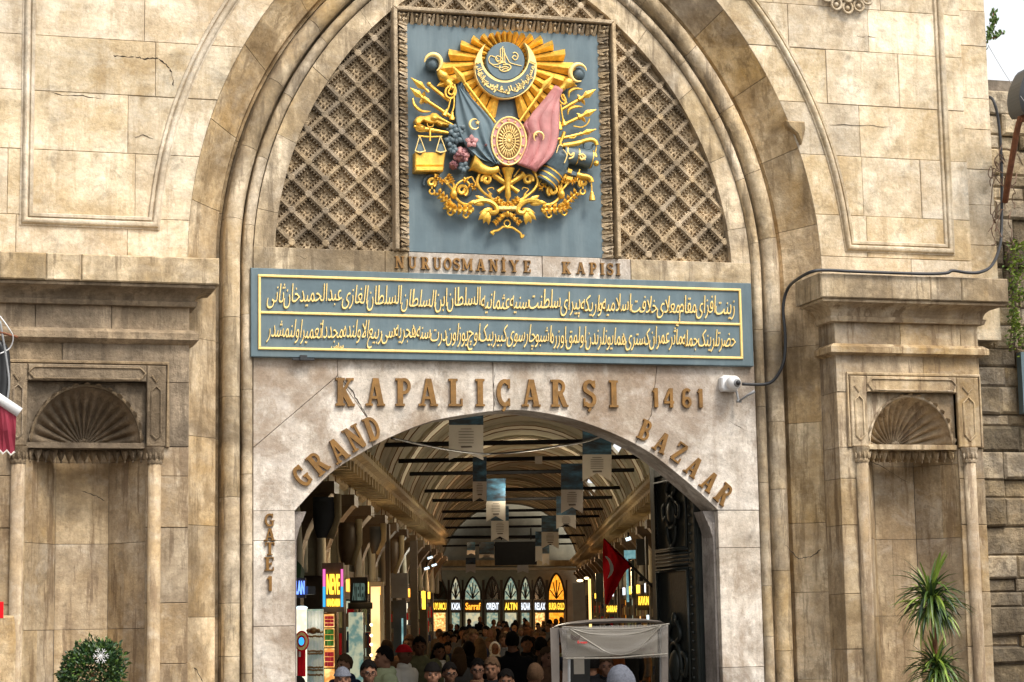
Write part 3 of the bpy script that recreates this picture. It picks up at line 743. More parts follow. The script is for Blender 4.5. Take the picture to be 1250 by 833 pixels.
# Arabic lettering, shaped here: contextual forms from Unicode presentation blocks
ISO = {'ا': (0xFE8D, 0), 'آ': (0xFE81, 0), 'أ': (0xFE83, 0), 'ب': (0xFE8F, 1), 'ة': (0xFE93, 0), 'ت': (0xFE95, 1), 'ث': (0xFE99, 1), 'ج': (0xFE9D, 1), 'ح': (0xFEA1, 1), 'خ': (0xFEA5, 1),
       'د': (0xFEA9, 0), 'ذ': (0xFEAB, 0), 'ر': (0xFEAD, 0), 'ز': (0xFEAF, 0), 'س': (0xFEB1, 1), 'ش': (0xFEB5, 1), 'ص': (0xFEB9, 1), 'ض': (0xFEBD, 1), 'ط': (0xFEC1, 1), 'ظ': (0xFEC5, 1),
       'ع': (0xFEC9, 1), 'غ': (0xFECD, 1), 'ف': (0xFED1, 1), 'ق': (0xFED5, 1), 'ك': (0xFED9, 1), 'ک': (0xFB8E, 1), 'ل': (0xFEDD, 1), 'م': (0xFEE1, 1), 'ن': (0xFEE5, 1), 'ه': (0xFEE9, 1),
       'و': (0xFEED, 0), 'ي': (0xFEF1, 1), 'ی': (0xFBFC, 1), 'پ': (0xFB56, 1), 'چ': (0xFB7A, 1)}
def shape(wd):
    out = []; n = len(wd); i = 0
    con = lambda c: c in ISO and ISO[c][1]
    while i < n:
        c = wd[i]; pj = i > 0 and con(wd[i - 1])
        if c == 'ل' and i + 1 < n and wd[i + 1] in 'ا':
            out.append(chr(0xFEFC if pj else 0xFEFB)); i += 2; continue
        nj = con(c) and i + 1 < n; b = ISO[c][0]
        out.append(chr(b + (3 if pj and nj else 2 if nj else 1 if pj else 0))); i += 1
    return ''.join(out[::-1])
def textmesh(s, ext=.3, off=0.0, res=3):
    c = bpy.data.curves.new('tmp', 'FONT'); c.body = s; c.extrude = ext; c.offset = off; c.resolution_u = res; c.size = 1
    o = bpy.data.objects.new('tmp', c); col.objects.link(o); dg = bpy.context.evaluated_depsgraph_get()
    me = bpy.data.meshes.new_from_object(o.evaluated_get(dg)); bpy.data.objects.remove(o); bpy.data.curves.remove(c); return me
def put_text(me, name, mat, parent, x0, z0, sx, sz, y, dep, rot=0.0, shear=0.0, loc=None):
    # text local (x,y,zdepth) -> wall (x, z, -y)
    c_, s_ = cos(rot), sin(rot)
    for v_ in me.vertices:
        a, b, e_ = v_.co.x * sx + v_.co.y * sz * shear, v_.co.y * sz, v_.co.z
        v_.co = (x0 + a * c_ - b * s_, y - (dep if e_ > 0 else 0.0), z0 + a * s_ + b * c_)
    me.materials.clear(); me.materials.append(mat)
    o = link(name, me, parent)
    bm = bmesh.new(); bm.from_mesh(me); bmesh.ops.recalc_face_normals(bm, faces=bm.faces); bm.to_mesh(me); bm.free()
    return o
wds = ['المستند', 'بالتوفيقات', 'الربانية', 'ملك', 'الدولة', 'العثمانية']
mm = MB()
for k, a in enumerate([203, 226, 254, 284, 310, 338]):
    me = textmesh(shape(wds[5 - k]), .3, .012, 2); xs = [v_.co.x for v_ in me.vertices]; wd_ = max(xs) - min(xs); c0 = (max(xs) + min(xs)) / 2
    cx_, cz_ = E(611 + 136 * cos(rad(a)), 322 - 136 * sin(rad(a)), .13).xz
    th = rad(a + 90); sx = .26 / wd_; hz = .085
    for v_ in me.vertices:
        u, v2 = (v_.co.x - c0) * sx, (v_.co.y - .25) * hz; dd = v_.co.z
        v_.co = (cx_ + u * cos(th) - v2 * sin(th), -.132 - (.008 if dd > 0 else -.004), cz_ + u * sin(th) + v2 * cos(th))
    mm.add([v_.co[:] for v_ in me.vertices], [tuple(p_.vertices) for p_ in me.polygons]); bpy.data.meshes.remove(me)
part(mm, 'crescent_script', 'goldl', False)
def strokes(lst, name, mat, d, r_=5, n=6, parent=None, flat=1):
    m3 = MB()
    for pts, rr in lst:
        pp = smoothline([(x, y) for x, y in pts], 5) if len(pts) > 2 else [Vector(p_) for p_ in pts]
        if isinstance(rr, tuple): rr = [Er(rr[0] + (rr[1] - rr[0]) * i / (len(pp) - 1)) for i in range(len(pp))]
        else: rr = [Er(rr)] * len(pp)
        m3.tube([E(p_[0], p_[1], d) for p_ in pp], rr, n)
    return part(m3, name, mat, True, parent)
# tughra
strokes([([(575, 300), (540, 285), (528, 300), (535, 322), (565, 330), (600, 318)], 2.6), ([(600, 300), (572, 285), (563, 305), (580, 318), (598, 308), (590, 292)], 2.4),
         ([(590, 320), (586, 260), (592, 246)], 2.6), ([(600, 322), (597, 250), (601, 238)], 2.8), ([(610, 322), (606, 262), (604, 246)], 2.6),
         ([(604, 262), (622, 300), (640, 322), (695, 336)], (3.5, 2.2)), ([(530, 318), (560, 340), (590, 345)], 2.4),
         ([(585, 335), (582, 352), (600, 364), (625, 360), (640, 345), (630, 330), (600, 330)], 3.4), ([(592, 346), (610, 340), (630, 347)], 3), ([(595, 356), (612, 350), (628, 356)], 2.6),
         ([(560, 300), (575, 310), (590, 306)], 2.4), ([(588, 322), (600, 316), (618, 326), (636, 334)], 3.2),
         ([(650, 272), (664, 268), (676, 282), (672, 300), (660, 306), (648, 294), (656, 284), (668, 290)], 2.8)], 'tughra', 'goldl', .14, parent=None)
# side crescents with orbs and turned finials
for (cx, cy, a0, a1, gs) in ((243, 322, 175, -62, 1), (984, 372, 15, 290, -1)):
    pts = []
    for k in range(21):
        a = rad(a0 + (a1 - a0) * k / 20); pts.append(E(cx + 42 * cos(a), cy - 44 * sin(a), .13))
    m2 = MB(); m2.tube(pts, [Er(3 + 11 * sin(pi * k / 20)) for k in range(21)], 8); part(m2, 'finial_crescent', 'goldl')
    m2 = MB(); m2.ball(E(cx - 2, cy + 6, .06), (Er(38), .06, Er(38)), 16, 10); part(m2, 'orb', 'teal2')
for pts in ([(272, 360, 14), (283, 376, 22), (296, 390, 30), (306, 400, 24), (312, 412, 15), (322, 424, 22), (334, 440, 15), (345, 452, 17)],
            [(955, 402, 12), (943, 414, 24), (928, 424, 30), (917, 434, 24), (908, 442, 15), (898, 452, 20), (888, 462, 13), (880, 474, 13)]):
    m2 = MB(); m2.tube([E(x, y, .10) for x, y, r_ in pts], [Er(r_) for x, y, r_ in pts], 12); part(m2, 'finial', 'gold')
# tassel cords
strokes([([(345, 425), (310, 455), (312, 490), (340, 500), (360, 470), (352, 430)], 6), ([(340, 430), (322, 470), (345, 480), (355, 440)], 5), ([(335, 495), (325, 540), (318, 560)], 4.5), ([(352, 470), (350, 540), (342, 570)], 4.5)], 'tassel_cord', 'gold', .13)
strokes([([(885, 455), (880, 500), (905, 530), (920, 515), (905, 480)], 6), ([(888, 460), (900, 500), (925, 525)], 5), ([(878, 480), (884, 560), (886, 620)], 4.5), ([(893, 530), (900, 580), (905, 610)], 4.5)], 'tassel_cord', 'gold', .13)
def tassel(x, y, x2, y2, r_=15, mat='gold'):
    m2 = MB(); pts = [(x + (x2 - x) * t, y + (y2 - y) * t) for t in (0, .15, .3, .5, 1)]
    m2.tube([E(a, b, .12) for a, b in pts], [Er(r_ * q_) for q_ in (.35, .6, .5, .8, 1)], 9); return part(m2, 'tassel', mat)
tassel(318, 556, 300, 590); tassel(342, 570, 340, 612); tassel(886, 618, 888, 662, 17); tassel(905, 606, 912, 640, 15)
# spears
def spear(pts, head, name='spear', r_=8, mat='gold', d=.13):
    m2 = MB(); m2.tube([E(x, y, d) for x, y in pts], Er(r_), 8)
    (x0, y0), (x1, y1) = head; L = math.hypot(x1 - x0, y1 - y0)
    t = [(x0 + (x1 - x0) * u, y0 + (y1 - y0) * u) for u in (-.22, -.12, 0, .35, 1)]
    m2.tube([E(x, y, d) for x, y in t], [Er(q_) for q_ in (r_ * .9, r_ * 1.6, r_ * .8, L * .20, .6)], 4, flat=.6)
    return part(m2, name, mat, False)
spear([(412, 430), (560, 625)], [(408, 425), (340, 332)], r_=8); spear([(795, 465), (682, 622)], [(800, 455), (865, 377)], r_=8)
spear([(205, 455), (222, 470)], [(205, 455), (130, 395)], r_=6)
# flags: soft folds running with the cloth
def flag(left, right, folds, amp, mat, name, nx=26, ny=22, d=.06, phase=0):
    Lp = smoothline(left, ny // (len(left) - 1) + 1); Rp = smoothline(right, ny // (len(right) - 1) + 1)
    def at(L_, u): k = u * (len(L_) - 1); i = min(int(k), len(L_) - 2); return L_[i].lerp(L_[i + 1], k - i)
    rows = []; back = []
    for j in range(ny + 1):
        a, b = at(Lp, j / ny), at(Rp, j / ny); row = []
        for i in range(nx + 1):
            u = i / nx; q_ = a.lerp(b, u); wob = amp * (.3 + .7 * j / ny) * sin(u * folds * 2 * pi + phase + 1.3 * sin(j / ny * 3)) + .02 * sin(pi * u)
            row.append(E(q_.x, q_.y, d + wob + .02 * (j / ny)))
        rows.append(row)
    m2 = MB(); m2.grid(rows)
    o = part(m2, name, mat)
    sm = o.modifiers.new('thickness', 'SOLIDIFY'); sm.thickness = .05; sm.offset = -1
    me = bpy.data.meshes.new_from_object(o.evaluated_get(bpy.context.evaluated_depsgraph_get())); o.modifiers.clear(); o.data = me
    return o
flag([(366, 425), (358, 520), (362, 620), (400, 720), (470, 800), (545, 830)], [(369, 427), (455, 515), (552, 622), (568, 700), (572, 770), (575, 835)], 3.2, .020, 'teal', 'blue_flag', d=.12)
flag([(880, 452), (795, 540), (702, 632), (722, 690), (700, 780), (670, 838)], [(884, 454), (874, 520), (872, 600), (866, 690), (840, 790), (770, 875)], 3.0, .022, 'pink', 'pink_flag', d=.12, phase=1.2)
def star(cx, cy, r_, d, name='star', mat='goldl', parent=None, rot=0):
    pol = [tuple(E(cx + (r_ if k % 2 == 0 else r_ * .42) * sin(rot + pi * k / 5), cy - (r_ if k % 2 == 0 else r_ * .42) * cos(rot + pi * k / 5), d).xz) for k in range(10)]
    m3 = MB(); m3.prism(pol[::-1], -d, -d + .03, .004); return part(m3, name, mat, False, parent)
for (cx, cy, a0, a1, sx_, sy_) in ((456, 632, 60, 325, 472, 624), (782, 698, 230, -35 + 90, 768, 682)):
    a1_ = a1 if a1 > a0 else a1
    pts = [];
    for k in range(17):
        a = rad(a0 + ((325 - 60) if cx < 600 else -(265)) * k / 16 + (0 if cx < 600 else 0)); pts.append(E(cx + 25 * cos(a), cy - 26 * sin(a), .235))
    m2 = MB(); m2.tube(pts, [Er(1.5 + 5 * sin(pi * k / 16)) for k in range(17)], 7); part(m2, 'flag_crescent', 'goldl')
    star(sx_, sy_, 13, .235)
# oval shield
SC = (630, 718)
def oval(r1, r2, d0, d1, name, mat, bev=.006):
    m2 = MB(); m2.prism(disc(SC[0], SC[1], r1, d0, 48, r2), -d0, -d1, bev); return part(m2, name, mat, False)
oval(91, 124, .155, .0, 'shield', 'pink2'); 
def ring(rx_, ry_, d, r_, name='shield_rim', c=SC, mat='goldl'):
    m2 = MB(); pts = [E(c[0] + rx_ * cos(2 * pi * k / 40), c[1] - ry_ * sin(2 * pi * k / 40), d) for k in range(41)]; m2.tube(pts, Er(r_), 7, caps=False); return part(m2, name, mat)
ring(88, 121, .155, 5); ring(62, 93, .16, 4.5); oval(60, 91, .158, .10, 'shield_field', 'bronze'); ring(32, 48, .168, 2.6)
for k in range(14):
    a = 2 * pi * (k + .0) / 14 + pi / 2
    star(SC[0] + 75 * cos(a), SC[1] - 107 * sin(a), 8, .168, 'shield_star')
m2 = MB()
for k in range(26):
    a = 2 * pi * k / 26; c0, s0 = cos(a), -sin(a)
    m2.tube([E(SC[0] + 34 * c0, SC[1] + 50 * s0, .168), E(SC[0] + 46 * c0, SC[1] + 68 * s0, .172), E(SC[0] + 56 * c0, SC[1] + 83 * s0, .166)], [Er(1.5), Er(4.2), Er(1)], 5)
part(m2, 'outer_petals', 'goldl')
m2 = MB()
for k in range(18):
    a = 2 * pi * k / 18; c0, s0 = cos(a), -sin(a)
    m2.tube([E(SC[0] + 8 * c0, SC[1] + 12 * s0, .172), E(SC[0] + 20 * c0, SC[1] + 30 * s0, .176), E(SC[0] + 29 * c0, SC[1] + 43 * s0, .17)], [Er(1), Er(3), Er(1)], 5)
m2.ball(E(SC[0], SC[1], .17), (Er(9), .02, Er(12)), 9, 6); part(m2, 'inner_petals', 'goldl')
# weapons at the left
strokes([([(222, 430), (325, 512)], 10)], 'club', 'gold', .10); m2 = MB(); m2.ball(E(224, 430, .10), Er(13)); part(m2, 'club_knob', 'gold')
def halberd(tip, neck, end, blade, pt_, rr=10):
    m2 = MB(); m2.tube([E(*neck, .11), E(*end, .11)], Er(rr), 8)
    m2.tube([E(neck[0] + (end[0] - neck[0]) * u, neck[1] + (end[1] - neck[1]) * u, .115) for u in (0, .06, .14, .16)], [Er(rr * 1.6)] * 4, 8)
    h = part(m2, 'halberd', 'gold')
    L = math.hypot(tip[0] - neck[0], tip[1] - neck[1])
    t = [(neck[0] + (tip[0] - neck[0]) * u, neck[1] + (tip[1] - neck[1]) * u) for u in (0, .15, .4, 1)]
    m2 = MB(); m2.tube([E(*q_, .12) for q_ in t], [Er(rr * .8), Er(rr), Er(L * .24), Er(1)], 4, flat=.5); part(m2, 'spear_head', 'gold', False, h)
    m2 = MB(); bl = smoothline(blade, 5); m2.tube([E(q_[0], q_[1], .10) for q_ in bl], [Er(2 + 7 * sin(pi * k / (len(bl) - 1))) for k in range(len(bl))], 6); part(m2, 'axe_blade', 'gold', True, h)
    cx_, cy_ = neck; m2 = MB()
    for dx_, dy_ in ((-1, .3), (-.7, .9), (0, 1.1), (.8, .8)):
        m2.tube([E(cx_, cy_, .11), E(cx_ + pt_[0] * 1.0 + dx_ * 12, cy_ + pt_[1] + dy_ * 12, .11)], [Er(9), Er(1.5)], 5)
    m2.tube([E(cx_, cy_, .11), E(cx_ - pt_[0] * .8, cy_ - pt_[1] * .9, .11), E(cx_ - pt_[0] * 1.7, cy_ - pt_[1] * 1.8, .11)], [Er(7), Er(11), Er(1)], 4); part(m2, 'spikes', 'gold', False, h)
halberd((127, 447), (192, 500), (352, 606), [(142, 500), (150, 535), (185, 565), (232, 568)], (-6, 20))
halberd((1073, 455), (1000, 500), (895, 560), [(935, 498), (938, 468), (965, 452), (1005, 455)], (-10, -20), 9)
halberd((1075, 558), (1000, 592), (895, 642), [(930, 585), (935, 558), (970, 543), (1005, 545)], (-12, -18), 9)
strokes([([(958, 642), (1000, 648), (1030, 630), (1040, 605)], (4, 4))], 'axe_blade', 'gold', .09)
# revolver
m2 = MB(); pol = [(152, 612), (160, 598), (178, 590), (200, 592), (228, 586), (240, 574), (262, 576), (280, 592), (358, 640), (352, 648), (300, 636), (285, 640), (262, 626), (236, 628), (215, 622), (196, 614), (188, 622), (176, 632), (158, 632)]
m2.prism([tuple(E(x, y, .12).xz) for x, y in pol], -.13, -.03, .012); part(m2, 'revolver', 'gold', False)
m2 = MB(); m2.ball(E(250, 602, .13), (Er(20), .03, Er(16))); m2.tube([E(268, 600, .13), E(355, 642, .12)], [Er(10), Er(6)], 8); part(m2, 'revolver_barrel', 'gold')
strokes([([(214, 622), (218, 642), (240, 645), (248, 628)], 3)], 'trigger_guard', 'gold', .10)
# mace, scales and law book
m2 = MB(); m2.ball(E(152, 645, .10), Er(8)); m2.ball(E(178, 653, .10), (Er(28), .05, Er(20))); m2.tube([E(200, 658, .10), E(322, 678, .10)], [Er(14), Er(9)], 9)
for k in range(5): m2.tube([E(158, 640 + k * 6, .13), E(180, 636 + k * 9, .15), E(205, 645 + k * 6, .13)], Er(2.5), 5)
part(m2, 'mace', 'gold')
m2 = MB(); pol = [(152, 780), (182, 774), (305, 774), (312, 800), (300, 868), (295, 872), (152, 872)]
m2.prism([tuple(E(x, y, .10).xz) for x, y in [(152, 776), (308, 776), (298, 846), (152, 846)]], -.115, 0, .012); m2.prism([tuple(E(x, y, .10).xz) for x, y in [(150, 850), (298, 850), (292, 876), (150, 876)]], -.135, 0, .012); part(m2, 'law_book', 'gold', False)
strokes([([(168, 692), (230, 697), (290, 695)], 5), ([(229, 652), (229, 718)], 5.5)], 'scale_beam', 'gold', .13)
for cx in (180, 286):
    strokes([([(cx - 4, 692), (cx - 26, 768)], 2.6), ([(cx - 4, 692), (cx + 24, 768)], 2.6), ([(cx - 28, 768), (cx - 2, 776), (cx + 26, 768)], 4)], 'scale_chain', 'goldl', .15)
    m2 = MB(); m2.prism([tuple(E(x, y, .13).xz) for x, y in ((cx - 16, 740), (cx - 2, 728), (cx + 12, 740), (cx + 22, 766), (cx, 790), (cx - 24, 766))], -.14, -.08, .01); part(m2, 'scale_pan', 'teal', False)
# bouquet
def leaf3(cx, cy, L, a, d, mat, name='leaf', wd=.38):
    c0, s0 = cos(a), -sin(a); pts = [(cx + L * u * c0, cy + L * u * s0) for u in (0, .2, .5, .8, 1)]
    m3 = MB(); m3.tube([E(x, y, d + .02 * sin(pi * i / 4)) for i, (x, y) in enumerate(pts)], [Er(L * wd * q_) for q_ in (.3, .8, 1, .6, .05)], 6, flat=.35); return part(m3, name, mat)
for (x, y, n_, L) in ((345, 660, 6, 36), (385, 660, 6, 34), (330, 720, 6, 34), (370, 700, 6, 38), (490, 740, 5, 34), (345, 760, 6, 32), (400, 850, 5, 34), (480, 715, 5, 26)):
    for k in range(n_): leaf3(x, y, L, 2 * pi * k / n_ + x * .1, .09 + R.uniform(0, .04), 'teal2')
for k in range(5): leaf3(441, 720, 36, pi / 2 + 2 * pi * k / 5, .16, 'pink2', 'petal', .42)
m2 = MB(); m2.ball(E(441, 720, .18), (Er(8), .02, Er(8))); part(m2, 'flower_heart', 'rose')
def rose(cx, cy, r_, mats):
    for ri, (q_, n_) in enumerate(((1, 7), (.72, 6), (.46, 5))):
        for k in range(n_):
            a = 2 * pi * k / n_ + ri; m3 = MB(); m3.ball(E(cx + r_ * q_ * .62 * cos(a), cy - r_ * q_ * .62 * sin(a), .10 + ri * .03), (Er(r_ * q_ * .42), .03, Er(r_ * q_ * .42)), 8, 6); part(m3, 'petal', mats[(k + ri) % len(mats)])
    m3 = MB(); m3.ball(E(cx, cy, .20), (Er(r_ * .2), .03, Er(r_ * .2)), 8, 6); part(m3, 'flower_heart', 'rose')
rose(388, 790, 44, ['pink2', 'rose']); rose(348, 842, 24, ['rose']); rose(512, 740, 13, ['pink2'])
# horn of plenty
hp = smoothline([(440, 830, 52), (458, 838, 40), (485, 855, 30), (520, 868, 24), (550, 868, 22), (575, 858, 20)], 4)
m2 = MB(); m2.tube([E(p_[0], p_[1], .12) for p_ in hp], [Er(p_[2] * .95) for p_ in hp], 14, flat=.8); part(m2, 'horn', 'gold')
# pistols and swords at the right
spear([(870, 712), (1005, 680)], [(1005, 680), (1076, 658)], r_=8, d=.11)
strokes([([(912, 672), (902, 700), (890, 730), (905, 745)], 9), ([(935, 700), (960, 702), (972, 690)], 4)], 'ribbon_loop', 'gold', .13)
m2 = MB(); hp = smoothline([(905, 742), (945, 736), (985, 728), (1020, 716), (1050, 712), (1070, 722), (1078, 740)], 4)
m2.tube([E(p_[0], p_[1], .13) for p_ in hp], [Er(14)] * 9 + [Er(12)] * (len(hp) - 9), 9); part(m2, 'sword_hilt', 'gold')
strokes([([(1010, 728), (1015, 755), (1045, 755), (1060, 735)], 5)], 'sword_guard', 'teal2', .10); strokes([([(1075, 745), (1070, 780)], 4)], 'tassel_cord', 'gold', .12); tassel(1070, 778, 1072, 800, 10)
def barrel(prof, name, mat, bands=()):
    m3 = MB(); m3.tube([E(x, y, .09) for x, y, r_ in prof], [Er(r_) for x, y, r_ in prof], 16, flat=.8); o = part(m3, name, mat)
    for (x, y, r_, nx_, ny_) in bands:
        m3 = MB(); m3.tube([E(x - nx_, y - ny_, .09), E(x + nx_, y + ny_, .09)], Er(r_), 16, flat=.8); part(m3, 'gilt_band', 'gold')
barrel([(905, 785, 52), (925, 790, 48), (990, 800, 45), (1040, 810, 50), (1056, 814, 46)], 'cannon', 'teal2', [(918, 789, 50, 2, .5), (977, 798, 47, 2, .5), (1048, 812, 51, 2, .5)])
m2 = MB(); m2.ball(E(1074, 832, .09), Er(16)); m2.tube([E(1050, 826, .09), E(1074, 832, .09)], Er(9), 8); part(m2, 'cannon_knob', 'gold')
strokes([([(930, 775), (945, 790), (960, 778), (955, 800), (935, 808)], 5), ([(985, 790), (1005, 785), (1018, 800), (1000, 812), (990, 800)], 6), ([(990, 778), (1018, 815)], 4)], 'cannon_emblem', 'goldl', .165)
barrel([(815, 935, 58), (835, 905, 62), (862, 862, 62), (885, 815, 58), (900, 775, 52)], 'drum', 'teal2', [(822, 925, 60, 2, -3), (836, 903, 63, 2, -3), (850, 880, 64, 2, -3)])
m2 = MB()
for k in range(22):
    u = -1 + 2 * (k + .5) / 22; m2.tube([E(855 + u * 54 + 3, 850 + u * 26, .09 + .125 * math.sqrt(1 - u * u * .9)), E(893 + u * 46, 785 + u * 20, .09 + .11 * math.sqrt(1 - u * u * .9))], Er(1.8), 4)
part(m2, 'drum_ribs', 'teal2')
strokes([([(872, 778), (885, 740), (905, 745)], 3), ([(905, 760), (925, 790), (912, 830)], 3)], 'gilt_cord', 'goldl', .19)
strokes([([(850, 888), (905, 905)], 15)], 'scabbard', 'teal2', .09); strokes([([(905, 903), (950, 914)], 17)], 'scabbard_mount', 'gold', .09)
strokes([([(890, 868), (975, 892)], 16)], 'scabbard', 'teal2', .10); strokes([([(926, 870), (946, 878)], 18)], 'scabbard_mount', 'gold', .105)
m2 = MB(); hp = smoothline([(975, 888), (1000, 896), (1025, 900), (1045, 912), (1050, 928)], 4); m2.tube([E(p_[0], p_[1], .12) for p_ in hp], Er(15), 9); part(m2, 'sabre_hilt', 'gold')
strokes([([(975, 925), (985, 885), (990, 862)], 4)], 'sword_guard', 'gold', .12); strokes([([(1050, 930), (1052, 980)], 4)], 'tassel_cord', 'gold', .12); tassel(1052, 975, 1054, 1020, 18)
# trumpet, crossed torches, anchor
m2 = MB(); m2.tube([E(625, y, .12) for y in (858, 872, 890, 920, 960, 1000, 1010, 1030)], [Er(q_) for q_ in (36, 30, 22, 16, 14, 16, 9, 6)], 12); part(m2, 'trumpet', 'gold')
for s in (-1, 1):
    m2 = MB(); m2.tube([E(625 + s * x, y, .09) for x, y in ((80, 888), (72, 894), (40, 915), (0, 942), (-30, 962), (-52, 978))], [Er(q_) for q_ in (22, 15, 15, 13, 12, 14)], 9); part(m2, 'torch', 'gold')
    strokes([([(625 + s * 30, 900), (625 + s * 60, 860)], 4), ([(625 + s * 80, 990), (625 + s * 105, 965), (625 + s * 80, 955), (625 + s * 72, 965)], 3)], 'arrow', 'gold', .08)
strokes([([(625, 1010), (622, 1040)], 5), ([(570, 1000), (598, 1025), (622, 1030), (650, 1022), (675, 1000)], 4)], 'anchor', 'gold', .1)
# scroll foliage, left half mirrored to the right about x = 622
def mir(pts, s): return [((x if s < 0 else 1244 - x), y) + tuple(t_) for x, y, *t_ in pts]
def scroll(pts, r0_, r1_, s, mat='gold', d=.09, name='scroll'):
    p2 = smoothline([(x, y) for x, y in mir(pts, s)], 5); n_ = len(p2)
    m3 = MB(); m3.tube([E(p_.x, p_.y, d) for p_ in p2], [Er((r0_ + (r1_ - r0_) * i / (n_ - 1)) * 1.12) for i in range(n_)], 7); part(m3, name, mat)
def spiral(cx, cy, r_, a0, turns, n_=14, sg=1):
    return [(cx + r_ * (1 - .75 * k / n_) * cos(rad(a0 + sg * 360 * turns * k / n_)), cy - r_ * (1 - .75 * k / n_) * sin(rad(a0 + sg * 360 * turns * k / n_))) for k in range(n_ + 1)]
def acanthus(pts, s, wd, mat='gold'):            # fat leafy spray: lobes both sides of a stem
    wd *= 1.22
    p2 = smoothline([(x, y) for x, y in mir(pts, s)], 4)
    scroll(pts, wd * .35, wd * .2, s, mat, .10, 'acanthus_stem')
    m3 = MB()
    for i in range(1, len(p2), 2):
        t = (p2[min(i + 1, len(p2) - 1)] - p2[i - 1]).normalized(); n_ = Vector((-t.y, t.x))
        for e in (-1, 1):
            a, b = p2[i], p2[i] + (n_ * e * .9 + t * .5) * wd
            m3.tube([E(a.x, a.y, .10), E((a.x + b.x) / 2, (a.y + b.y) / 2, .13), E(b.x, b.y, .10)], [Er(wd * .18), Er(wd * .36), Er(wd * .1)], 6)
    part(m3, 'acanthus_leaf', mat)
for s in (-1, 1):
    # blue scroll ground
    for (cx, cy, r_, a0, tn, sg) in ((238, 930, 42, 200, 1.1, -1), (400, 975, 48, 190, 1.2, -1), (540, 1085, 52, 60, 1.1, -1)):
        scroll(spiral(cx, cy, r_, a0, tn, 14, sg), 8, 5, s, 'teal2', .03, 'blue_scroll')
    scroll(spiral(237, 930, 24, 300, 1.3, 14, 1), 7, 9, s); scroll(spiral(392, 970, 30, 300, 1.3, 14, 1), 7, 10, s); scroll(spiral(516, 915, 26, 200, 1.3, 14, -1), 8, 10, s); scroll(spiral(316, 918, 18, 250, 1.2, 10, 1), 6, 8, s)
    scroll([(595, 1030), (540, 1010), (490, 970), (468, 930), (478, 890), (492, 870)], 6, 8, s)
    scroll([(600, 1050), (575, 1035), (545, 1020), (530, 985)], 6, 7, s)
    scroll([(440, 1045), (400, 1040), (370, 1020), (350, 985), (348, 940), (330, 900), (322, 885)], 8, 5, s)
    scroll([(350, 985), (365, 940), (400, 915), (440, 900)], 6, 4, s); scroll([(350, 975), (310, 930), (270, 910), (252, 885)], 6, 5, s); scroll([(440, 900), (470, 955)], 4, 3, s)
    acanthus([(450, 1068), (400, 1065), (350, 1062), (320, 1045)], s, 26); acanthus([(330, 1040), (300, 1010), (270, 980)], s, 22); acanthus([(255, 890), (275, 915), (295, 930)], s, 14); acanthus([(322, 885), (332, 905), (345, 925)], s, 12)
    acanthus([(400, 905), (440, 950), (455, 955)], s, 15); acanthus([(560, 1010), (590, 1030), (612, 1060)], s, 17)
    m3 = MB(); bx = 348 if s < 0 else 1244 - 348; m3.ball(E(bx, 990, .10), (Er(20), .05, Er(26)), 9, 7); part(m3, 'bud', 'gold')
    # great leaf of the base
    for (x, y, L, a) in ((545, 1062, 70, 200), (535, 1060, 85, 225), (528, 1062, 80, 250), (520, 1060, 85, 275), (505, 1040, 75, 170), (520, 1030, 70, 150), (480, 1025, 60, 190)):
        aa = rad(a) if s < 0 else rad(180 - a); x_ = x if s < 0 else 1244 - x
        leaf3(x_, y, L, aa, .11, 'gold', 'acanthus_leaf', .20)
    scroll([(450, 1035), (485, 1022), (525, 1025), (558, 1045), (568, 1075), (545, 1085), (530, 1070)], 12, 12, s, 'gold', .12)
    scroll([(612, 1085), (598, 1105), (575, 1125), (558, 1140)], 11, 6, s); acanthus([(600, 1090), (575, 1120), (560, 1135)], s, 15)
    for (x, y) in ((238, 975), (332, 1082), (410, 1095)):
        x_ = x if s < 0 else 1244 - x
        scroll([(x, y - 28), (x, y - 12)], 4, 4, s, 'gold', .09, 'medal_ring'); scroll([(x + 10, y - 10), (x + 13, y + 5), (x, y + 14), (x - 12, y + 3), (x - 8, y - 10)], 4, 5, s, 'gold', .1, 'medal')
m2 = MB(); m2.prism([tuple(E(x, y, .12).xz) for x, y in ((574, 1050), (668, 1050), (668, 1070), (574, 1070))], -.14, -.05, .01); part(m2, 'base_bar', 'goldl', False)
m2 = MB(); m2.ball(E(621, 1090, .1), (Er(12), .04, Er(18)), 8, 6); m2.ball(E(621, 1045, .08), (Er(14), .03, Er(8)), 8, 6); part(m2, 'base_bud', 'gold')
ring(15, 16, .10, 4, 'ribbon_ring', (621, 1138), 'gold')
strokes([([(536, 1180), (552, 1192), (548, 1178), (575, 1172), (600, 1155), (621, 1158), (645, 1158), (672, 1175), (690, 1190), (694, 1210), (706, 1196)], 7)], 'bow_ribbon', 'gold', .09)

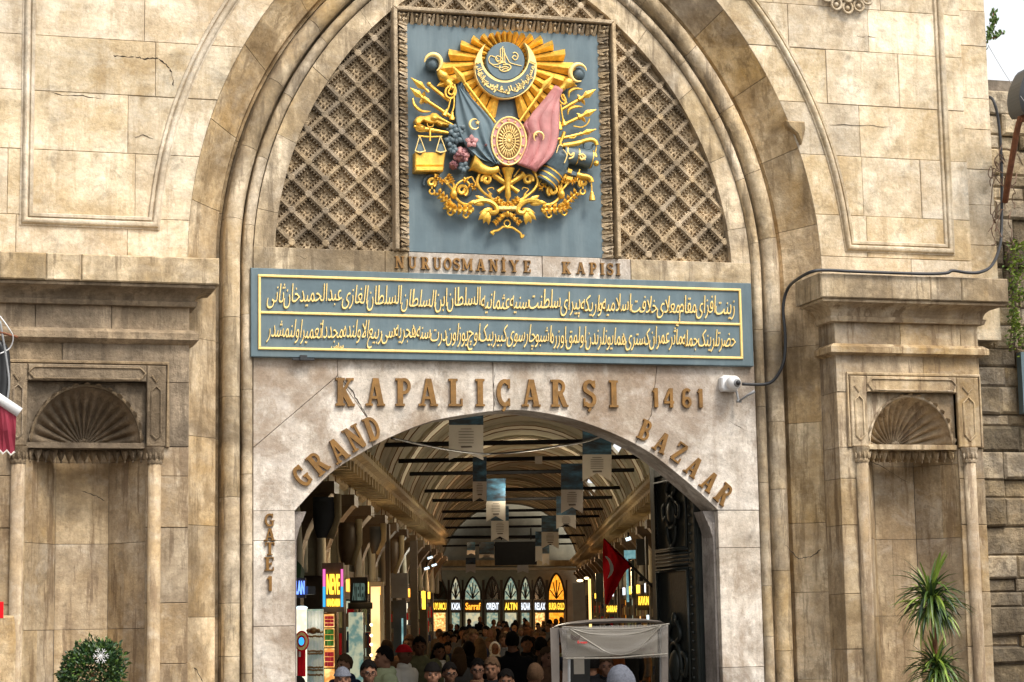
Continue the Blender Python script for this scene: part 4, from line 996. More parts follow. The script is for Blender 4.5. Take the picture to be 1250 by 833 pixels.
# ------------------------------------------------------------------ blue inscription board
brd = empty('inscription_board', (0, 0, P(610, 440, 0).z))
tag(brd, 'long slate blue board with two lines of raised gold Ottoman script over the entrance', 'inscription board')
bi = Matrix.Translation((0, 0, -brd.location.z)); YB = -.075
def bpart(o): o.data.transform(bi); o.parent = brd; return o
b0, b1 = PXZ(306, 437, YB), PXZ(917, 346, YB); zt_ = (PXZ(306, 327, YB)[1] + b1[1]) / 2; zb_ = (b0[1] + PXZ(917, 446, YB)[1]) / 2
m2 = MB(); m2.prism([(b0[0], zb_), (b1[0], zb_), (b1[0], zt_), (b0[0], zt_)], YB, -.002, .006); bpart(m2.build('board', MT['teal']))
g0, g1 = PXZ(315, 427, YB), PXZ(904, 353, YB); gm = PXZ(610, 389, YB)[1]
fr_ = lambda a, b, n_='gilt_fillet': bpart((lambda q_: (q_.prism([(min(a[0], b[0]), min(a[1], b[1])), (max(a[0], b[0]), min(a[1], b[1])), (max(a[0], b[0]), max(a[1], b[1])), (min(a[0], b[0]), max(a[1], b[1]))], YB - .018, YB + .005, .006), q_)[1])(MB()).build(n_, MT['goldl']))
wf = .026
fr_((g0[0], g1[1] - wf), (g1[0], g1[1])); fr_((g0[0], g0[1]), (g1[0], g0[1] + wf)); fr_((g0[0] + wf, gm - wf / 2), (g1[0] - wf, gm + wf / 2))
fr_((g0[0], g0[1] + wf), (g0[0] + wf, g1[1] - wf)); fr_((g1[0] - wf, g0[1] + wf), (g1[0], g1[1] - wf))
L1 = 'زینت افزای مقام معلای خلافت اسلامیه و اریکه پیرای سلطنت سنیه عثمانیه السلطان ابن السلطان السلطان الغازی عبدالحمید خان ثانی'
L2 = 'حضرتلرینک جمله مآثر عمران کستری همایونلرندن اولمق اوزره اشبو چارسوی کبیر بیک اوچ یوز اون درت سنه هجریه سی ربیع الاولنده مجددا تعمیر اولنمشدر'
for line, z0_, zz1 in ((L1, gm, g1[1] - wf), (L2, g0[1] + wf, gm)):
    wl = line.split(); ms = [textmesh(shape(w_), .3, -.008, 3) for w_ in wl]
    ext = [(min(v_.co.x for v_ in m_.vertices), max(v_.co.x for v_ in m_.vertices)) for m_ in ms]
    gap = .02; tot = sum(b - a for a, b in ext) + gap * (len(ms) - 1)
    wid = (g1[0] - g0[0]) - 2 * wf - .12; sx = wid / tot; x = g1[0] - wf - .06; hh = zz1 - z0_
    for m_, (a, b) in zip(ms, ext):
        x -= (b - a) * sx
        ro = rad(R.uniform(-1.5, 4)); sz = hh * .74 * R.uniform(.94, 1.06)
        bpart(put_text(m_, 'word', MT['goldl'], None, x - a * sx, z0_ + hh * (.30 + R.uniform(-.03, .03)), sx, sz, YB + .002, .02, ro, .12)); x -= gap * sx
m_ = textmesh(shape('سامی'), .3, .02, 2); pz = PXZ(404, 426, YB); bpart(put_text(m_, 'word', MT['goldl'], None, pz[0], pz[1] + .01, .055, .07, YB + .002, .012))
m2 = MB(); c_ = P(370, 436, YB); m2.box((c_.x, YB - .01, c_.z - .01), (.07, .05, .05)); m2.box((c_.x, YB - .002, c_.z - .022), (.22, .03, .02)); bpart(m2.build('clip', MT['black']))

# ------------------------------------------------------------------ slab-serif bronze letters, drawn as strokes on a 1 x 1 cell
def arcp(cx, cy, rx_, rz_, a0, a1, n=10): return [(cx + rx_ * cos(rad(a0 + (a1 - a0) * k / n)), cy + rz_ * sin(rad(a0 + (a1 - a0) * k / n))) for k in range(n + 1)]
ST, TH, SE = .20, .10, .085                       # stem, thin stroke, serif thickness (cell height 1)
def V(x, z0=0, z1=1, w_=ST): return ([(x, z0), (x, z1)], w_)
def Hs(x0, x1, z, w_=SE): return ([(x0, z), (x1, z)], w_)
def ser(x, z, w_=.36): return Hs(x - w_ / 2, x + w_ / 2, z)
s0, s1 = SE / 2, 1 - SE / 2
GL = {
 'K': (.72, [V(.18), ser(.18, s0), ser(.18, s1), ([(.22, .38), (.58, .98)], TH), ([(.30, .52), (.60, .02)], ST * .95), ser(.60, s0, .30), ser(.56, s1, .30)]),
 'A': (.74, [([(.13, .02), (.34, .98)], TH), ([(.60, .02), (.39, .98)], ST), Hs(.20, .55, .30, TH), ser(.13, s0, .28), ser(.60, s0, .32), Hs(.28, .44, s1)]),
 'P': (.66, [V(.18), ser(.18, s0), Hs(.0, .36, s1), ([(.20, s1 - .02)] + arcp(.34, .72, .20, .235, 90, -90) + [(.20, .485)], .12)]),
 'L': (.58, [V(.18), ser(.18, s0), ser(.18, s1), Hs(.1, .54, s0), ([(.52, .0), (.52, .28)], .07)]),
 'I': (.36, [V(.18), ser(.18, s0), ser(.18, s1)]),
 'C': (.66, [(arcp(.36, .5, .25, .43, 50, 310, 16), .15), ([(.54, .66), (.54, 1)], .08), ([(.54, .02), (.54, .30)], .07)]),
 'R': (.72, [V(.18), ser(.18, s0), Hs(.0, .36, s1), ([(.20, s1 - .02)] + arcp(.34, .735, .19, .215, 90, -90) + [(.20, .52)], .12), ([(.38, .50), (.58, .03)], ST * .9), ser(.60, s0, .24)]),
 'S': (.60, [([(.50, .78)] + arcp(.29, .73, .19, .21, 30, 220, 8) + arcp(.29, .27, .21, .22, 60, -150, 9), .14), ([(.50, .70), (.50, .98)], .07), ([(.08, .02), (.08, .32)], .07)]),
 'G': (.72, [(arcp(.36, .5, .25, .43, 50, 300, 16), .15), ([(.55, .68), (.55, 1)], .08), V(.55, .06, .44, .15), Hs(.40, .68, .44)]),
 'N': (.76, [V(.15, 0, 1, TH), V(.62, 0, 1, TH), ([(.16, .97), (.60, .03)], ST), ser(.15, s0, .28), Hs(.0, .24, s1), ser(.62, s1, .28)]),
 'D': (.70, [V(.18), Hs(.0, .30, s0), Hs(.0, .30, s1), ([(.20, s1 - .01)] + arcp(.30, .5, .27, .44, 90, -90, 12) + [(.20, s0 + .01)], .13)]),
 'B': (.68, [V(.18), Hs(.0, .3, s0), Hs(.0, .3, s1), ([(.20, s1 - .01)] + arcp(.32, .745, .18, .20, 90, -90, 8) + [(.20, .53)], .12), ([(.20, .53)] + arcp(.34, .275, .21, .225, 90, -90, 8) + [(.20, .05)], .125)]),
 'Z': (.64, [Hs(.06, .56, s1), Hs(.06, .58, s0), ([(.53, .93), (.12, .07)], ST * .9), V(.09, .74, 1, .07), V(.57, 0, .28, .07)]),
 'T': (.66, [V(.33), Hs(.03, .63, s1), ser(.33, s0), V(.05, .74, 1, .07), V(.61, .74, 1, .07)]),
 'E': (.62, [V(.18), Hs(.0, .55, s1), Hs(.0, .56, s0), Hs(.2, .42, .5, TH), V(.54, .74, 1, .07), V(.55, 0, .27, .07), V(.42, .38, .62, .06)]),
 'U': (.72, [V(.17, .3, 1, .17), V(.56, .3, 1, TH), (arcp(.365, .32, .195, .26, 180, 360, 10), .14), ser(.17, s1, .30), ser(.56, s1, .26)]),
 'O': (.70, [(arcp(.35, .5, .24, .43, 0, 180, 14), .15), (arcp(.35, .5, .24, .43, 180, 360, 14), .15)]),
 'M': (.92, [V(.14, 0, 1, TH), V(.76, 0, 1, .17), ([(.16, .97), (.45, .15)], .17), ([(.45, .15), (.74, .97)], TH), ser(.14, s0, .26), ser(.76, s0, .30), Hs(.0, .24, s1), Hs(.68, .92, s1)]),
 'Y': (.74, [V(.37, 0, .5, .18), ([(.12, .97), (.37, .45)], .18), ([(.62, .97), (.37, .45)], TH), ser(.37, s0), ser(.12, s1, .28), ser(.62, s1, .26)]),
 '1': (.34, [V(.2), ([(.04, .80), (.2, .95)], .11)]),
 '4': (.62, [V(.44, 0, 1, .17), ([(.38, .96), (.06, .32)], .13), Hs(.02, .60, .27, .13), Hs(.34, .55, s0)]),
 '6': (.60, [(arcp(.30, .28, .20, .22, 0, 360, 16), .15), ([(.10, .30), (.12, .62)] + arcp(.32, .72, .20, .22, 165, 35, 6), .15)]),
}
def stroke_poly(pts, w_, sc_x, sc_z):
    pts = [Vector((a * sc_x, b * sc_z)) for a, b in pts]; L_ = []; R_ = []; n = len(pts)
    hw = w_ * sc_z / 2
    for i in range(n):
        e1 = (pts[i] - pts[i - 1]).normalized() if i else None; e2 = (pts[i + 1] - pts[i]).normalized() if i < n - 1 else None
        if e1 is None: e1 = e2
        if e2 is None: e2 = e1
        n1 = Vector((-e1.y, e1.x)); n2 = Vector((-e2.y, e2.x)); m_ = (n1 + n2)
        m_ = m_.normalized() if m_.length > .1 else n1; k = min(1.6, 1 / max(.5, m_.dot(n1)))
        L_.append(pts[i] + m_ * hw * k); R_.append(pts[i] - m_ * hw * k)
    return L_, R_
def letter(ch, cx, cz, hgt, rot, parent, mat, y=0.0, dep=.035, wf_=.92, extra=None):
    base = {'Ç': 'C', 'Ş': 'S', 'İ': 'I'}.get(ch, ch); wd, sts = GL[base]; m3 = MB()
    sts = list(sts)
    if ch in 'ÇŞ': sts.append(([(wd * .5, .04), (wd * .5 + .02, -.08), (wd * .5 - .06, -.16)], .09))
    if ch == 'İ': sts.append(([(.11, 1.14), (.25, 1.14)], .13))
    for k, (pts, w_) in enumerate(sts):
        L_, R_ = stroke_poly(pts, w_, hgt * wf_, hgt); f = y - dep + k * .0015; n = len(L_)
        vs = []
        for a, b in zip(L_, R_): vs += [(a.x, f, a.y), (b.x, f, b.y), (a.x, y + .004, a.y), (b.x, y + .004, b.y)]
        fs = []
        for i in range(n - 1):
            o = i * 4; fs += [(o, o + 4, o + 5, o + 1), (o, o + 2, o + 6, o + 4), (o + 1, o + 5, o + 7, o + 3)]
        fs += [(0, 1, 3, 2), ((n - 1) * 4, (n - 1) * 4 + 2, (n - 1) * 4 + 3, (n - 1) * 4 + 1)]
        m3.add(vs, fs)
    m_ = Matrix.Translation((cx, 0, cz)) @ Matrix.Rotation(-rad(rot), 4, 'Y') @ Matrix.Translation((-wd * wf_ * hgt / 2, 0, -hgt / 2))
    me = m3.mesh('letter', mat); bm = bmesh.new(); bm.from_mesh(me); bmesh.ops.recalc_face_normals(bm, faces=bm.faces); bm.to_mesh(me); bm.free()
    me.transform(Matrix.Translation(-Vector(parent.location)) @ m_); return link('letter', me, parent)
def lettering(name, label, lst, mat='bronze', wf_=.92, dep=.035):
    x0, z0 = PXZ(lst[0][1], lst[0][2], 0); t = empty(name, (x0, 0, z0)); tag(t, label, 'lettering')
    for ch, px, py, hp_, ro in lst:
        x, z = PXZ(px, py, -.02); letter(ch, x, z, hp_ * .00825, ro, t, MT[mat], 0, dep, wf_)
    return t
KA = [('K', 421, 478.6), ('A', 458, 478.8), ('P', 493, 479), ('A', 522.5, 479.2), ('L', 556.5, 479.4), ('I', 586, 479.6), ('Ç', 615, 479.8), ('A', 648, 480), ('R', 683, 480.4), ('Ş', 719.5, 480.6), ('I', 749, 481)]
lettering('bronze_lettering', 'large bronze letters reading KAPALIÇARŞI across the marble above the arch', [(c_, x, y, 34, 0) for c_, x, y in KA])
lettering('bronze_numerals', 'bronze numerals 1461 at the end of the KAPALIÇARŞI line', [('1', 800, 485.7, 24.5, 0), ('4', 816.5, 486, 24.5, 0), ('6', 838, 486.2, 24.5, 0), ('1', 854.5, 486.5, 24, 0)])
lettering('bronze_lettering', 'bronze letters reading GRAND climbing along the left side of the arch', [('G', 368.6, 581.3, 27, 41), ('R', 388.3, 565.5, 28, 40), ('A', 412, 550, 29, 33), ('N', 433, 534.7, 30, 29), ('D', 454.9, 523.2, 29, 20)])
lettering('bronze_lettering', 'bronze letters reading BAZAAR descending along the right side of the arch', [('B', 788, 525.8, 26, -24), ('A', 807.9, 540.4, 26, -29), ('Z', 829, 552.6, 26, -35), ('A', 847, 570, 26, -37), ('A', 866, 588, 26, -38), ('R', 884, 603.8, 27, -41)])
lettering('bronze_lettering', 'small worn bronze letters reading GATE 1 stacked down the left jamb', [('G', 329, 635, 15.5, 0), ('A', 329.3, 652.7, 14.5, 0), ('T', 329.4, 670, 15, 0), ('E', 329, 688.5, 16, 0), ('1', 329.2, 712.6, 17.5, 0)], 'bronze', 1.2)
NU = [('N', 488), ('U', 503.5), ('R', 519.5), ('U', 534), ('O', 546.5), ('S', 557.5), ('M', 570.5), ('A', 587), ('N', 602.8), ('İ', 615), ('Y', 628), ('E', 644), ('K', 691.5), ('A', 709), ('P', 724.5), ('I', 735.5), ('S', 745), ('I', 755)]
lettering('bronze_lettering', 'weathered bronze letters reading NURUOSMANİYE KAPISI on the ledge above the blue board', [(c_, x, 320.2 + (x - 485) * .0325, 15.2, 0) for c_, x in NU], 'bronze', 1.06, .025)

# ------------------------------------------------------------------ camera, cables, plants, street clutter
def toloc(o, root): o.data.transform(Matrix.Translation(-Vector(root.location))); o.parent = root; return o
cc = empty('security_camera', tuple(P(893, 468, -.05))); tag(cc, 'white dome security camera fixed to the marble at the right end of the blue board', 'security camera')
c_ = P(893, 468, -.12)
m2 = MB(); m2.prism([(c_.x - .10 + dx_, c_.z + dz_) for dx_, dz_ in ((.0, -.05), (.02, -.08), (.17, -.08), (.19, -.05), (.19, .06), (.16, .085), (.03, .085), (.0, .06))], -.10, 0, .012); toloc(m2.build('mounting_box', MT['white']), cc)
m2 = MB(); m2.ball((c_.x + .01, -.15, c_.z), (.078, .085, .078), 18, 12); toloc(m2.build('dome', MT['white'], smooth=True), cc)
m2 = MB(); m2.ball((c_.x + .02, -.20, c_.z - .005), (.048, .05, .048), 14, 10); toloc(m2.build('lens_ring', MT['grey'], smooth=True), cc)
m2 = MB(); m2.ball((c_.x + .025, -.235, c_.z - .008), (.028, .03, .028), 12, 8); toloc(m2.build('lens', MT['black'], smooth=True), cc)
m2 = MB(); a, b, d_, e_ = P(899, 478, -.05), P(902, 490, -.10), P(912, 483, -.2), P(921, 478, -.26); m2.tube([a, b, d_, e_], [.014, .014, .012, .018], 8); m2.box(b, (.05, .03, .03)); toloc(m2.build('bracket', MT['grey'], smooth=True), cc)
def cable(name, px_pts, r_, label, mat='cable', cat='cable', n=6):
    pts = smoothline([tuple(P(x, y, yy)) for x, y, yy in px_pts], n); m3 = MB(); m3.tube(pts, r_, 8)
    return tag(m3.build(name, MT[mat], smooth=True), label, cat)
cable('conduit', [(906, 469, -.10), (935, 469, -.12), (948, 460, -.16), (957, 440, -.22), (958.5, 410, -.24), (956, 375, -.26), (962, 352, -.34), (975, 340, -.70), (992, 331.5, -.93), (1010, 330, -.93), (1040, 331.5, -.93), (1080, 333, -.93), (1130, 334.5, -.93), (1155, 333.5, -.93), (1163, 330.5, -.93), (1180, 333, -.93), (1196, 332.5, -.93), (1210, 325, -.80), (1219, 306, -.50), (1222.5, 280, -.28), (1222.5, 200, -.24), (1219, 150, -.24), (1213, 124, -.24), (1206, 118, -.1)], .017, 'thick dark conduit running from the camera along the right cornice and up the corner')
cb = tag(MB().build('x', MT['cable']), 'x', 'x'); bpy.data.objects.remove(cb)
# creeper on the right wall
leafmat = {}
for nm_, cl in (('leaf_green', (.075, .14, .022)), ('leaf_bright', (.22, .32, .045)), ('leaf_dark', (.022, .060, .018))): leafmat[nm_] = paint(nm_, cl, .45, 0, .35, 3, .1)
for m_ in list(leafmat.values()):
    m_.node_tree.nodes['Principled BSDF'].inputs['Subsurface Weight'].default_value = 0.0
def leaf_cloud(n, fn, size, name, mats, parent):
    for mi, mt in enumerate(mats):
        m3 = MB()
        for k in range(n // len(mats)):
            p_, out = fn(); L = size * R.uniform(.6, 1.3); d_ = (out + Vector((R.uniform(-1, 1), R.uniform(-1, 1), R.uniform(-.8, .8))) * .8).normalized(); sd = d_.cross(Vector((R.uniform(-1, 1), R.uniform(-1, 1), R.uniform(-1, 1)))).normalized(); up_ = d_.cross(sd)
            m3.add([p_, p_ + d_ * L * .4 + sd * L * .26 + up_ * L * .05, p_ + d_ * L, p_ + d_ * L * .4 - sd * L * .26 + up_ * L * .05, p_ + d_ * L * .5 - up_ * L * .08], [(0, 1, 4), (1, 2, 4), (2, 3, 4), (3, 0, 4)])
        o = m3.build(name, leafmat[mt], None); toloc(o, parent)
cr = empty('creeper', tuple(P(1238, 420, -.1))); tag(cr, 'bright green creeper hanging on the rubble wall at the right edge', 'creeper')
def cfn():
    k = R.random(); px = R.gauss(1241, 7); py = R.uniform(295, 370) if k < .55 else (R.gauss(408, 12) if k < .85 else R.uniform(370, 400))
    if 370 < py < 398: px = R.gauss(1236, 3)
    p_ = P(max(1226, px), py, R.uniform(-.42, -.08)); return p_, Vector((0, -1, .2))
leaf_cloud(650, cfn, .055, 'foliage', ['leaf_green', 'leaf_bright', 'leaf_bright'], cr)
m2 = MB()
for k in range(4): m2.tube(smoothline([tuple(P(1236 + R.uniform(-4, 6), y, -.12)) for y in (290, 330, 370, 400, 430)], 3), .010, 5)
toloc(m2.build('stem', paint('vine_bark', (.07, .045, .03), .8)), cr)
# dry vine tangle beside the pipe
dv = empty('dry_vine', tuple(P(1222, 270, -.3))); tag(dv, 'tangle of bare brown vine stems beside the rusty pipe', 'vine'); m2 = MB()
for k in range(16):
    x, y = R.uniform(1214, 1236), R.uniform(165, 280); pts = [P(x, y, -.3)]
    for j in range(5): x += R.uniform(-8, 7); y += R.uniform(-10, 16); pts.append(P(x, y, -.3 + R.uniform(-.1, .08)))
    m2.tube(smoothline([tuple(p_) for p_ in pts], 3), .006, 4)
toloc(m2.build('vine', paint('dry_stem', (.16, .10, .065), .9)), dv)
# rusty pipe and lamp
rp_ = empty('street_lamp', tuple(P(1228, 250, -.6))); tag(rp_, 'grey street lamp head on a rusty bent pipe at the right edge', 'street lamp')
m2 = MB(); m2.tube(smoothline([tuple(P(x, y, yy)) for x, y, yy in ((1227, 246, -.3), (1231, 220, -.55), (1237, 185, -.75), (1244, 150, -.95), (1256, 120, -1.1))], 5), .034, 10); toloc(m2.build('pipe', MT['rust'], smooth=True), rp_)
m2 = MB(); lp = [P(1244, 142, -1.0), P(1240, 135, -1.0), P(1238, 118, -1.0), P(1243, 98, -1.0), P(1256, 82, -1.0), P(1290, 88, -1.0), P(1290, 140, -1.0)]
lp = smoothline([(p_.x, p_.z) for p_ in lp], 4); m2.prism([tuple(p_) for p_ in lp], -1.15, -.85, .04); toloc(m2.build('lamp_housing', MT['lampgrey']), rp_)
m2 = MB(); a = P(1246, 146, -1.0); m2.tube([a, P(1290, 146, -1.0)], .03, 8); toloc(m2.build('clamp', MT['rust']), rp_)
# roof twig
tw = empty('roof_weed', tuple(P(1203, 60, -.1))); tag(tw, 'small leafy weed growing from the top right corner of the gateway', 'weed')
m2 = MB(); br = [[(1200, 62), (1206, 48), (1211, 30), (1213, 14)], [(1206, 48), (1215, 46), (1224, 40)], [(1209, 38), (1214, 30), (1216, 22)]]
for b_ in br: m2.tube([P(x, y, -.12) for x, y in b_], .006, 5)
toloc(m2.build('stem', MT['rust']), tw)
def tfn():
    b_ = R.choice(br); u = R.random() * (len(b_) - 1); i = int(u); f = u - i; x = b_[i][0] + (b_[i + 1][0] - b_[i][0]) * f; y = b_[i][1] + (b_[i + 1][1] - b_[i][1]) * f
    return P(x + R.uniform(-3, 3), y + R.uniform(-3, 3), -.12 + R.uniform(-.05, .05)), Vector((0, 0, 1))
leaf_cloud(260, tfn, .05, 'foliage', ['leaf_green'], tw)
cable('thin_wire', [(1206, 55, -.15), (1228, 92, -.6), (1252, 126, -1.3)], .0035, 'thin wire sloping from the gateway corner towards the street lamp', 'grey')
m2 = MB(); a = P(1247, 430, -.15); b_ = P(1247, 505, -.15); m2.box(((a.x + .12), -.12, (a.z + b_.z) / 2), (.28, .10, a.z - b_.z)); 
tag(m2.build('utility_box', MT['teal']), 'pale blue metal box on the rubble wall below the creeper', 'box')
# left edge: cables, awning, red strip, junction of wires
cables = [([(0, 386, -1.2), (10, 400, -1.2), (16, 412, -1.15), (12, 425, -1.1), (0, 432, -1.1)], .006, 'white', 'white looped wire at the left edge above the awning'),
          ([(-4, 405, -1.1), (8, 408, -1.1), (22, 412, -1.1)], .012, 'rust', 'tan stiff wire pointing right at the left edge'),
          ([(0, 392, -1.1), (8, 440, -1.1), (11, 470, -1.1), (7, 500, -1.1), (5, 530, -1.2)], .010, 'grey', 'white cable hanging down behind the awning'),
          ([(-6, 420, -1.05), (4, 428, -1.05), (6, 460, -1.05), (2, 500, -1.05), (0, 540, -1.1)], .05, 'black', 'thick black cable bundle hanging at the left edge')]
for pts, r_, mt, lb in cables: cable('hanging_cable', pts, r_, lb, mt)
aw = empty('awning', tuple(P(0, 500, -2.2))); tag(aw, 'corner of a maroon awning with a white roller tube and scalloped hem', 'awning')
YA = -2.2
e0, e1 = P(-60, 455, -1.6), P(24, 506, -1.6)
m2 = MB(); a, b_ = P(-60, 448, YA), P(24, 504, YA); m2.tube([a, b_], .045, 12); toloc(m2.build('roller_tube', MT['white'], smooth=True), aw)
m2 = MB(); n = 16; top = [P(-60 + 80 * k / n, 456 + 52 * k / n, YA) for k in range(n + 1)]; bot = [P(-60 + 78 * k / n, 540 + 12 * k / n + (5 if k % 2 else 0), YA + .05) for k in range(n + 1)]
m2.grid([top, [t_.lerp(u_, .5) + Vector((0, -.02 * (k % 3), 0)) for k, (t_, u_) in enumerate(zip(top, bot))], bot]); o = toloc(m2.build('canvas', MT['awning']), aw)
sm = o.modifiers.new('thickness', 'SOLIDIFY'); sm.thickness = .006
m2 = MB(); m2.tube([p_ + Vector((0, -.006, .004)) for p_ in bot], .010, 5); toloc(m2.build('hem', MT['whitecloth']), aw)
m2 = MB(); a, b_ = P(-8, 735, -1.4), P(4, 755, -1.4); m2.prism([(a.x, b_.z), (b_.x, b_.z), (b_.x, a.z), (a.x, a.z)], -1.42, -1.38, .004); m2.box(((a.x + .02), -1.4, b_.z / 2), (.04, .04, b_.z))
tag(m2.build('red_sign', MT['red']), 'edge of a red sign on a post at the left border', 'sign')
m2 = MB(); a = P(18, 752, YP - .05); m2.prism([(-5.6, 0), (a.x, 0), (a.x + .01, a.z - .2), (a.x - .01, a.z), (-5.3, a.z + .02), (-5.6, a.z - .05)], YP - .16, YP - .12 + .1, .02)
tag(m2.build('stone_slab', MT['reveal']), 'pale broken stone slab leaning against the base of the left colonnette', 'stone slab')
# clipped bush with snowflake, bottom left
bp = P(113, 833, -1.3)
bs = empty('potted_bush', (bp.x, -1.3, 0)); tag(bs, 'dark green rounded bush in a pot in front of the left niche', 'bush')
bc = P(112, 822, -1.3)
def bfn():
    while True:
        v_ = Vector((R.gauss(0, 1), R.gauss(0, 1), R.gauss(0, 1))).normalized() * R.uniform(.55, 1.04) ** .6
        k = 1 + .16 * sin(v_.x * 11 + 1) * cos(v_.z * 9 + v_.y * 7) + .05 * sin(v_.z * 26)
        return bc + Vector((v_.x * .265 * k + .05 * v_.z, v_.y * .27, v_.z * .30 * k - .02)), v_.normalized()
leaf_cloud(5200, bfn, .045, 'foliage', ['leaf_dark', 'leaf_dark', 'leaf_green'], bs)
m2 = MB(); m2.tube([(bp.x, -1.3, .45), (bp.x, -1.3, bc.z)], [.03, .02], 8); toloc(m2.build('trunk', MT['rust']), bs)
def potm(x, y, r_, h, name_root, mat='bronze'):
    m3 = MB(); zz_ = [0, .02, h * .9, h, h, h * .86]; m3.tube([(x, y, z_) for z_ in zz_], [r_ * .7, r_ * .72, r_ * .95, r_, r_ * .9, r_ * .86], 20); return toloc(m3.build('pot', MT[mat], smooth=False), name_root)
potm(bp.x, -1.3, .26, .5, bs)
sn = P(123, 801, -1.66); m2 = MB()
for k in range(12):
    a = 2 * pi * k / 12; L = .068 if k % 2 == 0 else .04; e_ = sn + Vector((cos(a) * L, -.01, sin(a) * L)); m2.tube([sn, e_], .0028, 5)
    if k % 2 == 0:
        for s in (-1, 1):
            b_ = sn + (e_ - sn) * .6; m2.tube([b_, b_ + Vector((cos(a + s * .8), 0, sin(a + s * .8))) * .03], .0024, 4)
m2.ball(sn, .010, 8, 6)
tag(m2.build('snowflake_ornament', MT['white']), 'white snowflake ornament hung on the rounded bush', 'ornament')
# dragon tree, bottom right
dp_ = P(1140, 760, -1.2); dr = empty('dragon_tree', (dp_.x, -1.2, 0)); tag(dr, 'tall dragon tree with two tufts of arching strap leaves in front of the right niche', 'plant')
m2 = MB(); m2.tube([(dp_.x + .02, -1.2, .35), (dp_.x + .03, -1.18, 1.0), (dp_.x - .01, -1.2, dp_.z + .05)], [.035, .03, .022], 8); toloc(m2.build('trunk', MT['rust']), dr)
potm(dp_.x, -1.2, .22, .42, dr)
def strap(base, az, el, L, wd):
    d_ = Vector((cos(az) * cos(el), sin(az) * cos(el), sin(el))); p_ = Vector(base); pts = [p_.copy()]
    for k in range(8): d_ = (d_ + Vector((R.uniform(-.05, .05), R.uniform(-.05, .05), -.21 * L / .35 * (1 - sin(el) * .55)))).normalized(); p_ = p_ + d_ * L / 8; pts.append(p_.copy())
    sd = Vector((-sin(az), cos(az), 0)); rows = []
    for k, q_ in enumerate(pts):
        w_ = wd * (sin(pi * (.12 + .88 * k / 8)) ** .7 if k < 8 else .05); rows.append([q_ - sd * w_, q_ + Vector((0, 0, -w_ * .6)), q_ + sd * w_])
    return rows
for (px, py, n_, L) in ((1136, 735, 210, .50), (1143, 818, 130, .44)):
    b_ = P(px, py, -1.2)
    for mt in ('leaf_green', 'leaf_bright', 'leaf_dark'):
        m2 = MB()
        for k in range(n_ // 3): m2.grid(strap(b_ + Vector((0, 0, R.uniform(-.12, .12))), R.uniform(0, 2 * pi), R.choice((R.uniform(-.2, .6), R.uniform(.3, 1.4))), L * R.uniform(.6, 1.05), .013))
        toloc(m2.build('strap_leaves', leafmat[mt], None), dr)
m2 = MB()
for k in range(7): m2.grid(strap(P(1141, 715, -1.2), R.uniform(-2, -1), R.uniform(1.2, 1.5), .38, .013))
toloc(m2.build('strap_leaves', leafmat['leaf_bright'], None), dr)
# ------------------------------------------------------------------ iron door leaf, opened inwards against the right jamb
dl = empty('iron_door', (XAR - .10, .5, 0)); tag(dl, 'dark green-black panelled iron door leaf folded back inside the right jamb', 'door')
DX = XAR - .01; DY0, DY1 = .44, 1.80; DT = P(792, 568, DY1).z
def dbox(y0, y1, z0, z1, x0, th, name, mat='iron', bev=.01):
    # a slab lying in the plane x = const, facing -x
    m3 = MB(); pol = [(y0, z0), (y1, z0), (y1, z1), (y0, z1)]; m3.prism(pol, x0 - th, x0, bev)
    # swap axes: prism (x,z) with depth y  ->  (depth, x, z)
    m3.v = [(b, a, c) for a, b, c in m3.v]; return toloc(m3.build(name, MT[mat], None, fix=True), dl)
dbox(DY0, DY1, 0.05, DT, DX, .06, 'leaf')
XF = DX - .06
for (a, b, z0, z1) in ((DY0, DY0 + .20, .05, DT), (DY1 - .16, DY1, .05, DT), (DY0 + .2, DY1 - .16, 2.62, 2.78), (DY0 + .2, DY1 - .16, 1.05, 1.2), (DY0 + .2, DY1 - .16, DT - .16, DT)):
    dbox(a, b, z0, z1, XF, .03, 'rail')
for (z0, z1) in ((2.80, DT - .2), (1.22, 2.60)):
    pts = [(XF - .035, a, b) for a, b in ((DY0 + .22, z0 + .02), (DY1 - .18, z0 + .02), (DY1 - .18, z1 - .02), (DY0 + .22, z1 - .02), (DY0 + .22, z0 + .02))]
    m3 = MB(); m3.tube(pts, .018, 6); toloc(m3.build('panel_bead', MT['iron'], smooth=True), dl)
m3 = MB()
for z in [2.60 + .04 * k for k in range(6)]: m3.tube([(XF - .035, DY0 + .2, z), (XF - .035, DY1 - .16, z)], .012, 6)
toloc(m3.build('mid_rail_reeding', MT['iron'], smooth=True), dl)
for k in range(34):
    m3 = MB(); m3.ball((XF - .03, DY0 + .12, .3 + k * .095), (.018, .018, .018), 7, 5); toloc(m3.build('rivet', MT['iron'], smooth=True), dl)
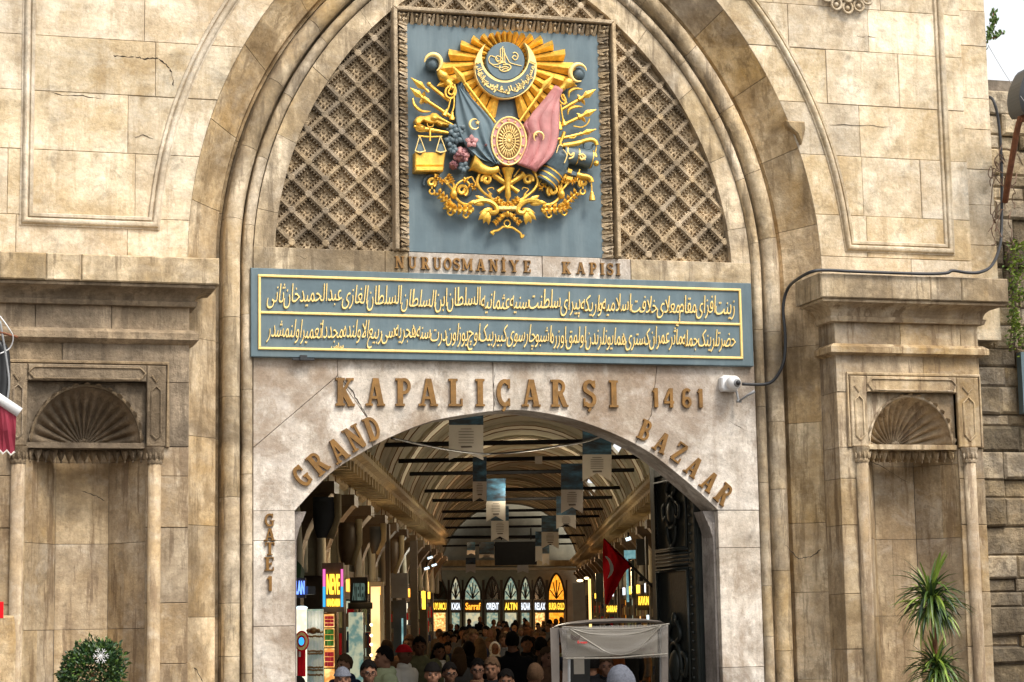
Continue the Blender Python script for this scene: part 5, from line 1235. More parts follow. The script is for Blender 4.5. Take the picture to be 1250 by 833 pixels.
def cart(cz, sc_, name='cartouche'):
    m3 = MB(); cy = (DY0 + DY1) / 2 + .03; X_ = XF - .02
    loop = lambda ry, rz, dz=0: [(X_, cy + ry * sc_ * cos(2 * pi * k / 20), cz + dz * sc_ + rz * sc_ * sin(2 * pi * k / 20)) for k in range(21)]
    m3.tube(loop(.17, .21), .022 * sc_, 7, caps=False); m3.ball((X_, cy, cz), (.05 * sc_, .12 * sc_, .15 * sc_), 12, 8)
    for e in (-1, 1):
        m3.tube(smoothline([(X_, cy + e * .20 * sc_, cz + .12 * sc_), (X_, cy + e * .31 * sc_, cz + .06 * sc_), (X_, cy + e * .27 * sc_, cz - .08 * sc_), (X_, cy + e * .17 * sc_, cz - .04 * sc_)], 4), .026 * sc_, 6)
        m3.tube(smoothline([(X_, cy + e * .05 * sc_, cz + .42 * sc_), (X_, cy + e * .16 * sc_, cz + .28 * sc_), (X_, cy + e * .06 * sc_, cz + .22 * sc_)], 4), .024 * sc_, 6)
        m3.tube(smoothline([(X_, cy + e * .16 * sc_, cz - .18 * sc_), (X_, cy + e * .12 * sc_, cz - .34 * sc_), (X_, cy, cz - .46 * sc_)], 4), .026 * sc_, 6)
    m3.ball((X_, cy, cz + .42 * sc_), (.03, .05 * sc_, .07 * sc_), 8, 6); m3.ball((X_, cy, cz - .48 * sc_), (.03, .05 * sc_, .08 * sc_), 8, 6)
    toloc(m3.build(name, MT['iron'], smooth=True), dl)
cart(3.22, .85); cart(1.55, 1.2, 'lower_cartouche')

# ------------------------------------------------------------------ the bazaar street behind
MI = dict(
    plaster=paint('ochre_plaster', (.27, .255, .19), .85, 0, .25, 2, .3),
    rib=paint('cream_rib_plaster', (.50, .47, .38), .8, 0, .2, 3, .3),
    line=paint('brown_painted_line', (.16, .09, .045), .8, 0, .2, 6),
    cornice=paint('cornice_plaster', (.40, .31, .17), .8, 0, .3, 5, .4, dirt=((.12, .085, .05), .6)),
    wood=paint('dark_stained_wood', (.050, .034, .022), .5, 0, .4, 5, .3),
    wood2=paint('brown_capital_paint', (.13, .085, .045), .45, .1, .4, 4, .3),
    iron=paint('black_tie_rod', (.010, .010, .011), .8, 0, .2, spec=.08),
    darkgrey=paint('dark_grey_shutter', (.045, .05, .055), .6, 0, .3, 3),
    midgrey=paint('grey_panel', (.13, .13, .125), .6, 0, .3, 3),
    skin=paint('skin_light', (.19, .10, .065), .55, 0, .12, 20, .05), skin2=paint('skin_tan', (.13, .068, .042), .55, 0, .12, 20, .05),
    hair=paint('black_hair', (.006, .005, .0045), .5, 0, .4, 60, .4), hairb=paint('brown_hair', (.06, .035, .02), .5, 0, .4, 60, .4), hairl=paint('blonde_hair', (.14, .085, .045), .5, 0, .4, 60, .4),
    hairg=paint('grey_hair', (.13, .14, .17), .6, 0, .35, 70, .5),
    cblack=paint('black_coat', (.007, .007, .008), .85, 0, .3, 8), cnavy=paint('navy_jacket', (.018, .025, .05), .8, 0, .3, 8), cgrey=paint('grey_coat', (.09, .09, .095), .85, 0, .3, 8),
    colive=paint('olive_puffer_jacket', (.10, .10, .055), .7, 0, .3, 8), cbeige=paint('beige_coat', (.16, .13, .09), .8, 0, .2, 8), cwhite=paint('white_sweater', (.62, .60, .55), .85, 0, .1, 8),
    cgreen=paint('pale_green_puffer', (.30, .33, .20), .55, 0, .2, 8), cbrown=paint('brown_coat', (.11, .06, .035), .8, 0, .3, 8), cred=paint('crimson_wool', (.45, .012, .02), .85, 0, .2, 20, .4),
    cpink=paint('pink_wool', (.65, .33, .36), .85, 0, .1, 20), denim=paint('denim', (.03, .045, .08), .85, 0, .3, 20), eye=paint('dark_eye', (.01, .01, .01), .2),
    glasspale=paint('shop_glass', (.06, .075, .07), .08, .0, .2, 3, .0),
    bluephoto=None, banner=paint('banner_paper', (.42, .385, .34), .7, 0, .05), ink=paint('printed_ink', (.10, .08, .07), .7),
    canvas=paint('dusty_vinyl_cover', (.125, .11, .098), .38, 0, .2, 4, .3, dirt=((.22, .19, .17), .5)), canvas2=paint('white_vinyl_panel', (.20, .185, .155), .35, 0, .1, 4, .2),
    lwarm=glow('lit_warm_shop', (1.0, .62, .22), 1.1, (.55, .22, .05), 9), lamber=glow('lit_amber_window', (1.0, .36, .03), 1.1, (.7, .22, .01), 7), lcool=glow('lit_cool_shop', (.60, .62, .42), .5, (.16, .30, .27), 8),
    lwhite=glow('lit_white_shop', (1.0, .90, .66), .95, (.7, .66, .5), 12), larch=glow('lit_arch_glass', (.85, .74, .46), .5, (.45, .5, .4), 4), lteal=glow('lit_teal_box', (.35, .62, .62), .55, (.12, .3, .33), 6),
    sgold=glow('sign_yellow', (1.0, .58, .05), 1.5), swhite=glow('sign_white', (.85, .92, 1.0), 1.1), sblue=glow('sign_blue', (.15, .28, 1.0), 1.6), sorange=glow('sign_orange', (1.0, .36, .03), 1.5), spink=glow('sign_pink', (.75, .13, .42), 1.0), scyan=glow('sign_cyan', (.04, .36, .75), 1.0),
    bulb=glow('lamp_bulb', (1, .75, .42), 2.5), coolbulb=glow('cool_lamp', (.75, .93, 1), 1.1),
    red1=glow('lit_red_boxes', (.5, .02, .03), .45, (.3, .01, .02), 20), green1=glow('lit_green_boxes', (.06, .22, .03), .5, (.03, .1, .01), 20), sky1=glow('daylit_opening', (.9, .92, .95), .9),
)
m_, t_, p_ = nmat('banner_blue_photo'); ge = nd(t_, 'ShaderNodeNewGeometry').outputs['Position']
t_.links.new(ramp(t_, noise(t_, mapv(t_, ge, (1, 1, 3)), 2.5, 5, .6), [(.4, (.008, .012, .02)), (.55, (.02, .06, .10)), (.7, (.05, .16, .26))]), p_.inputs['Base Color']); MI['bluephoto'] = m_
def tt(a, b, h): return tuple(T(a, b, h))
hall = empty('vaulted_street', (0, 0, 0)); tag(hall, 'long barrel vaulted bazaar street with painted ribs, iron tie rods and arcaded shop fronts', 'arcade')
# paving
m2 = MB(); bs_ = [19, 20] + list(range(25, 131, 5)); m2.grid([[tt(a, b, .012) for a in (-9, -3, 0, 3, 9)] for b in bs_]); o = m2.build('street', MT['paving'])
tag(o, kind='structure')
# vault: webs and ribs
def vsec(b, rad_, cen, hc, sq, off=0.0, n=26, a0=-8, a1=188):
    return [tt(cen + (rad_ - off) * cos(rad(a0 + (a1 - a0) * k / n)), b, hc + (rad_ * sq - off) * sin(rad(a0 + (a1 - a0) * k / n))) for k in range(n + 1)]
B0, BL, BF = 22.4, 66.0, 110.0
rods_b = [38.5, 42.8, 47, 54, 58.8, 65.8, 71, 79, 90, 102]
ribs = []; b = B0 + .2
while b < BF - 1: ribs.append(b); b += 3.6 + .014 * (b - 22)
def vpar(b): return (2.92, 0.0) if b < BL else (3.65, -.72)
HC, SQ = 4.1, .98
edges = [B0] + ribs[1:] + [BF]
for i, b in enumerate(ribs):
    b2 = ribs[i + 1] if i + 1 < len(ribs) else BF
    r_, c_ = vpar(b + .4); w_ = 1.35
    m3 = MB(); rows = [vsec(b + w_, r_, c_, HC, SQ), vsec(b2, r_, c_, HC, SQ)]; m3.grid(rows)
    # skylight slot low on the right haunch
    k0, k1 = 6, 8
    if i % 2 == 0 or b > 60:
        slot = (k0, k0 + 1)
        del m3.f[slot[0]]
        q_ = [rows[0][k0], rows[0][k0 + 1], rows[1][k0 + 1], rows[1][k0]]
        # white reveal lining
    m3.build('vault_web', MI['plaster'], hall, smooth=True)
    m3 = MB(); R1 = vsec(b, r_, c_, HC, SQ, .0); R2 = vsec(b, r_, c_, HC, SQ, .07); R3 = vsec(b + w_, r_, c_, HC, SQ, .07); R4 = vsec(b + w_, r_, c_, HC, SQ, 0)
    m3.grid([R1, R2, R3, R4]); m3.build('vault_rib', MI['rib'], hall, smooth=False)
    m3 = MB(); m3.tube(vsec(b + .10, r_, c_, HC, SQ, .072), .020, 5); m3.tube(vsec(b + w_ - .1, r_, c_, HC, SQ, .072), .020, 5); m3.build('painted_line', MI['line'], hall)
for b in rods_b:
    a0, a1 = (-2.58, 2.58) if b < BL else (-4.0, 2.75)
    m3 = MB(); m3.tube([tt(a0, b, 5.27), tt(a1, b, 5.27)], .045, 6); m3.build('tie_rod', MI['iron'], hall)
# outer shell that keeps the daylight out
m3 = MB()
rows = []
for b in (B0 - .1, BL - .1, BL + .1, BF):
    r_, c_ = (3.6, 0) if b < BL else (4.4, -.72); rows.append([tt(c_ + r_, b, 0)] + vsec(b, r_, c_, HC, SQ, 0, 20, 0, 180) + [tt(c_ - r_, b, 0)])
m3.grid(rows)
# holes in the shell where the slots are: leave one strip open on the right haunch
nn = len(rows[0]); m3.f = [f for f in m3.f if not (f[0] % nn in (4, 5))]
m3.build('outer_shell', MI['plaster'], hall)
# cornices with brackets
for s in (-1, 1):
    b1 = BL if s < 0 else BF
    nseg = 8; rows = []
    prof = [(2.95, 4.62), (2.45, 4.62), (2.38, 4.56), (2.38, 4.48), (2.48, 4.44), (2.52, 4.36), (2.80, 4.30), (2.86, 4.16), (2.95, 4.10)]
    for k in range(nseg + 1):
        b = 23.5 + (b1 - 23.5) * k / nseg; rows.append([tt(s * a, b, h) for a, h in prof])
    m3 = MB(); m3.grid(rows); m3.build('cornice', MI['cornice'], hall, fix=True)
    b = 24.0
    while b < min(b1, 90):
        m3 = MB(); c = T(s * 2.63, b, 4.27); m3.box(c, (.36, .16, .16), TROT); m3.box(T(s * 2.55, b, 4.66), (.22, .18, .10), TROT); m3.build('cornice_bracket', MI['cornice'], hall); b += .55 + .006 * (b - 20)
# side walls with pillars, pointed arches and capitals
def wallpanel(s, b0, b1, h0, h1, mat, name, a=2.95, parent=hall, th=.12):
    m3 = MB(); c = [T(s * (a + d_), b, h) for d_ in (0, th) for b in (b0, b1) for h in (h0, h1)]
    m3.add([tuple(v_) for v_ in c], [(0, 1, 3, 2), (4, 6, 7, 5), (0, 4, 5, 1), (2, 3, 7, 6), (0, 2, 6, 4), (1, 5, 7, 3)]); return m3.build(name, MI[mat] if isinstance(mat, str) else mat, parent, fix=True)
for s in (-1, 1):
    wallpanel(s, B0 - .8, (BL if s < 0 else BF), 0, 4.4, 'wood', 'side_wall', 3.35)
    b = 23.6 if s < 0 else 24.2
    while b < (BL if s < 0 else 104):
        pit = 3.1 + .02 * (b - 22)
        wallpanel(s, b, b + .42, 0, 3.0, 'wood', 'pillar', 2.9, th=.4)
        # curved capital swelling towards the street
        m3 = MB(); rows = []
        for k in range(9):
            u = k / 8; rows.append([tt(s * 3.3, b - .02, 2.75 + .95 * u), tt(s * (2.9 - .42 * u ** 2.2), b - .12 * u - .02, 2.75 + .95 * u), tt(s * (2.9 - .42 * u ** 2.2), b + .44 + .12 * u, 2.75 + .95 * u), tt(s * 3.3, b + .44, 2.75 + .95 * u)])
        m3.grid(rows); m3.f.append((32, 33, 34, 35)); m3.build('capital', MI['wood2'], hall, fix=True)
        wallpanel(s, b - .15, b + .57, 3.7, 3.86, 'wood2', 'abacus', 2.44, th=.5)
        # pointed arch surround between pillars
        bm0, bm1 = b + .42, b + pit; mid = (bm0 + bm1) / 2; hw = (bm1 - bm0) / 2 - .12
        arc = [(mid - hw, 2.7), (mid - hw, 3.1), (mid - hw * .8, 3.5), (mid - hw * .45, 3.8), (mid, 4.05), (mid + hw * .45, 3.8), (mid + hw * .8, 3.5), (mid + hw, 3.1), (mid + hw, 2.7)]
        arc = [tuple(q_) for q_ in smoothline(arc, 3)]
        m3 = MB(); m3.tube([tt(s * 2.93, x, h) for x, h in arc], .075, 6); m3.build('arch_moulding', MI['rib'], hall, smooth=True)
        poly = [(bm0, 2.7)] + arc + [(bm1, 2.7), (bm1, 4.4), (bm0, 4.4)]
        m3 = MB(); n = len(poly); m3.add([tt(s * 2.98, x, h) for x, h in poly] + [tt(s * 3.2, x, h) for x, h in poly], [tuple(range(n)), tuple(range(2 * n - 1, n - 1, -1))] + [(i, (i + 1) % n, n + (i + 1) % n, n + i) for i in range(n)])
        m3.build('arch_spandrel', MI['plaster'], hall, fix=True)
        b += pit
# far cross wall
FB = BF - .5
def fpt(px, py, db=0.0): a, h = TB(px, py, FB - db); return tt(a, FB - db, h)
def fpanel(x0, x1, y0, y1, db, th, name, mat, parent):
    m3 = MB(); q_ = [fpt(x0, y1, db), fpt(x1, y1, db), fpt(x1, y0, db), fpt(x0, y0, db)]
    bk = [tuple(Vector(v_) + tf * th) for v_ in q_]; m3.add(q_ + bk, [(0, 1, 2, 3), (7, 6, 5, 4), (0, 4, 5, 1), (1, 5, 6, 2), (2, 6, 7, 3), (3, 7, 4, 0)]); return m3.build(name, MI[mat] if isinstance(mat, str) else mat, parent, fix=True)
fw = fpanel(470, 760, 590, 830, -1.2, .3, 'end_wall', 'plaster', hall)
fpanel(505, 735, 684, 691, .5, 1.2, 'end_cornice', 'cornice', hall); fpanel(505, 735, 693, 696, .3, 1.0, 'end_cornice', 'rib', hall)
fpanel(520, 712, 654, 657, .3, .8, 'end_beam', 'iron', hall)
def tflat(me_txt, px0, px1, py0, py1, b_or_a, plane, name, mat, parent, d=.03):
    xs = [v_.co.x for v_ in me_txt.vertices]; ys = [v_.co.y for v_ in me_txt.vertices]; x0, x1, y0, y1 = min(xs), max(xs), min(ys), max(ys)
    for v_ in me_txt.vertices:
        u = (v_.co.x - x0) / (x1 - x0); w_ = (v_.co.y - y0) / (y1 - y0); px = px0 + (px1 - px0) * u; py = py1 + (py0 - py1) * w_
        if plane == 'b': a, h = TB(px, py, b_or_a - d); q_ = T(a, b_or_a - d, h) + tf * (0 if v_.co.z > 0 else d)
        else: b, h = TA(px, py, b_or_a); q_ = T(b_or_a, b, h) + tr * (0 if v_.co.z > 0 else (d if b_or_a > 0 else -d))
        v_.co = q_
    me_txt.materials.clear(); me_txt.materials.append(MI[mat] if isinstance(mat, str) else mat); return link(name, me_txt, parent)
def z2(x, y): return (505 + x / 5.826, 690 + y / 5.826)
bays = [(120, 235, 'lwarm', None, 'sgold', 'KUYUMCU', 'orange', 'sgold'), (262, 335, 'lcool', 'larch', 'swhite', 'KASA', 0, 0), (360, 480, 'larch', 'lcool', 'sorange', 'Sarraf', 0, 0), (510, 608, 'lcool', None, 'swhite', 'ORIENT', 0, 0),
        (640, 740, 'larch', 'lcool', 'sgold', 'ALTIN', 0, 0), (758, 832, 'lcool', 'lcool', 'swhite', 'BAZAAR', 0, 0), (855, 940, 'lwarm', None, 'swhite', 'RELAX', 0, 0), (955, 1075, 'lamber', 'lamber', 'sgold', 'BURSA GOLD', 0, 0)]
words_lbl = ['warm lit shop front with a yellow sign at the left end of the far wall', 'narrow far shop front with pale arch window and a short white sign', 'far shop front with bright pale fan window and orange script sign', 'far shop front with dark arch window and small white sign', 'far shop front with pale fan window and bold yellow sign', 'narrow far shop front with green-white fan window and white sign', 'far shop front with dark fan window above a glowing yellow display', 'far shop front with amber lit arch window and yellow sign at the right end']
for (x0, x1, disp, arcm, sgn, wd, *_), lbl in zip(bays, words_lbl):
    cx = (x0 + x1) / 2; top = 60 if x0 > 900 else 85; base = 245
    t = empty('shop_front', T(*[TB(*z2(cx, 500), FB)[0], FB, 0])); tag(t, lbl, 'shop', 'shop fronts in the far wall')
    lc = lambda o: toloc(o, t)
    e = [z2(x0 - 14, 0)[0], z2(x1 + 14, 0)[0]]
    for xe_ in (x0 - 12, x1 + 12):
        lc(fpanel(z2(xe_ - 6, 0)[0], z2(xe_ + 6, 0)[0], 708, 815, .25, .5, 'pillar', 'wood', None))
    pol = [(x0, base), (x0 + 2, base - 60)] + [tuple(q_) for q_ in smoothline([(x0 + 4, base - 65), (x0 + (cx - x0) * .45, top + 40), (cx, top), (x1 - (cx - x0) * .45, top + 40), (x1 - 4, base - 65)], 3)] + [(x1 - 2, base - 60), (x1, base)]
    m3 = MB(); q_ = [fpt(*z2(x, y), .05) for x, y in pol]; m3.add(q_, [tuple(range(len(q_)))]); lc(m3.build('arch_window', MI[arcm] if arcm else MI['glasspale']))
    m3 = MB(); m3.tube([fpt(*z2(x, y), .1) for x, y in pol], .06, 5)
    for ang in (-62, -28, 0, 28, 62):
        u = rad(ang); m3.tube([fpt(*z2(cx, base - 5), .1), fpt(*z2(cx + (x1 - x0) * .42 * sin(u), base - 5 - (base - top) * .72 * cos(u)), .1)], .03, 4)
    lc(m3.build('fan_mullions', MI['wood']))
    lc(fpanel(z2(x0, 0)[0], z2(x1, 0)[0], z2(0, 250)[1], z2(0, 335)[1], .2, .3, 'sign_board', 'wood', None))
    sbd = t.children[-1] if False else [c for c in t.children if c.name.startswith('sign_board')][0]
    lc(tflat(textmesh(wd, .3, .02, 2), z2(x0 + 8, 0)[0], z2(x1 - 4, 0)[0], z2(0, 268)[1], z2(0, 318)[1], FB - .25, 'b', 'sign_lettering', sgn, None, .05)).parent = sbd
    lc(fpanel(z2(x0 + 10, 0)[0], z2(x1 - 10, 0)[0], z2(0, 340)[1], z2(0, 470)[1], .0, .1, 'lit_display', disp, None))
# ---------------- shops on the left wall (a = -2.9)
AL = -2.86
def lq(px, py, a=AL): b, h = TA(px, py, a); return T(a, b, h)
def lpanel(x0, x1, y0, y1, name, mat, parent, a=AL, th=.08, out=0.0):
    b0, ht = TA(x0, (y0), a); b1, _ = TA(x1, y0, a); _, hb = TA(x0, y1, a); s = 1 if a > 0 else -1
    if b1 < b0: b0, b1 = b1, b0; _, ht = TA(x1, y0, a); _, hb = TA(x1, y1, a)
    m3 = MB(); c = [T(a - s * out + s * d_, b, h) for d_ in (0, th) for b in (b0, b1) for h in (hb, ht)]
    m3.add([tuple(v_) for v_ in c], [(0, 1, 3, 2), (4, 6, 7, 5), (0, 4, 5, 1), (2, 3, 7, 6), (0, 2, 6, 4), (1, 5, 7, 3)])
    o = m3.build(name, MI[mat] if isinstance(mat, str) else MT.get(mat, mat) if isinstance(mat, str) else mat, None, fix=True)
    return toloc(o, parent) if parent else o
def zl(x, y): return (355 + x / 6.2625, 700 + y / 6.2625)          # zoomed survey of the left shops
def cpanel(px0, px1, py0, py1, b, name, mat, parent, th=.06):       # a panel square to the street
    a0, h1 = TB(px0, py0, b); a1, h0 = TB(px1, py1, b)
    m3 = MB(); c = [T(a, b + d_, h) for d_ in (0, th) for a in (a0, a1) for h in (h0, h1)]
    m3.add([tuple(v_) for v_ in c], [(0, 1, 3, 2), (4, 6, 7, 5), (0, 4, 5, 1), (2, 3, 7, 6), (0, 2, 6, 4), (1, 5, 7, 3)]); o = m3.build(name, MI[mat] if isinstance(mat, str) else mat, None, fix=True)
    return toloc(o, parent) if parent else o
sh = empty('jewellery_shop', T(-2.6, 25, 0)); tag(sh, 'bright white shop display of hanging pendants beside the left jamb', 'shop', 'shops along the left side')
cpanel(356, 375, 743, 860, 24.0, 'lit_display', 'lwhite', sh)
cpanel(374.5, 394.8, 744, 860, 23.4, 'glass_case', 'lcool', sh)
m2 = MB(); m3 = MB()
for k in range(11):
    x = 376 + k * 1.75; a, h1 = TB(x, 746, 23.25); _, h0 = TB(x, 856, 23.25); m2.tube([T(a, 23.25, h1), T(a, 23.25, h0)], .005, 4)
    for j, y in enumerate((772, 777, 795, 798, 815, 818, 824)):
        a, h = TB(x, y + R.uniform(-.5, .5), 23.2); m3.ball(T(a, 23.2, h), (.011, .008, .014), 5, 4)
tag(toloc(m2.build('chains', MT['white']), sh), kind='stuff'); tag(toloc(m3.build('pendants', MT['bronze']), sh), kind='stuff')
m2 = MB()
for (x, r_) in ((382.5, .05), (377, .03), (388, .03)): a, h = TB(x, 770, 23.1); m2.ball(T(a, 23.1, h), (r_, r_, r_ * .8), 8, 6)
toloc(m2.build('amulets', MT['bronze'], smooth=True), sh)
m2 = MB(); a, h = TB(368, 742, 23.0); m2.ball(T(a, 23.0, h), (.07, .04, .02), 10, 6); toloc(m2.build('ceiling_lamp', MI['coolbulb'], smooth=True), sh)
# football scarf with round badge
fl = empty('hanging_scarf', T(*[TB(369, 790, 23.3)[0], 23.3, TB(369, 770, 23.3)[1]])); tag(fl, 'red and white cloth with a round yellow and blue badge hanging in the bright shop', 'scarf')
rows = []
for j in range(9):
    y = 778 + j * 6; rows.append([T(TB(x, y, 23.1 - .03 * (i % 2))[0], 23.1 - .03 * (i % 2), TB(x, y, 23.1)[1]) for i, x in enumerate((362.5, 365, 367.5, 370, 373))])
m2 = MB(); m2.grid(rows); toloc(m2.build('cloth', MT['red'], smooth=True), fl)
m2 = MB(); m2.grid([[q_ - tf * .03 for q_ in r_[1:3]] for r_ in rows[1:5]]); toloc(m2.build('white_stripe', MT['whitecloth']), fl)
for r_, mt, dd in ((.093, MI['sorange'], 0), (.078, MT['goldl'], .012), (.052, MT['red'], .024), (.036, MI['scyan'], .036)):
    a, h = TB(368.3, 783, 22.95); m2 = MB(); n = 24; ci = [T(a + r_ * .85 * cos(2 * pi * k / n), 22.95 - dd, h + r_ * 1.25 * sin(2 * pi * k / n)) for k in range(n)]; m2.add(ci + [v_ + tf * .02 for v_ in ci], [tuple(range(n))] + [(k, n + k, n + (k + 1) % n, (k + 1) % n) for k in range(n)]); toloc(m2.build('badge_ring', mt if r_ != .093 else MT['red'], fix=True), fl)
# shelf shop with red and green boxes
s2 = empty('box_shop', T(-2.6, 26, 0)); tag(s2, 'narrow lit shelf niche stacked with red, green and dark red boxes', 'shop', 'shops along the left side')
cpanel(395.5, 408.5, 749, 860, 26.0, 'lit_back', 'lwarm', s2)
for (y0, y1, mt) in ((752, 765, 'red1'), (768, 789, 'green1'), (796, 814, 'red1')):
    for r_ in range(3):
        for c_ in range(3):
            x = 396.5 + c_ * 3.6; yy = y0 + (y1 - y0) * r_ / 3; cpanel(x, x + 3.1, yy + .4, yy + (y1 - y0) / 3 - .4, 25.85 - .03 * ((r_ + c_) % 2), 'box', mt, s2, .08)
for y in (749, 766.5, 791, 816): cpanel(395.2, 409, y - .5, y + .7, 25.8, 'shelf', MT['goldl'] if y != 749 else MT['bronze'], s2, .2)
cpanel(408, 411.5, 746, 860, 25.7, 'side_post', MT['bronze'], s2, .3)
# NEVE sign
s3 = empty('neon_sign', T(*[TB(406, 716, 24.6)[0], 24.6, TB(406, 716, 24.6)[1]])); tag(s3, 'brown hanging sign with yellow lettering between pink and blue neon strips', 'sign')
cpanel(393, 419.5, 687.5, 747, 24.6, 'board', 'wood2', s3, .14)
tflat(textmesh('NEVE', .3, .03, 2), 398.6, 414.5, 701, 726, 24.58, 'b', 'sign_lettering', 'sgold', None, .03).parent = s3
tflat(textmesh('MANDARIN', .3, .03, 2), 398.8, 414.8, 731, 740.5, 24.58, 'b', 'sign_lettering', 'sgold', None, .03).parent = s3
for o in [c for c in s3.children if c.name.startswith('sign_lettering')]: o.data.transform(Matrix.Translation(-s3.location))
for x0_, x1_ in ((394, 397), (416, 418.7)):
    cpanel(x0_, x1_, 695, 716, 24.52, 'neon_strip', 'spink', s3, .03); cpanel(x0_, x1_, 716.2, 741, 24.52, 'neon_strip', 'scyan', s3, .03)
s4 = empty('blue_sign', T(*[TB(365, 716, 22.9)[0], 22.9, TB(365, 716, 22.9)[1]])); tag(s4, 'glowing blue lettered sign half hidden by the left jamb', 'sign')
cpanel(354, 373, 706, 730, 22.95, 'board', 'wood', s4); o = tflat(textmesh('CEYLAN', .3, .04, 2), 350, 371.5, 709, 726, 22.93, 'b', 'sign_lettering', 'sblue', None); toloc(o, s4)
s5 = empty('green_awning', T(*[TB(370, 700, 23.4)[0], 23.4, TB(370, 700, 23.4)[1]])); tag(s5, 'crumpled green cloth and dark spotlight under the eaves by the left jamb', 'awning')
m2 = MB(); m2.grid([[T(TB(x, y + dy, 23.2)[0], 23.2 - .2 * dy / 20, TB(x, y + dy, 23.2)[1]) for dy in (0, 8, 14, 20)] for x, y in ((356, 680), (362, 684), (368, 690), (372, 697))]); toloc(m2.build('cloth', leafmat['leaf_dark'], smooth=False), s5)
m2 = MB(); m2.box(T(TB(378, 721, 22.9)[0], 22.9, TB(378, 721, 22.9)[1]), (.09, .12, .09), TROT + .5); toloc(m2.build('spotlight', MT['black']), s5)
# bronze letter shop sign, roller, lit doorway, panels
s6 = empty('dark_shop', T(-2.7, 31, 0)); tag(s6, 'dark shop front with bronze lettered sign, beige roller and green-grey glass', 'shop', 'shops along the left side')
cpanel(427, 449, 705, 737, 29.5, 'sign_board', 'wood', s6); o = tflat(textmesh('ATELIER', .3, .03, 2), 430, 446, 712, 733, 29.48, 'b', 'sign_lettering', 'cornice', None); toloc(o, s6)
m2 = MB(); a, h = TB(425, 740, 29.2); a2, _ = TB(454.5, 740, 29.2); m2.tube([T(a, 29.2, h), T(a2, 29.2, h)], .045, 10); toloc(m2.build('roller', MI['cbeige'], smooth=True), s6)
cpanel(425.5, 443.5, 748, 860, 29.8, 'glass_door', 'lcool', s6); s6.children[-1].data.materials[0] = glow('dim_green_glass', (.16, .24, .20), .35, (.06, .10, .08), 6)
cpanel(443.5, 446, 748, 860, 29.6, 'door_post', 'rib', s6)
s7 = empty('bulb_shop', T(-2.7, 33, 0)); tag(s7, 'warm cream lit doorway edged with round bulbs', 'shop', 'shops along the left side')
cpanel(452.5, 464.5, 716, 860, 33, 'lit_doorway', glow('cream_doorway', (1, .66, .30), 1.0, (.85, .50, .2), 3), s7); cpanel(451, 468, 711, 716, 32.8, 'lintel', 'rib', s7, .2); cpanel(464.5, 469, 716, 860, 32.9, 'door_post', 'rib', s7, .2)
m2 = MB()
for y in (763, 776, 787, 800, 812): a, h = TB(453.2, y, 32.7); m2.ball(T(a, 32.7, h), .026, 8, 6)
toloc(m2.build('bulbs', MI['bulb'], smooth=True), s7)
s8 = empty('shuttered_shop', T(-2.7, 36, 0)); tag(s8, 'grey shuttered shop with a pale hanging board above', 'shop', 'shops along the left side')
cpanel(477, 498, 700, 730, 35.8, 'board', 'midgrey', s8); cpanel(480, 497, 733, 860, 36, 'shutter', 'darkgrey', s8); cpanel(490, 493, 755, 860, 35.9, 'glass', 'lteal', s8)
cpanel(470, 477, 640, 860, 34.5, 'pillar', 'wood', s8, .3); cpanel(500, 511, 660, 860, 40, 'pillar', 'wood', s8, .3)
s9 = empty('yellow_sign', T(*[TB(517, 735, 45)[0], 45, TB(517, 735, 45)[1]])); tag(s9, 'small upright yellow lit sign at the end of the left row', 'sign')
cpanel(515, 519.5, 722, 744, 45, 'lit_panel', 'sgold', s9); cpanel(512, 522, 742, 860, 45.5, 'post', 'wood', s9)
# dark hanging shutters boxes above the left shops
for (x0, x1, y0, y1, b, mt, lb) in ((382, 411, 607, 657, 26, 'darkgrey', 'large dark grey box panel under the left cornice near the jamb'), (413, 437, 638, 690, 28, 'wood2', 'brown swelling box with a soft sheen, second under the left cornice'), (451, 467, 643, 676, 32, 'darkgrey', 'small dark box under the left cornice beside the pale curved bracket'), (470, 489, 658, 700, 35, 'wood2', 'brown banded box further along under the left cornice')):
    t = empty('hanging_box', T(*[TB((x0 + x1) / 2, y1, b)[0], b, TB(x0, y1, b)[1]])); tag(t, lb, 'hanging box', 'boxes hanging under the left cornice')
    rows = []
    for k in range(8):
        u = k / 7; y = y0 + (y1 - y0) * u; ins = (x1 - x0) * (.0 if u < .55 else .42 * ((u - .55) / .45) ** 1.5); rows.append([T(TB(x, y, b)[0], b + db, TB(x, y, b)[1]) for x, db in ((x0 + ins * .4, .35), (x0 + ins * .4, 0), ((x0 + x1) / 2, -.06 - .1 * sin(pi * u)), (x1 - ins, 0), (x1 - ins, .35))])
    m2 = MB(); m2.grid(rows); m2.f += [(0, 1, 2, 3, 4)]; toloc(m2.build('shell', MI[mt], smooth=True), t)
    m2 = MB(); m2.tube([T(TB(x1 + 1, y0 - 4, b)[0], b, TB(x1, y0 - 4, b)[1]), T(TB(x1 + 1, (y0 + y1) / 2, b)[0], b, TB(x1, (y0 + y1) / 2, b)[1]), T(TB(x1 - 8, y1, b)[0], b, TB(x1, y1, b)[1])], .05, 6); toloc(m2.build('pale_bracket', MI['cornice'], smooth=True), t)
# dark filler wall on the left between gate and first pillar
m2 = MB(); m2.box((-2.95, 1.7, 2.6), (.15, 2.4, 5.2)); m2.box((3.05, 1.5, 2.6), (.15, 2.0, 5.2)); m2.box((0, 1.6, 5.9), (6.4, 2.6, .2)); m2.box((-5, 2.6, 3.2), (4.0, .15, 6.4)); m2.build('lobby_wall', MI['wood'], hall)
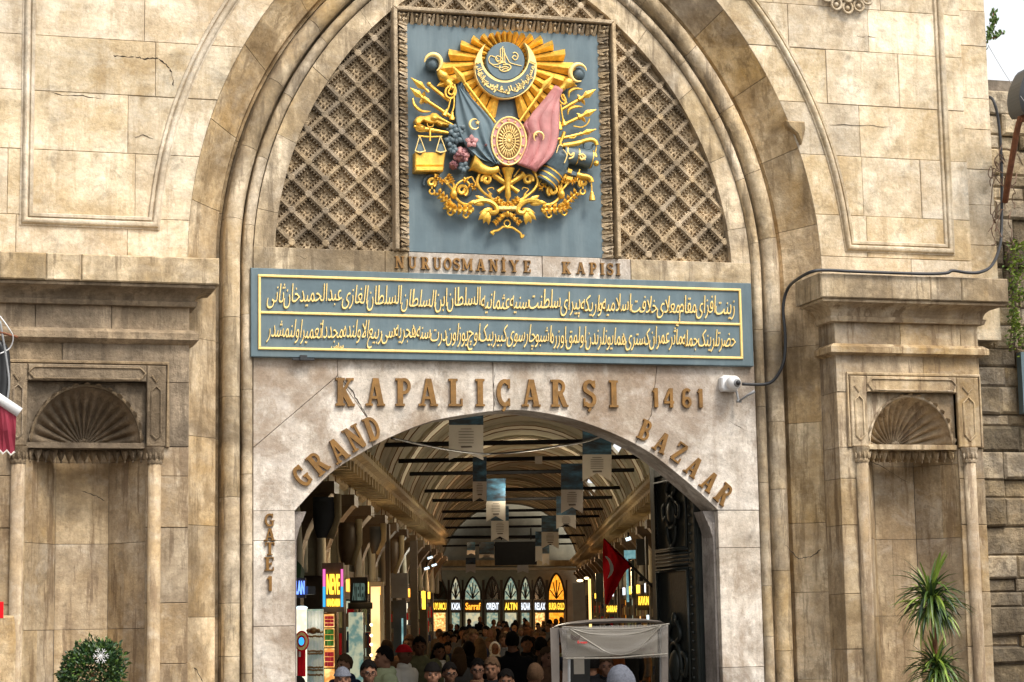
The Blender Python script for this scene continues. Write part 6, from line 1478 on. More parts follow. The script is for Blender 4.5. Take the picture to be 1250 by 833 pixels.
# lit shop windows in the bays of both side walls
R3 = random.Random(5); ORD = 'nearest second third fourth fifth sixth seventh eighth ninth tenth eleventh twelfth thirteenth fourteenth fifteenth sixteenth seventeenth eighteenth nineteenth'.split(); on_ = {1: 0, -1: 0}
for s in (-1, 1):
    b = (23.6 if s < 0 else 24.2); n_ = 0
    while b < (62 if s < 0 else 84):
        pit = 3.1 + .02 * (b - 22)
        if (s < 0 and b > 29) or s > 0:
            t = empty('small_shop', T(s * 2.95, b + .5, 0)); tag(t, '%s small glowing shop from the gate along the %s wall of the street' % (ORD[on_[s]], 'left' if s < 0 else 'right'), 'small shop', 'lit shop windows along the %s wall' % ('left' if s < 0 else 'right'))
            toloc(wallpanel(s, b + .55, b + pit - .15, .5, 2.35, R3.choice(['lwarm', 'lamber', 'lwarm', 'lwhite', 'lcool']), 'display', 3.05, None, .05), t)
            toloc(wallpanel(s, b + .5, b + pit - .1, 2.38, 2.85, 'wood', 'sign_board', 2.98, None, .1), t)
            toloc(wallpanel(s, b + .9, b + pit - .5, 2.50, 2.72, R3.choice(['sgold', 'swhite', 'sorange', 'sgold']), 'lit_sign', 2.96, None, .02), t)
            for k in range(5):
                for h in (.62, 1.05, 1.5, 1.92):
                    bb = b + .7 + k * (pit - 1.0) / 5 + R3.uniform(0, .1); toloc(wallpanel(s, bb, bb + R3.uniform(.18, .34), h, h + R3.uniform(.16, .34), R3.choice(['cred', 'cbrown', 'cgreen', 'cbeige', 'cnavy', 'wood2']), 'goods', 2.90, None, .1), t)
            on_[s] += 1
        b += pit; n_ += 1
# ---------------- right wall details
def rq(px, py, b): a, h = TB(px, py, b); return T(a, b, h)
t = empty('gilded_sign', rq(743, 741, 38)); tag(t, 'yellow lettered sign low on the right side behind the flag', 'sign', None)
cpanel(739, 754.5, 738, 750, 38, 'board', 'wood', t); toloc(tflat(textmesh('SARRAF', .3, .03, 2), 740.5, 753.5, 739.5, 747.5, 37.98, 'b', 'sign_lettering', 'sgold', None), t)
t = empty('corner_sign', rq(784, 735, 30)); tag(t, 'yellow neon sign on the right side next to the iron door', 'sign')
cpanel(777, 793, 726, 745, 30, 'board', 'wood', t); toloc(tflat(textmesh('KAVUN', .3, .03, 2), 779.5, 792, 728, 739, 29.98, 'b', 'sign_lettering', 'sgold', None), t)
t = empty('glass_shop', rq(768, 720, 32)); tag(t, 'shop window with pale teal lit upper panel on the right side', 'shop', 'shops along the right side')
cpanel(762, 776, 672, 682, 33, 'lit_transom', 'lteal', t); cpanel(764, 768, 682, 735, 33.1, 'glass', 'lteal', t); cpanel(770, 775, 684, 730, 33.0, 'glass', 'glasspale', t); cpanel(753, 758, 690, 800, 34, 'pillar', 'wood', t, .3); cpanel(788, 794, 655, 800, 31, 'pillar', 'wood', t, .3); cpanel(789.5, 792.5, 751, 757, 29.5, 'lit_box', 'coolbulb', t)
cpanel(776.5, 792, 658, 690, 32, 'hanging_unit', 'darkgrey', t)
t = empty('amber_column', rq(720, 733, 48)); tag(t, 'brightly lit cream pilaster with a wall lamp on the right side', 'shop', 'shops along the right side')
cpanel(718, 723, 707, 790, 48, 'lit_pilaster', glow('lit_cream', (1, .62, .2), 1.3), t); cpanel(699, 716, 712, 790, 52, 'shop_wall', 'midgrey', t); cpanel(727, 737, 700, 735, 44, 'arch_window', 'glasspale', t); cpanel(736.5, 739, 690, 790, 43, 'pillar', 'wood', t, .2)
m2 = MB(); m2.ball(rq(708, 709, 47), (.08, .06, .03), 8, 6); m2.ball(rq(716, 706, 47), (.06, .06, .03), 8, 6); toloc(m2.build('lamp', MI['bulb'], smooth=True), t)
for (px, py, b, mt, lb) in ((525, 681, 52, 'coolbulb', 'upper cool white lamp at the end of the left row'), (521, 694, 48, 'coolbulb', 'middle cool white lamp at the end of the left row'), (530, 690, 56, 'coolbulb', 'rear cool white lamp at the end of the left row'), (767, 658, 34, 'coolbulb', 'small white lamp under the right cornice above the flag')):
    t = empty('pendant_lamp', rq(px, py, b)); tag(t, lb, 'lamp', 'cool pendant lamps')
    m2 = MB(); m2.tube([rq(px - 3, py + 1, b), rq(px + 3, py - 1, b)], .028, 8); toloc(m2.build('tube', MI[mt], smooth=True), t); m2 = MB(); m2.tube([rq(px, py - 1, b), rq(px, py - 8, b)], .015, 4); toloc(m2.build('cord', MI['iron']), t)
# ---------------- flag on its pole
t = empty('turkish_flag', rq(745, 700, 27)); tag(t, 'red flag with white crescent hanging from a slanted pole beside the iron door', 'flag')
FBt = 26.5; A_ = [(736.5, 657.5), (735.8, 680), (736.5, 705), (739, 738)]; B_ = [(738, 659), (768, 688.5), (762, 700), (742, 738.5)]
Ls = smoothline(A_, 4); Rs = smoothline(B_, 4); rows = []
for j, (l_, r_) in enumerate(zip(Ls, Rs)):
    row = []
    for i in range(11):
        u = i / 10; q_ = l_.lerp(r_, u); d_ = .07 * sin(u * 9 + j * .25) * min(1, j / 3); row.append(rq(q_.x, q_.y, FBt + d_))
    rows.append(row)
m2 = MB(); m2.grid(rows); toloc(m2.build('cloth', MT['red'], smooth=True), t)
def cres2(cx, cy, r_, off, r2, b):
    o = []
    for k in range(25): a = rad(60 + 10 + (360 - 140) * k / 24 - 180 + 100); o.append((a))
    return o
pts = [(738.5, 679), (741.5, 679.5), (745.5, 684), (748.5, 690.5), (748.8, 697), (746.5, 702), (741.5, 706.5), (743.5, 702), (744.8, 697), (744.6, 691), (742.6, 685)]
m2 = MB(); q_ = [rq(x, y, FBt - .10) for x, y in pts]; n = len(q_); m2.add(q_ + [v_ + tf * .012 for v_ in q_], [tuple(range(n))] + [(k, (k + 1) % n, n + (k + 1) % n, n + k) for k in range(n)]); toloc(m2.build('crescent', MT['whitecloth'], fix=True), t)
m2 = MB(); m2.tube([rq(768, 688, FBt), rq(796, 716, 25.2)], .016, 6); m2.tube([rq(737, 658, FBt + .05), rq(768, 688, FBt + .0)], .012, 6); toloc(m2.build('pole', MI['iron']), t)
m2 = MB(); m2.box(rq(782, 707, 25.8), (.05, .05, .06)); toloc(m2.build('socket', MT['lampgrey']), t)
# ---------------- banners
BN = [('first near banner with only its white swallowtail half showing, left of centre', 548, 590, 505, 519, 562, 36, 0), ('large banner highest on the right with blue photo above a swallowtail', 711, 746.5, 524, 555, 588, 37, 0), ('large banner right of centre with bright blue photo and white swallowtail', 684.8, 711.8, 566, 598, 627, 42, 0),
      ('banner left of centre with blue photo above a pointed white tail', 593.5, 617, 584.5, 612, 637, 46, 0), ('narrow banner turned edge-on beside the left central banner', 577, 594, 558, 588, 613, 41, 12), ('small banner with blue photo right of the black screen', 661, 682, 629.5, 649.5, 670, 54, 0),
      ('banner half hidden behind the left central banner', 599.5, 621, 618, 636, 661, 52, 0), ('banner half hidden behind the large right banner', 679, 703, 606, 629, 646, 50, 0), ('far small banner left of the cross beam', 568.5, 580.5, 681, 689, 700, 74, 0),
      ('far banner beside the left edge of the black screen', 585, 603, 662, 677, 682, 66, 0), ('narrow far banner overlapping the right edge of the screen', 653.5, 662, 649, 667, 686, 58, 6), ('far white banner tail under the black screen', 631.5, 645, 683, 689, 700, 72, 0), ('far banner right of the screen above the arches', 662, 670.5, 665, 676, 690, 62, 0), ('far left banner below the tie rods', 570, 580, 662, 672, 678, 64, 0)]
ink = MI['ink']
for lb, x0, x1, y0, ys_, y1, b, tw_ in BN:
    t = empty('banner', rq((x0 + x1) / 2, y0, b)); tag(t, lb, 'banner', 'banners hanging from the tie rods')
    def bp_(u, w_, d=0.0): # u across, w_ down
        return rq(x0 + (x1 - x0) * u, y0 + (y1 - y0) * w_, b - d + tw_ * .03 * (u - .5) + .03 * sin(w_ * 4 + u * 2))
    sp = (ys_ - y0) / (y1 - y0); notch = 1 - .16 * min(1, (x1 - x0) / (y1 - y0) * 1.8); n = 6
    m2 = MB(); m2.grid([[bp_(u / 4, sp * k / 4) for u in range(5)] for k in range(5)]); toloc(m2.build('photo_panel', MI['bluephoto'], smooth=True), t)
    m2 = MB(); m2.grid([[bp_(u / 4, sp + (((1 if u in (0, 4) else (1 + notch) / 2 if u in (1, 3) else notch)) - sp) * k / 4) for u in range(5)] for k in range(5)]); toloc(m2.build('white_panel', MI['banner'], smooth=True), t)
    if x1 - x0 > 15:
        m2 = MB()
        for k in range(6):
            w_ = sp + (.10 + .075 * k) * (1 - sp) * 1.05; L_ = .22 if k else .16; m2.add([bp_(.5 - L_, w_, .012), bp_(.5 + L_, w_, .012), bp_(.5 + L_, w_ + .012, .012), bp_(.5 - L_, w_ + .012, .012)], [(0, 1, 2, 3)])
        w_ = sp + .60 * (1 - sp); m2.add([bp_(.34, w_, .012), bp_(.66, w_ - .005, .012), bp_(.68, w_ + .03, .012), bp_(.36, w_ + .035, .012)], [(0, 1, 2, 3)]); toloc(m2.build('printed_text', ink), t)
# black screen, beams, sagging cable, small box
t = empty('display_screen', rq(629.5, 690, 60)); tag(t, 'black rectangular display screen hung across the middle of the vault', 'screen')
cpanel(603.5, 655.5, 660.5, 689.5, 60, 'panel', 'iron', t, .15); cpanel(603, 656, 659.5, 661, 59.98, 'top_frame', 'darkgrey', t, .2)
m2 = MB(); m2.tube([rq(612, 660, 60.1), rq(612, 645, 60.1)], .02, 4); m2.tube([rq(648, 660, 60.1), rq(648, 645, 60.1)], .02, 4); toloc(m2.build('hanger', MI['iron']), t)
m2 = MB(); m2.tube(smoothline([tuple(rq(x, y, bb)) for x, y, bb in ((478, 535, 26), (505, 541, 28), (540, 548, 31), (575, 553, 33), (600, 554, 34), (640, 551, 33), (680, 545, 31), (712, 540, 28), (742, 530, 26))], 5), .017, 7)
tag(m2.build('sagging_cable', MT['cable'], smooth=True), 'grey cable sagging across the vault just inside the arch', 'cable')
t = tag(cpanel(653, 662, 557, 566, 42.2, 'junction_box', MI['banner'], None), 'small pale box fixed on a tie rod near the crown', 'box')
# shop lamps, plus added fill lights for vault, banners and left boxes
def plight(px, py, b, e, c=(1, .62, .3), r_=.25):
    ld = bpy.data.lights.new('shop_and_fill_light', 'POINT'); ld.energy = e; ld.color = c; ld.shadow_soft_size = r_; o = bpy.data.objects.new('shop_and_fill_light', ld); col.objects.link(o); o.location = rq(px, py, b); return o
LIGHTS = [(585, 700, 62, 75, (1, .62, .34)), (655, 695, 75, 70, (1, .58, .28)), (610, 700, 92, 90, (1, .6, .3)), (690, 712, 46, 26, (1, .68, .38)), (540, 700, 50, 22, (.9, .88, .72)), (470, 745, 31, 9, (1, .65, .35)), (640, 703, 103, 80, (1, .6, .3)), (462, 668, 30, 14, (1, .72, .42)), (500, 665, 38, 16, (1, .72, .42)), (750, 650, 36, 14, (1, .75, .45)), (385, 760, 23.2, 3, (1, .9, .7)), (620, 600, 46, 78, (1, .88, .66)), (640, 600, 34, 56, (1, .90, .70)), (650, 610, 58, 80, (1, .82, .56)), (600, 560, 27, 22, (1, .88, .66))]
for L_ in LIGHTS: plight(*L_[:4], L_[4])

# ------------------------------------------------------------------ electric cart with dusty vinyl hood, in the gateway
ct = empty('covered_cart', T(TB(745, 760, 19.0)[0], 19.0, 0)); tag(ct, 'small service cart under a dusty white vinyl hood standing in the right of the gateway', 'cart')
CB = 18.8
def cq(px, py, db=0.0): a, h = TB(px, py, CB); return T(a, CB + db, h)
def cz_(x, y): return (660 + x / 7.353, 740 + y / 7.353)
# hood top: shallow dome running back
rows = []
for k in range(9):
    u = k / 8; L_ = cz_(90, 190); R_ = cz_(1150, 150); db = 1.15 * u; row = []
    for i in range(17):
        w_ = i / 16; x = L_[0] + (R_[0] - L_[0]) * w_; y = L_[1] + (R_[1] - L_[1]) * w_; y -= 8.2 * sin(pi * w_) ** .6 * (.25 + .75 * sin(pi * min(1, u + .15))); row.append(cq(x, y + (2.0 if i in (0, 16) else 0) + .8 * sin(w_ * 30) * .3, db))
    rows.append(row)
m2 = MB(); m2.grid(rows); toloc(m2.build('hood_top', MI['canvas'], smooth=True), ct)
# front panel (printed vinyl) and sagging cover over it
def pan(pts, name, mat, db=0, th=.012):
    m3 = MB(); f = [cq(*cz_(x, y), db) for x, y in pts]; n = len(f); m3.add(f + [v_ + tf * th for v_ in f], [tuple(range(n)), tuple(range(2 * n - 1, n - 1, -1))] + [(i, (i + 1) % n, n + (i + 1) % n, n + i) for i in range(n)]); return toloc(m3.build(name, MI[mat] if isinstance(mat, str) else mat, fix=True), ct)
pan([(230, 190), (1050, 190), (1050, 425), (230, 465)], 'front_panel', 'canvas2', .03)
rows = []
for j in range(13):
    w_ = j / 12; row = []
    for i in range(25):
        u = i / 24; x = 190 + (1140 - 190) * u; top = 185 - 20 * u; sag = 60 * sin(pi * u) * (w_ ** .8) ; y = top + (455 - top) * w_ * (1 - .0 * u) + 18 * sin(pi * u) * w_
        vfold = .045 * sin(pi * u) * sin(pi * w_) + .035 * math.exp(-((w_ - (.25 + .60 * sin(pi * u))) / .07) ** 2) + .02 * math.exp(-((w_ - (.10 + .22 * sin(pi * u))) / .06) ** 2)
        row.append(cq(*cz_(x, y), -.02 - vfold))
    rows.append(row)
vin = glassmat('clear_vinyl', (.32, .30, .27), .25); vin.node_tree.nodes['Principled BSDF'].inputs['Alpha'].default_value = .32
m2 = MB(); m2.grid(rows); toloc(m2.build('vinyl_cover', vin, smooth=True), ct)
for pts in ([(205, 470), (450, 468), (700, 462), (900, 445), (1135, 430)], [(190, 185), (450, 205), (700, 210), (900, 195), (1150, 160)], [(250, 200), (450, 330), (640, 430), (850, 400), (1080, 170)], [(260, 200), (450, 250), (700, 262), (900, 235), (1070, 175)]):
    m2 = MB(); m2.tube([cq(p_[0], p_[1], -.06) for p_ in [cz_(*q_) for q_ in [tuple(v_) for v_ in smoothline(pts, 6)]]], .007, 6); toloc(m2.build('vinyl_fold', MI['canvas2'], smooth=True), ct)
for (xa_, xb2, xc, xd) in ((85, 165, 235, 100), (1085, 1145, 1148, 1085)):
    pan([(xa_, 200), (xb2 if xa_ < 500 else 1145, 190 if xa_ < 500 else 165), (xc - 60 if xa_ < 500 else 1145, 1400), (xd + 20 if xa_ < 500 else 1085, 1400)], 'corner_curtain', 'canvas', .0, .03)
pan([(165, 195), (235, 195), (243, 480), (243, 1400), (180, 1400), (200, 480)], 'corner_curtain', 'canvas', -.02, .03)
for x in (250, 1090):
    m2 = MB(); m2.tube([cq(*cz_(x, 200), .05), cq(*cz_(x, 1500), .05)], .02, 8); toloc(m2.build('post', MT['grey']), ct)
# logo and small marks printed on the front
m2 = MB()
for r_ in (40, 27, 12):
    pts = [(310 + r_ * cos(rad(a)), 270 - r_ * .8 * sin(rad(a))) for a in range(150, 400, 25)] ; m2.tube([cq(*cz_(x, y), -.075) for x, y in pts], .006, 4)
toloc(m2.build('spiral_logo', MI['ink']), ct)
def ctext(s_, x0, x1, y0, y1, mat):
    me = textmesh(s_, .3, .02, 2); xs = [v_.co.x for v_ in me.vertices]; ys = [v_.co.y for v_ in me.vertices]; X0, X1, Y0, Y1 = min(xs), max(xs), min(ys), max(ys)
    for v_ in me.vertices:
        u = (v_.co.x - X0) / (X1 - X0); w_ = (v_.co.y - Y0) / (Y1 - Y0); e_ = -.078 if v_.co.z > 0 else -.07; v_.co = cq(*cz_(x0 + (x1 - x0) * u, y1 + (y0 - y1) * w_), e_)
    me.materials.clear(); me.materials.append(mat); toloc(link('printed_mark', me), ct)
ctext('E-vaan', 330, 415, 312, 336, MT['red']); ctext('CE', 880, 940, 378, 398, MI['ink']); ctext('PC', 978, 1015, 374, 398, MI['ink'])
# body of the cart below the frame's edge: seat box, floor, wheels
cc0 = T(TB(745, 800, CB)[0], CB + .55, 0)
m2 = MB(); m2.box(cc0 + Vector((0, 0, .45)), (.95, 1.2, .35), TROT); m2.box(cc0 + Vector((0, 0, .75)) + tf * .35, (.9, .15, .5), TROT); toloc(m2.build('body', MT['grey']), ct)
for da in (-.42, .42):
    for db in (-.4, .45):
        c_ = cc0 + tr * da + tf * db + Vector((0, 0, .24)); m2 = MB(); m2.tube([c_ - tr * .06, c_ + tr * .06], .23, 18); w1 = toloc(m2.build('wheel', MT['black'], fix=True), ct); m2 = MB(); m2.tube([c_ - tr * .065, c_ + tr * .065], .12, 14); toloc(m2.build('rim', MT['grey'], fix=True), ct).parent = w1
pan([(245, 480), (480, 480), (470, 1300), (245, 1300)], 'rear_curtain', 'darkgrey', 1.1)
t = tag(cpanel(700.5, 713.5, 800, 823, 19.6, 'paper_bag', MI['cwhite'], None, .1), 'crumpled pale bag with dark strap hanging inside the cart', 'bag')

# ------------------------------------------------------------------ people
def remeshed(mb_, vox, smooth_it=3):
    me = mb_.mesh('tmp'); o = bpy.data.objects.new('tmp', me); col.objects.link(o)
    m_ = o.modifiers.new('r', 'REMESH'); m_.mode = 'VOXEL'; m_.voxel_size = vox; s_ = o.modifiers.new('s', 'SMOOTH'); s_.iterations = smooth_it; s_.factor = .5
    n = bpy.data.meshes.new_from_object(o.evaluated_get(bpy.context.evaluated_depsgraph_get())); bpy.data.objects.remove(o); bpy.data.meshes.remove(me)
    n.polygons.foreach_set('use_smooth', [True] * len(n.polygons)); return n
def tb(m3, pts, rr, n=12): m3.tube(pts, rr, n); m3.ball(pts[0], rr[0], 10, 7); m3.ball(pts[-1], rr[-1], 10, 7)
# figure 1.74 m tall, facing -y, feet on z = 0
def body_mesh(pose):
    m3 = MB(); H0 = 1.62
    # head: skull, jaw, brow, nose, ears, lips, chin
    m3.ball((0, .012, 1.645), (.076, .094, .100), 20, 14); m3.ball((0, -.022, 1.585), (.056, .066, .070), 16, 10); m3.ball((0, -.052, 1.545), (.030, .028, .024), 10, 8)
    m3.tube([(0, -.086, 1.632), (0, -.102, 1.612), (0, -.108, 1.600)], [.009, .012, .015], 8); m3.ball((0, -.075, 1.648), (.052, .020, .012), 12, 6)
    for s in (-1, 1):
        m3.ball((s * .080, .008, 1.615), (.011, .022, .032), 8, 6); m3.ball((s * .040, -.066, 1.598), (.022, .018, .020), 8, 6)
    m3.ball((0, -.083, 1.568), (.026, .012, .010), 10, 6)
    tb(m3, [(0, .022, 1.56), (0, .025, 1.46)], [.056, .062])
    # torso
    rows = []
    for z, rx_, ry_, cy in ((.86, .155, .105, .01), (.93, .165, .115, .01), (1.02, .150, .100, .005), (1.12, .150, .100, 0), (1.24, .172, .112, 0), (1.34, .185, .110, .01), (1.42, .165, .085, .015), (1.47, .09, .065, .02)):
        rows.append([(rx_ * cos(2 * pi * k / 20), cy + ry_ * sin(2 * pi * k / 20), z) for k in range(20)])
    m3.grid(rows, closed=True); m3.f += [tuple(range(len(m3.v) - 160, len(m3.v) - 140))[::-1], tuple(range(len(m3.v) - 20, len(m3.v)))]
    A = pose_arms(pose)
    for s in (-1, 1):
        sh_, el, wr = A[s]; tb(m3, [sh_, sh_.lerp(el, .5), el, el.lerp(wr, .4), wr], [.056, .050, .040, .040, .027])
        # palm, four fingers, thumb
        d_ = (wr - el).normalized(); sd = Vector((0, 1, 0)) if abs(d_.y) < .8 else Vector((1, 0, 0)); sd = (sd - d_ * sd.dot(d_)).normalized(); nn_ = d_.cross(sd) * s
        m3.tube([wr, wr + d_ * .045, wr + d_ * .09], [.026, .034, .032], 10, flat=.5)
    for s in (-1, 1):
        k_ = .13 * s * (1 if pose == 1 else 0); hp = Vector((s * .09, 0, .88)); kn = Vector((s * .10, -.02 - k_ * .7, .48)); an = Vector((s * .105, .02 - k_ * 1.6, .09)); tb(m3, [hp, hp.lerp(kn, .5), kn, kn.lerp(an, .35), an], [.088, .074, .055, .056, .038])
        m3.tube([an + Vector((0, .05, -.05)), an + Vector((0, -.06, -.055)), an + Vector((0, -.15, -.065))], [.036, .040, .026], 10)
    me = remeshed(m3, .0125, 2)
    # separate slim fingers joined into the same mesh, bent and of unequal length
    f = MB()
    for s in (-1, 1):
        sh_, el, wr = A[s]; d_ = (wr - el).normalized(); sd = Vector((0, 1, 0)) if abs(d_.y) < .8 else Vector((1, 0, 0)); sd = (sd - d_ * sd.dot(d_)).normalized(); pn = d_.cross(sd) * -s
        for i, L in enumerate((.060, .072, .068, .052)):
            b0 = wr + d_ * .082 + sd * (-.026 + .0175 * i); f.tube([b0, b0 + d_ * L * .45, b0 + d_ * L * .75 + pn * L * .22, b0 + d_ * L * .9 + pn * L * .5], [.0092, .0088, .008, .0062], 7)
        b0 = wr + d_ * .03 - sd * .026; f.tube([b0, b0 - sd * .018 + d_ * .022, b0 - sd * .020 + d_ * .05 + pn * .010], [.011, .010, .008], 7)
    bm = bmesh.new(); bm.from_mesh(me); me2 = f.mesh('f', None, True); bm.from_mesh(me2); bm.to_mesh(me); bm.free(); bpy.data.meshes.remove(me2)
    me.polygons.foreach_set('use_smooth', [True] * len(me.polygons)); return me
def pose_arms(pose):
    o = {}
    for s in (-1, 1):
        sh_ = Vector((s * .19, .01, 1.39))
        if pose == 0: el, wr = Vector((s * .245, .02, 1.12)), Vector((s * .235, -.06, .88))
        elif pose == 1: el, wr = Vector((s * .24, .05 * s, 1.12)), Vector((s * .22, -.12 + .1 * s, .90))
        else: el, wr = Vector((s * .25, -.02, 1.12)), Vector((s * .12, -.24, 1.16))
        o[s] = (sh_, el, wr)
    return o
def coat_mesh(pose, kind):
    m3 = MB(); hem = .80 if kind == 0 else .52; rows = []; puff = kind == 2
    if puff: hem = .80
    prof = [(hem, .195, .145), (hem + .08, .19, .14), (.98, .185, .135), (1.12, .185, .130), (1.26, .205, .138), (1.36, .212, .135), (1.43, .175, .11), (1.475, .095, .085), (1.50, .080, .080)]
    for z, rx_, ry_ in prof:
        if puff: rx_ *= 1.08; ry_ *= 1.12
        rows.append([(rx_ * cos(2 * pi * k / 24), .01 + ry_ * sin(2 * pi * k / 24), z) for k in range(24)])
    m3.grid(rows, closed=True); n = len(rows) * 24; m3.f += [tuple(range(24))[::-1], tuple(range(n - 24, n))]
    A = pose_arms(pose); g_ = 1.18 if puff else 1.0
    for s in (-1, 1): sh_, el, wr = A[s]; tb(m3, [sh_, sh_.lerp(el, .5), el, el.lerp(wr, .5), el.lerp(wr, .93)], [.078 * g_, .070 * g_, .062 * g_, .058 * g_, .046 * g_])
    # collar or hood
    if kind == 0: m3.tube([(.075 * cos(a), .012 + .075 * sin(a), 1.50 + .012 * cos(2 * a)) for a in [2 * pi * k / 18 for k in range(19)]], .022, 8, caps=False)
    else:
        m3.ball((0, .085, 1.47), (.105, .055, .07), 14, 9); m3.tube([(.078 * cos(a), .015 + .078 * sin(a), 1.495) for a in [2 * pi * k / 18 for k in range(19)]], .026, 8, caps=False)
    me = remeshed(m3, .016, 2)
    if puff:
        for v_ in me.vertices:
            q_ = v_.co; k = .008 * abs(sin(q_.z * 48)); c_ = Vector((0, .01, q_.z)); d_ = (q_ - c_); v_.co = q_ + d_.normalized() * k
    return me
def trousers_mesh(pose):
    m3 = MB()
    m3.ball((0, .01, .90), (.165, .12, .12), 18, 10)
    for s in (-1, 1):
        k_ = .13 * s * (1 if pose == 1 else 0); hp = Vector((s * .09, 0, .88)); kn = Vector((s * .10, -.02 - k_ * .7, .48)); an = Vector((s * .105, .02 - k_ * 1.6, .11)); tb(m3, [hp, hp.lerp(kn, .5), kn, kn.lerp(an, .5), an], [.100, .088, .072, .068, .062])
    return remeshed(m3, .018, 2)
def hair_mesh(kind):
    m3 = MB()
    if kind in (0, 1, 4):
        rows = []
        for i in range(13):
            th = rad(4 + 9.8 * i); row = []
            for k in range(24):
                a = 2 * pi * k / 24; front = -sin(a)            # -y is the face
                lim = (69 if front > .6 else (84 if front > .15 else (100 if front > -.3 else 122))) + 5 * sin(9 * a + kind); t2 = min(th, rad(lim + 4 * sin(5 * a))); rr = 1.11 + .035 * sin(5 * a + i * .6) * sin(t2) + .02 * sin(11 * a) + R.uniform(-.028, .028)
                row.append((.080 * rr * sin(t2) * cos(a), .014 + .098 * rr * sin(t2) * sin(a), 1.648 + .108 * rr * cos(t2)))
            rows.append(row)
        m3.grid(rows, closed=True); m3.f.append(tuple(range(24)))
        if kind == 1:                                             # long hair
            for a in range(0, 181, 12):
                q_ = rad(a); x, y = .082 * cos(q_), .02 + .085 * sin(q_); m3.tube([(x, y, 1.66), (x * 1.15, y * 1.15 + .01, 1.55), (x * 1.25, y * 1.1 + .03, 1.44), (x * 1.1, y + .04, 1.33)], [.022, .026, .024, .012], 7)
        if kind == 4: m3.ball((0, .12, 1.66), (.045, .045, .045), 10, 8)
        return m3.mesh('hair', None, True)
    if kind == 2:                                                 # knitted cap
        rows = []
        for i in range(11):
            th = rad(3 + 8.2 * i); rr = 1.12 + (.05 if i > 8 else 0); rows.append([(.080 * rr * sin(th) * cos(2 * pi * k / 28) * (1 + .012 * (k % 2)), .014 + .098 * rr * sin(th) * sin(2 * pi * k / 28) * (1 + .012 * (k % 2)), 1.650 + .100 * rr * cos(th)) for k in range(28)])
        m3.grid(rows, closed=True); m3.f.append(tuple(range(28))); return m3.mesh('cap', None, True)
    # kind 3: headscarf
    m3.ball((0, .03, 1.645), (.090, .100, .115), 18, 12); m3.tube([(.085 * sin(a), .0 - .070 * 0 + .02, 1.63 + .105 * cos(a)) for a in [2 * pi * k / 20 for k in range(21)]], .018, 7, caps=False)
    m3.tube([(0, .03, 1.54), (0, .02, 1.48), (0, .01, 1.40)], [.078, .105, .15], 16); m3.tube([(-.07, -.04, 1.53), (0, -.075, 1.515), (.07, -.04, 1.53)], .025, 8)
    return remeshed(m3, .012, 2)
BOD = [body_mesh(p_) for p_ in (0, 1, 2)]; COA = {(p_, k): coat_mesh(p_, k) for p_ in (0, 1, 2) for k in (0, 1, 2)}; TRO = [trousers_mesh(0), trousers_mesh(1), None]; TRO[2] = TRO[0]; HAI = [hair_mesh(k) for k in range(5)]
m3 = MB()
for s in (-1, 1): m3.ball((s * .031, -.078, 1.622), (.012, .006, .006), 8, 5); m3.tube([(s * .016, -.088, 1.642), (s * .034, -.088, 1.646), (s * .048, -.080, 1.640)], .0035, 5)
EYES = m3.mesh('eyes', None)
m3 = MB()
for s in (-1, 1): m3.tube([(s * .033 + .024 * cos(2 * pi * k / 14), -.098, 1.620 + .018 * sin(2 * pi * k / 14)) for k in range(15)], .0028, 5, caps=False); m3.tube([(s * .056, -.095, 1.624), (s * .080, .0, 1.628)], .0028, 5)
m3.tube([(-.010, -.104, 1.624), (.010, -.104, 1.624)], .003, 5); GLS = m3.mesh('glasses', None)
def mslot(o, mat):
    if not o.data.materials: o.data.materials.append(mat)
    o.material_slots[0].link = 'OBJECT'; o.material_slots[0].material = mat
def person(px, ptop, b, face, coat, ckind, hair, hkind, label, pose=0, skin='skin', glasses=False, trous='denim'):
    a, htop = TB(px, ptop, b); sc_ = max(.86, min(1.12, htop / 1.76))
    t = empty('person', T(a, b, htop - 1.76 * sc_ if abs(htop / 1.76 - sc_) < .002 else 0), TROT + rad(face)); t.scale = (sc_,) * 3
    if abs(htop / 1.76 - sc_) > .002: t.scale = (htop / 1.76,) * 3 if .82 < htop / 1.76 < 1.16 else (sc_,) * 3
    tag(t, label, 'person', 'people in the bazaar street')
    for nm, me, mt in (('body', BOD[pose], skin), ('coat', COA[(pose, ckind)], coat), ('trousers', TRO[pose], trous), ('hair' if hkind != 2 and hkind != 3 else ('cap' if hkind == 2 else 'headscarf'), HAI[hkind], hair), ('eyes', EYES, 'eye')) + ((('glasses', GLS, 'iron'),) if glasses else ()):
        if me is None: continue
        o = bpy.data.objects.new(nm, me); col.objects.link(o); o.parent = t; mslot(o, MI[mt])
    return t
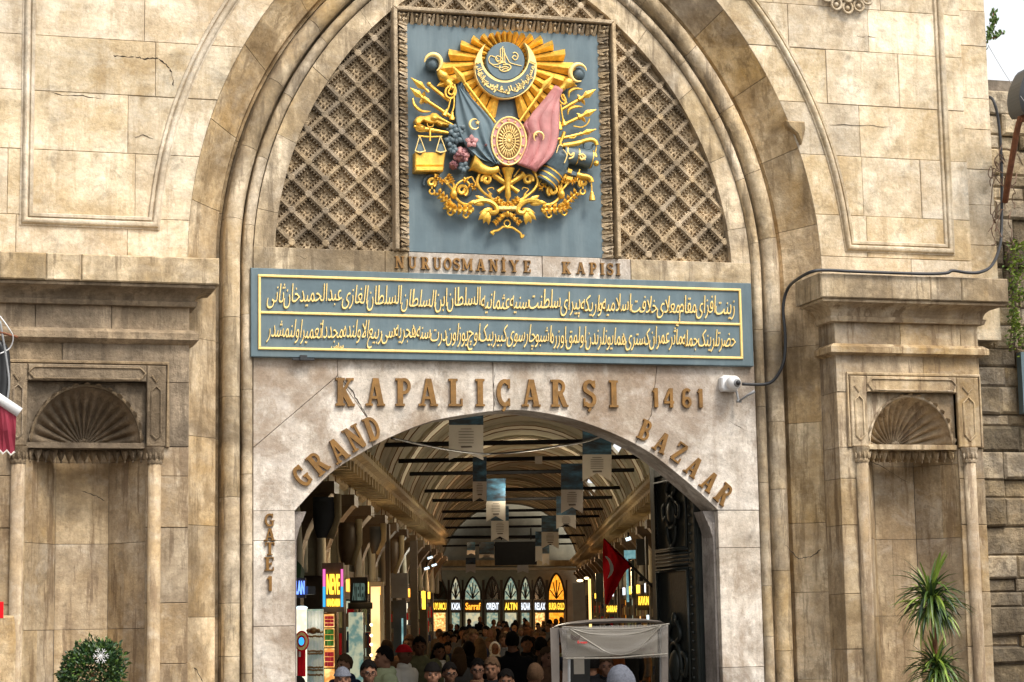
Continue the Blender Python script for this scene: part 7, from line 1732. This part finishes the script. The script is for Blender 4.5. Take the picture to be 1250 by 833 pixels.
# face: 0 looks towards the gate, 180 walks away
PP = [
 (757, 813, 12.5, 180, 'cgrey', 0, 'hairg', 0, 'grey haired person seen from behind nearest the camera below the cart'),
 (365, 826, 21.5, 150, 'cblack', 0, 'hair', 0, 'person with black hair at the foot of the left jamb'),
 (418, 814, 20.5, 10, 'cnavy', 0, 'hairg', 2, 'elderly person in a grey cap and navy jacket, lowest at the left'),
 (420, 799, 24, -40, 'cnavy', 1, 'hairb', 0, 'brown haired person in navy coat behind the grey cap'),
 (450, 806, 20.8, 15, 'cblack', 0, 'hair', 0, 'dark haired person with glasses facing out, left foreground'),
 (468, 789, 23.5, -70, 'cgreen', 2, 'hair', 0, 'person in profile with short black hair and pale green padded jacket'),
 (472, 781, 30, 180, 'cbrown', 0, 'hairb', 0, 'brown haired person behind the padded green jacket'),
 (494, 786.5, 26, 60, 'cwhite', 0, 'cred', 2, 'person in a crimson knitted cap and white sweater'),
 (499, 775, 31, -20, 'cbrown', 1, 'hairb', 1, 'long haired person just behind the crimson cap'),
 (512, 777, 27.5, 10, 'colive', 2, 'hair', 0, 'young person with swept black hair in an olive padded jacket'),
 (528, 808, 20.5, 5, 'cblack', 0, 'hair', 2, 'person in a black knitted cap looking out, centre left foreground'),
 (549, 808.5, 22, 15, 'cblack', 1, 'hair', 0, 'person with glasses and black hair beside the black knitted cap'),
 (536, 785, 29, 25, 'cwhite', 1, 'hair', 1, 'person with long black hair and pale scarf in the middle left'),
 (560, 790, 29, 180, 'cgrey', 1, 'hairb', 1, 'person with long brown hair and grey coat seen from behind'),
 (583, 804, 22.5, 0, 'cbrown', 1, 'hair', 0, 'person with glasses and dark brown coat in the centre foreground'),
 (600, 802, 21.3, -10, 'cblack', 0, 'hairb', 0, 'tall bare headed person at the centre of the foreground crowd'),
 (618, 817, 20.2, 0, 'cblack', 1, 'hair', 0, 'person with low dark head at the bottom centre'),
 (586, 779, 31, 160, 'cpink', 1, 'hairl', 1, 'person with long blonde hair and pink scarf'),
 (572, 782, 30, 180, 'cblack', 1, 'hair', 3, 'person in a black headscarf left of the blonde hair'),
 (604, 783, 33, 5, 'cbeige', 1, 'cwhite', 3, 'person in a white headscarf in the middle of the crowd'),
 (625, 771, 27, 180, 'cblack', 0, 'hair', 0, 'broad person in a black coat seen from behind at the centre right'),
 (615, 773, 36, 0, 'cgrey', 0, 'hairb', 0, 'pale faced person looking out beyond the black coat'),
 (643, 776, 31, 10, 'cblack', 0, 'hair', 0, 'person facing out right of the black coat'),
 (660, 778, 28, 170, 'cblack', 0, 'hair', 0, 'person in a black jacket seen from behind near the cart'),
 (653, 810, 20.6, 180, 'cgrey', 0, 'hairb', 0, 'person with cropped brown hair at the lower right of the crowd'),
 (668, 790, 25, 30, 'cbrown', 1, 'hairb', 1, 'long haired person close to the left edge of the cart'),
 (722, 797, 22.5, 180, 'cblack', 0, 'hair', 0, 'dark haired person glimpsed beneath the cart hood'),
 (740, 800, 23, 0, 'cblack', 0, 'hairb', 0, 'person in black glimpsed beneath the middle of the cart hood'),
 (571, 769, 38, 0, 'cbeige', 1, 'hairb', 1, 'person with brown shoulder length hair in a beige coat further in'),
 (545, 772, 42, 20, 'cnavy', 0, 'hair', 0, 'person in navy further in at the left'),
 (536, 768, 48, 0, 'cgrey', 0, 'hairb', 0, 'person in grey far in at the left'),
]
for q_ in PP:
    px, pt_, b, fc, ct_, ck, hr, hk, lb = q_
    person(px, pt_, b, fc, ct_, ck, hr, hk, lb, pose=0 if b < 22 else R.choice((0, 1)), skin=R.choice(('skin', 'skin', 'skin2')), glasses='glasses' in lb)
cols_ = ['black', 'navy', 'grey', 'olive', 'brown', 'beige']
R2 = random.Random(3); k = 0
for b in (34, 36.5, 39, 41.5, 44, 48, 53, 58, 63, 69, 76, 84, 93):
    n = 4 if b < 55 else 5
    for i in range(n):
        a = -2.2 + 4.4 * (i + R2.uniform(.1, .9)) / n
        if b > BL: a -= .6
        c_ = R2.choice(cols_); hr = R2.choice(['hair', 'hairb', 'hair', 'hairl']); hk = R2.choice([0, 1, 0, 3, 2]); k += 1
        t = empty('person', T(a, b, 0), TROT + rad(R2.choice([0, 180, 20, -30, 160]))); h = R2.uniform(.88, 1.04); t.scale = (h,) * 3
        tag(t, 'one of the distant people in dark winter clothes filling the street', 'person', 'distant crowd deep in the street')
        po = R2.choice((0, 1))
        for nm, me, mt in (('body', BOD[po], 'skin'), ('coat', COA[(po, R2.choice((0, 1)))], 'c' + c_), ('trousers', TRO[po], 'denim'), ('hair' if hk < 2 else 'headwear', HAI[hk], hr)):
            o = bpy.data.objects.new(nm, me); col.objects.link(o); o.parent = t; mslot(o, MI[mt])
# ------------------------------------------------------------------ ground sheet and unseen houses added around the camera to block low sky light
mb = MB(); mb.add([(-300, -300, 0), (300, -300, 0), (300, 400, 0), (-300, 400, 0)], [(0, 1, 2, 3)])
tag(mb.build('ground', MT['paving']), kind='structure')
def house(x0, x1, y0, y1, h, face, label, mat):
    t = empty('sky_blocking_house', ((x0 + x1) / 2, (y0 + y1) / 2, 0)); tag(t, label, 'building', 'added houses that block low sky light')
    m3 = MB(); m3.box(((x0 + x1) / 2, (y0 + y1) / 2, h / 2), (x1 - x0, y1 - y0, h)); toloc(m3.build('wall', MT[mat]), t)
    m3 = MB(); m3.box(((x0 + x1) / 2, (y0 + y1) / 2, h + .15), (x1 - x0 + .6, y1 - y0 + .6, .3)); toloc(m3.build('roof', MT['rust']), t)
    z = 1.4
    while z + 2 < h:
        if face == 'y':
            x = x0 + 1.2
            while x + 1.2 < x1: 
                m3 = MB(); m3.box((x + .5, y1 + .02, z + .8), (1.0, .08, 1.6)); toloc(m3.build('window', MI['glasspale']), t); m3 = MB(); m3.box((x + .5, y1 + .06, z - .08), (1.3, .2, .12)); toloc(m3.build('sill', MT['wall']), t); x += 2.6
        else:
            xf = x1 if face == '+' else x0; y = y0 + 1.2
            while y + 1.2 < y1:
                m3 = MB(); m3.box((xf, y + .5, z + .8), (.1, 1.0, 1.6)); toloc(m3.build('window', MI['glasspale']), t); y += 2.6
        z += 3.1
house(-22, -4, -48, -38, 11, 'y', 'tall plastered house added out of view across the street on the left to block low sky light', 'marble'); house(-3.2, 20, -50, -40, 9, 'y', 'long plastered house added out of view across the street on the right to block low sky light', 'pil')
house(-24, -12.5, -36, -5, 10, '+', 'stone house added out of view on the left of the forecourt to block low sky light', 'pil'); house(10.5, 22, -36, -6, 9, '-', 'stone house added out of view on the right of the forecourt to block low sky light', 'wall')
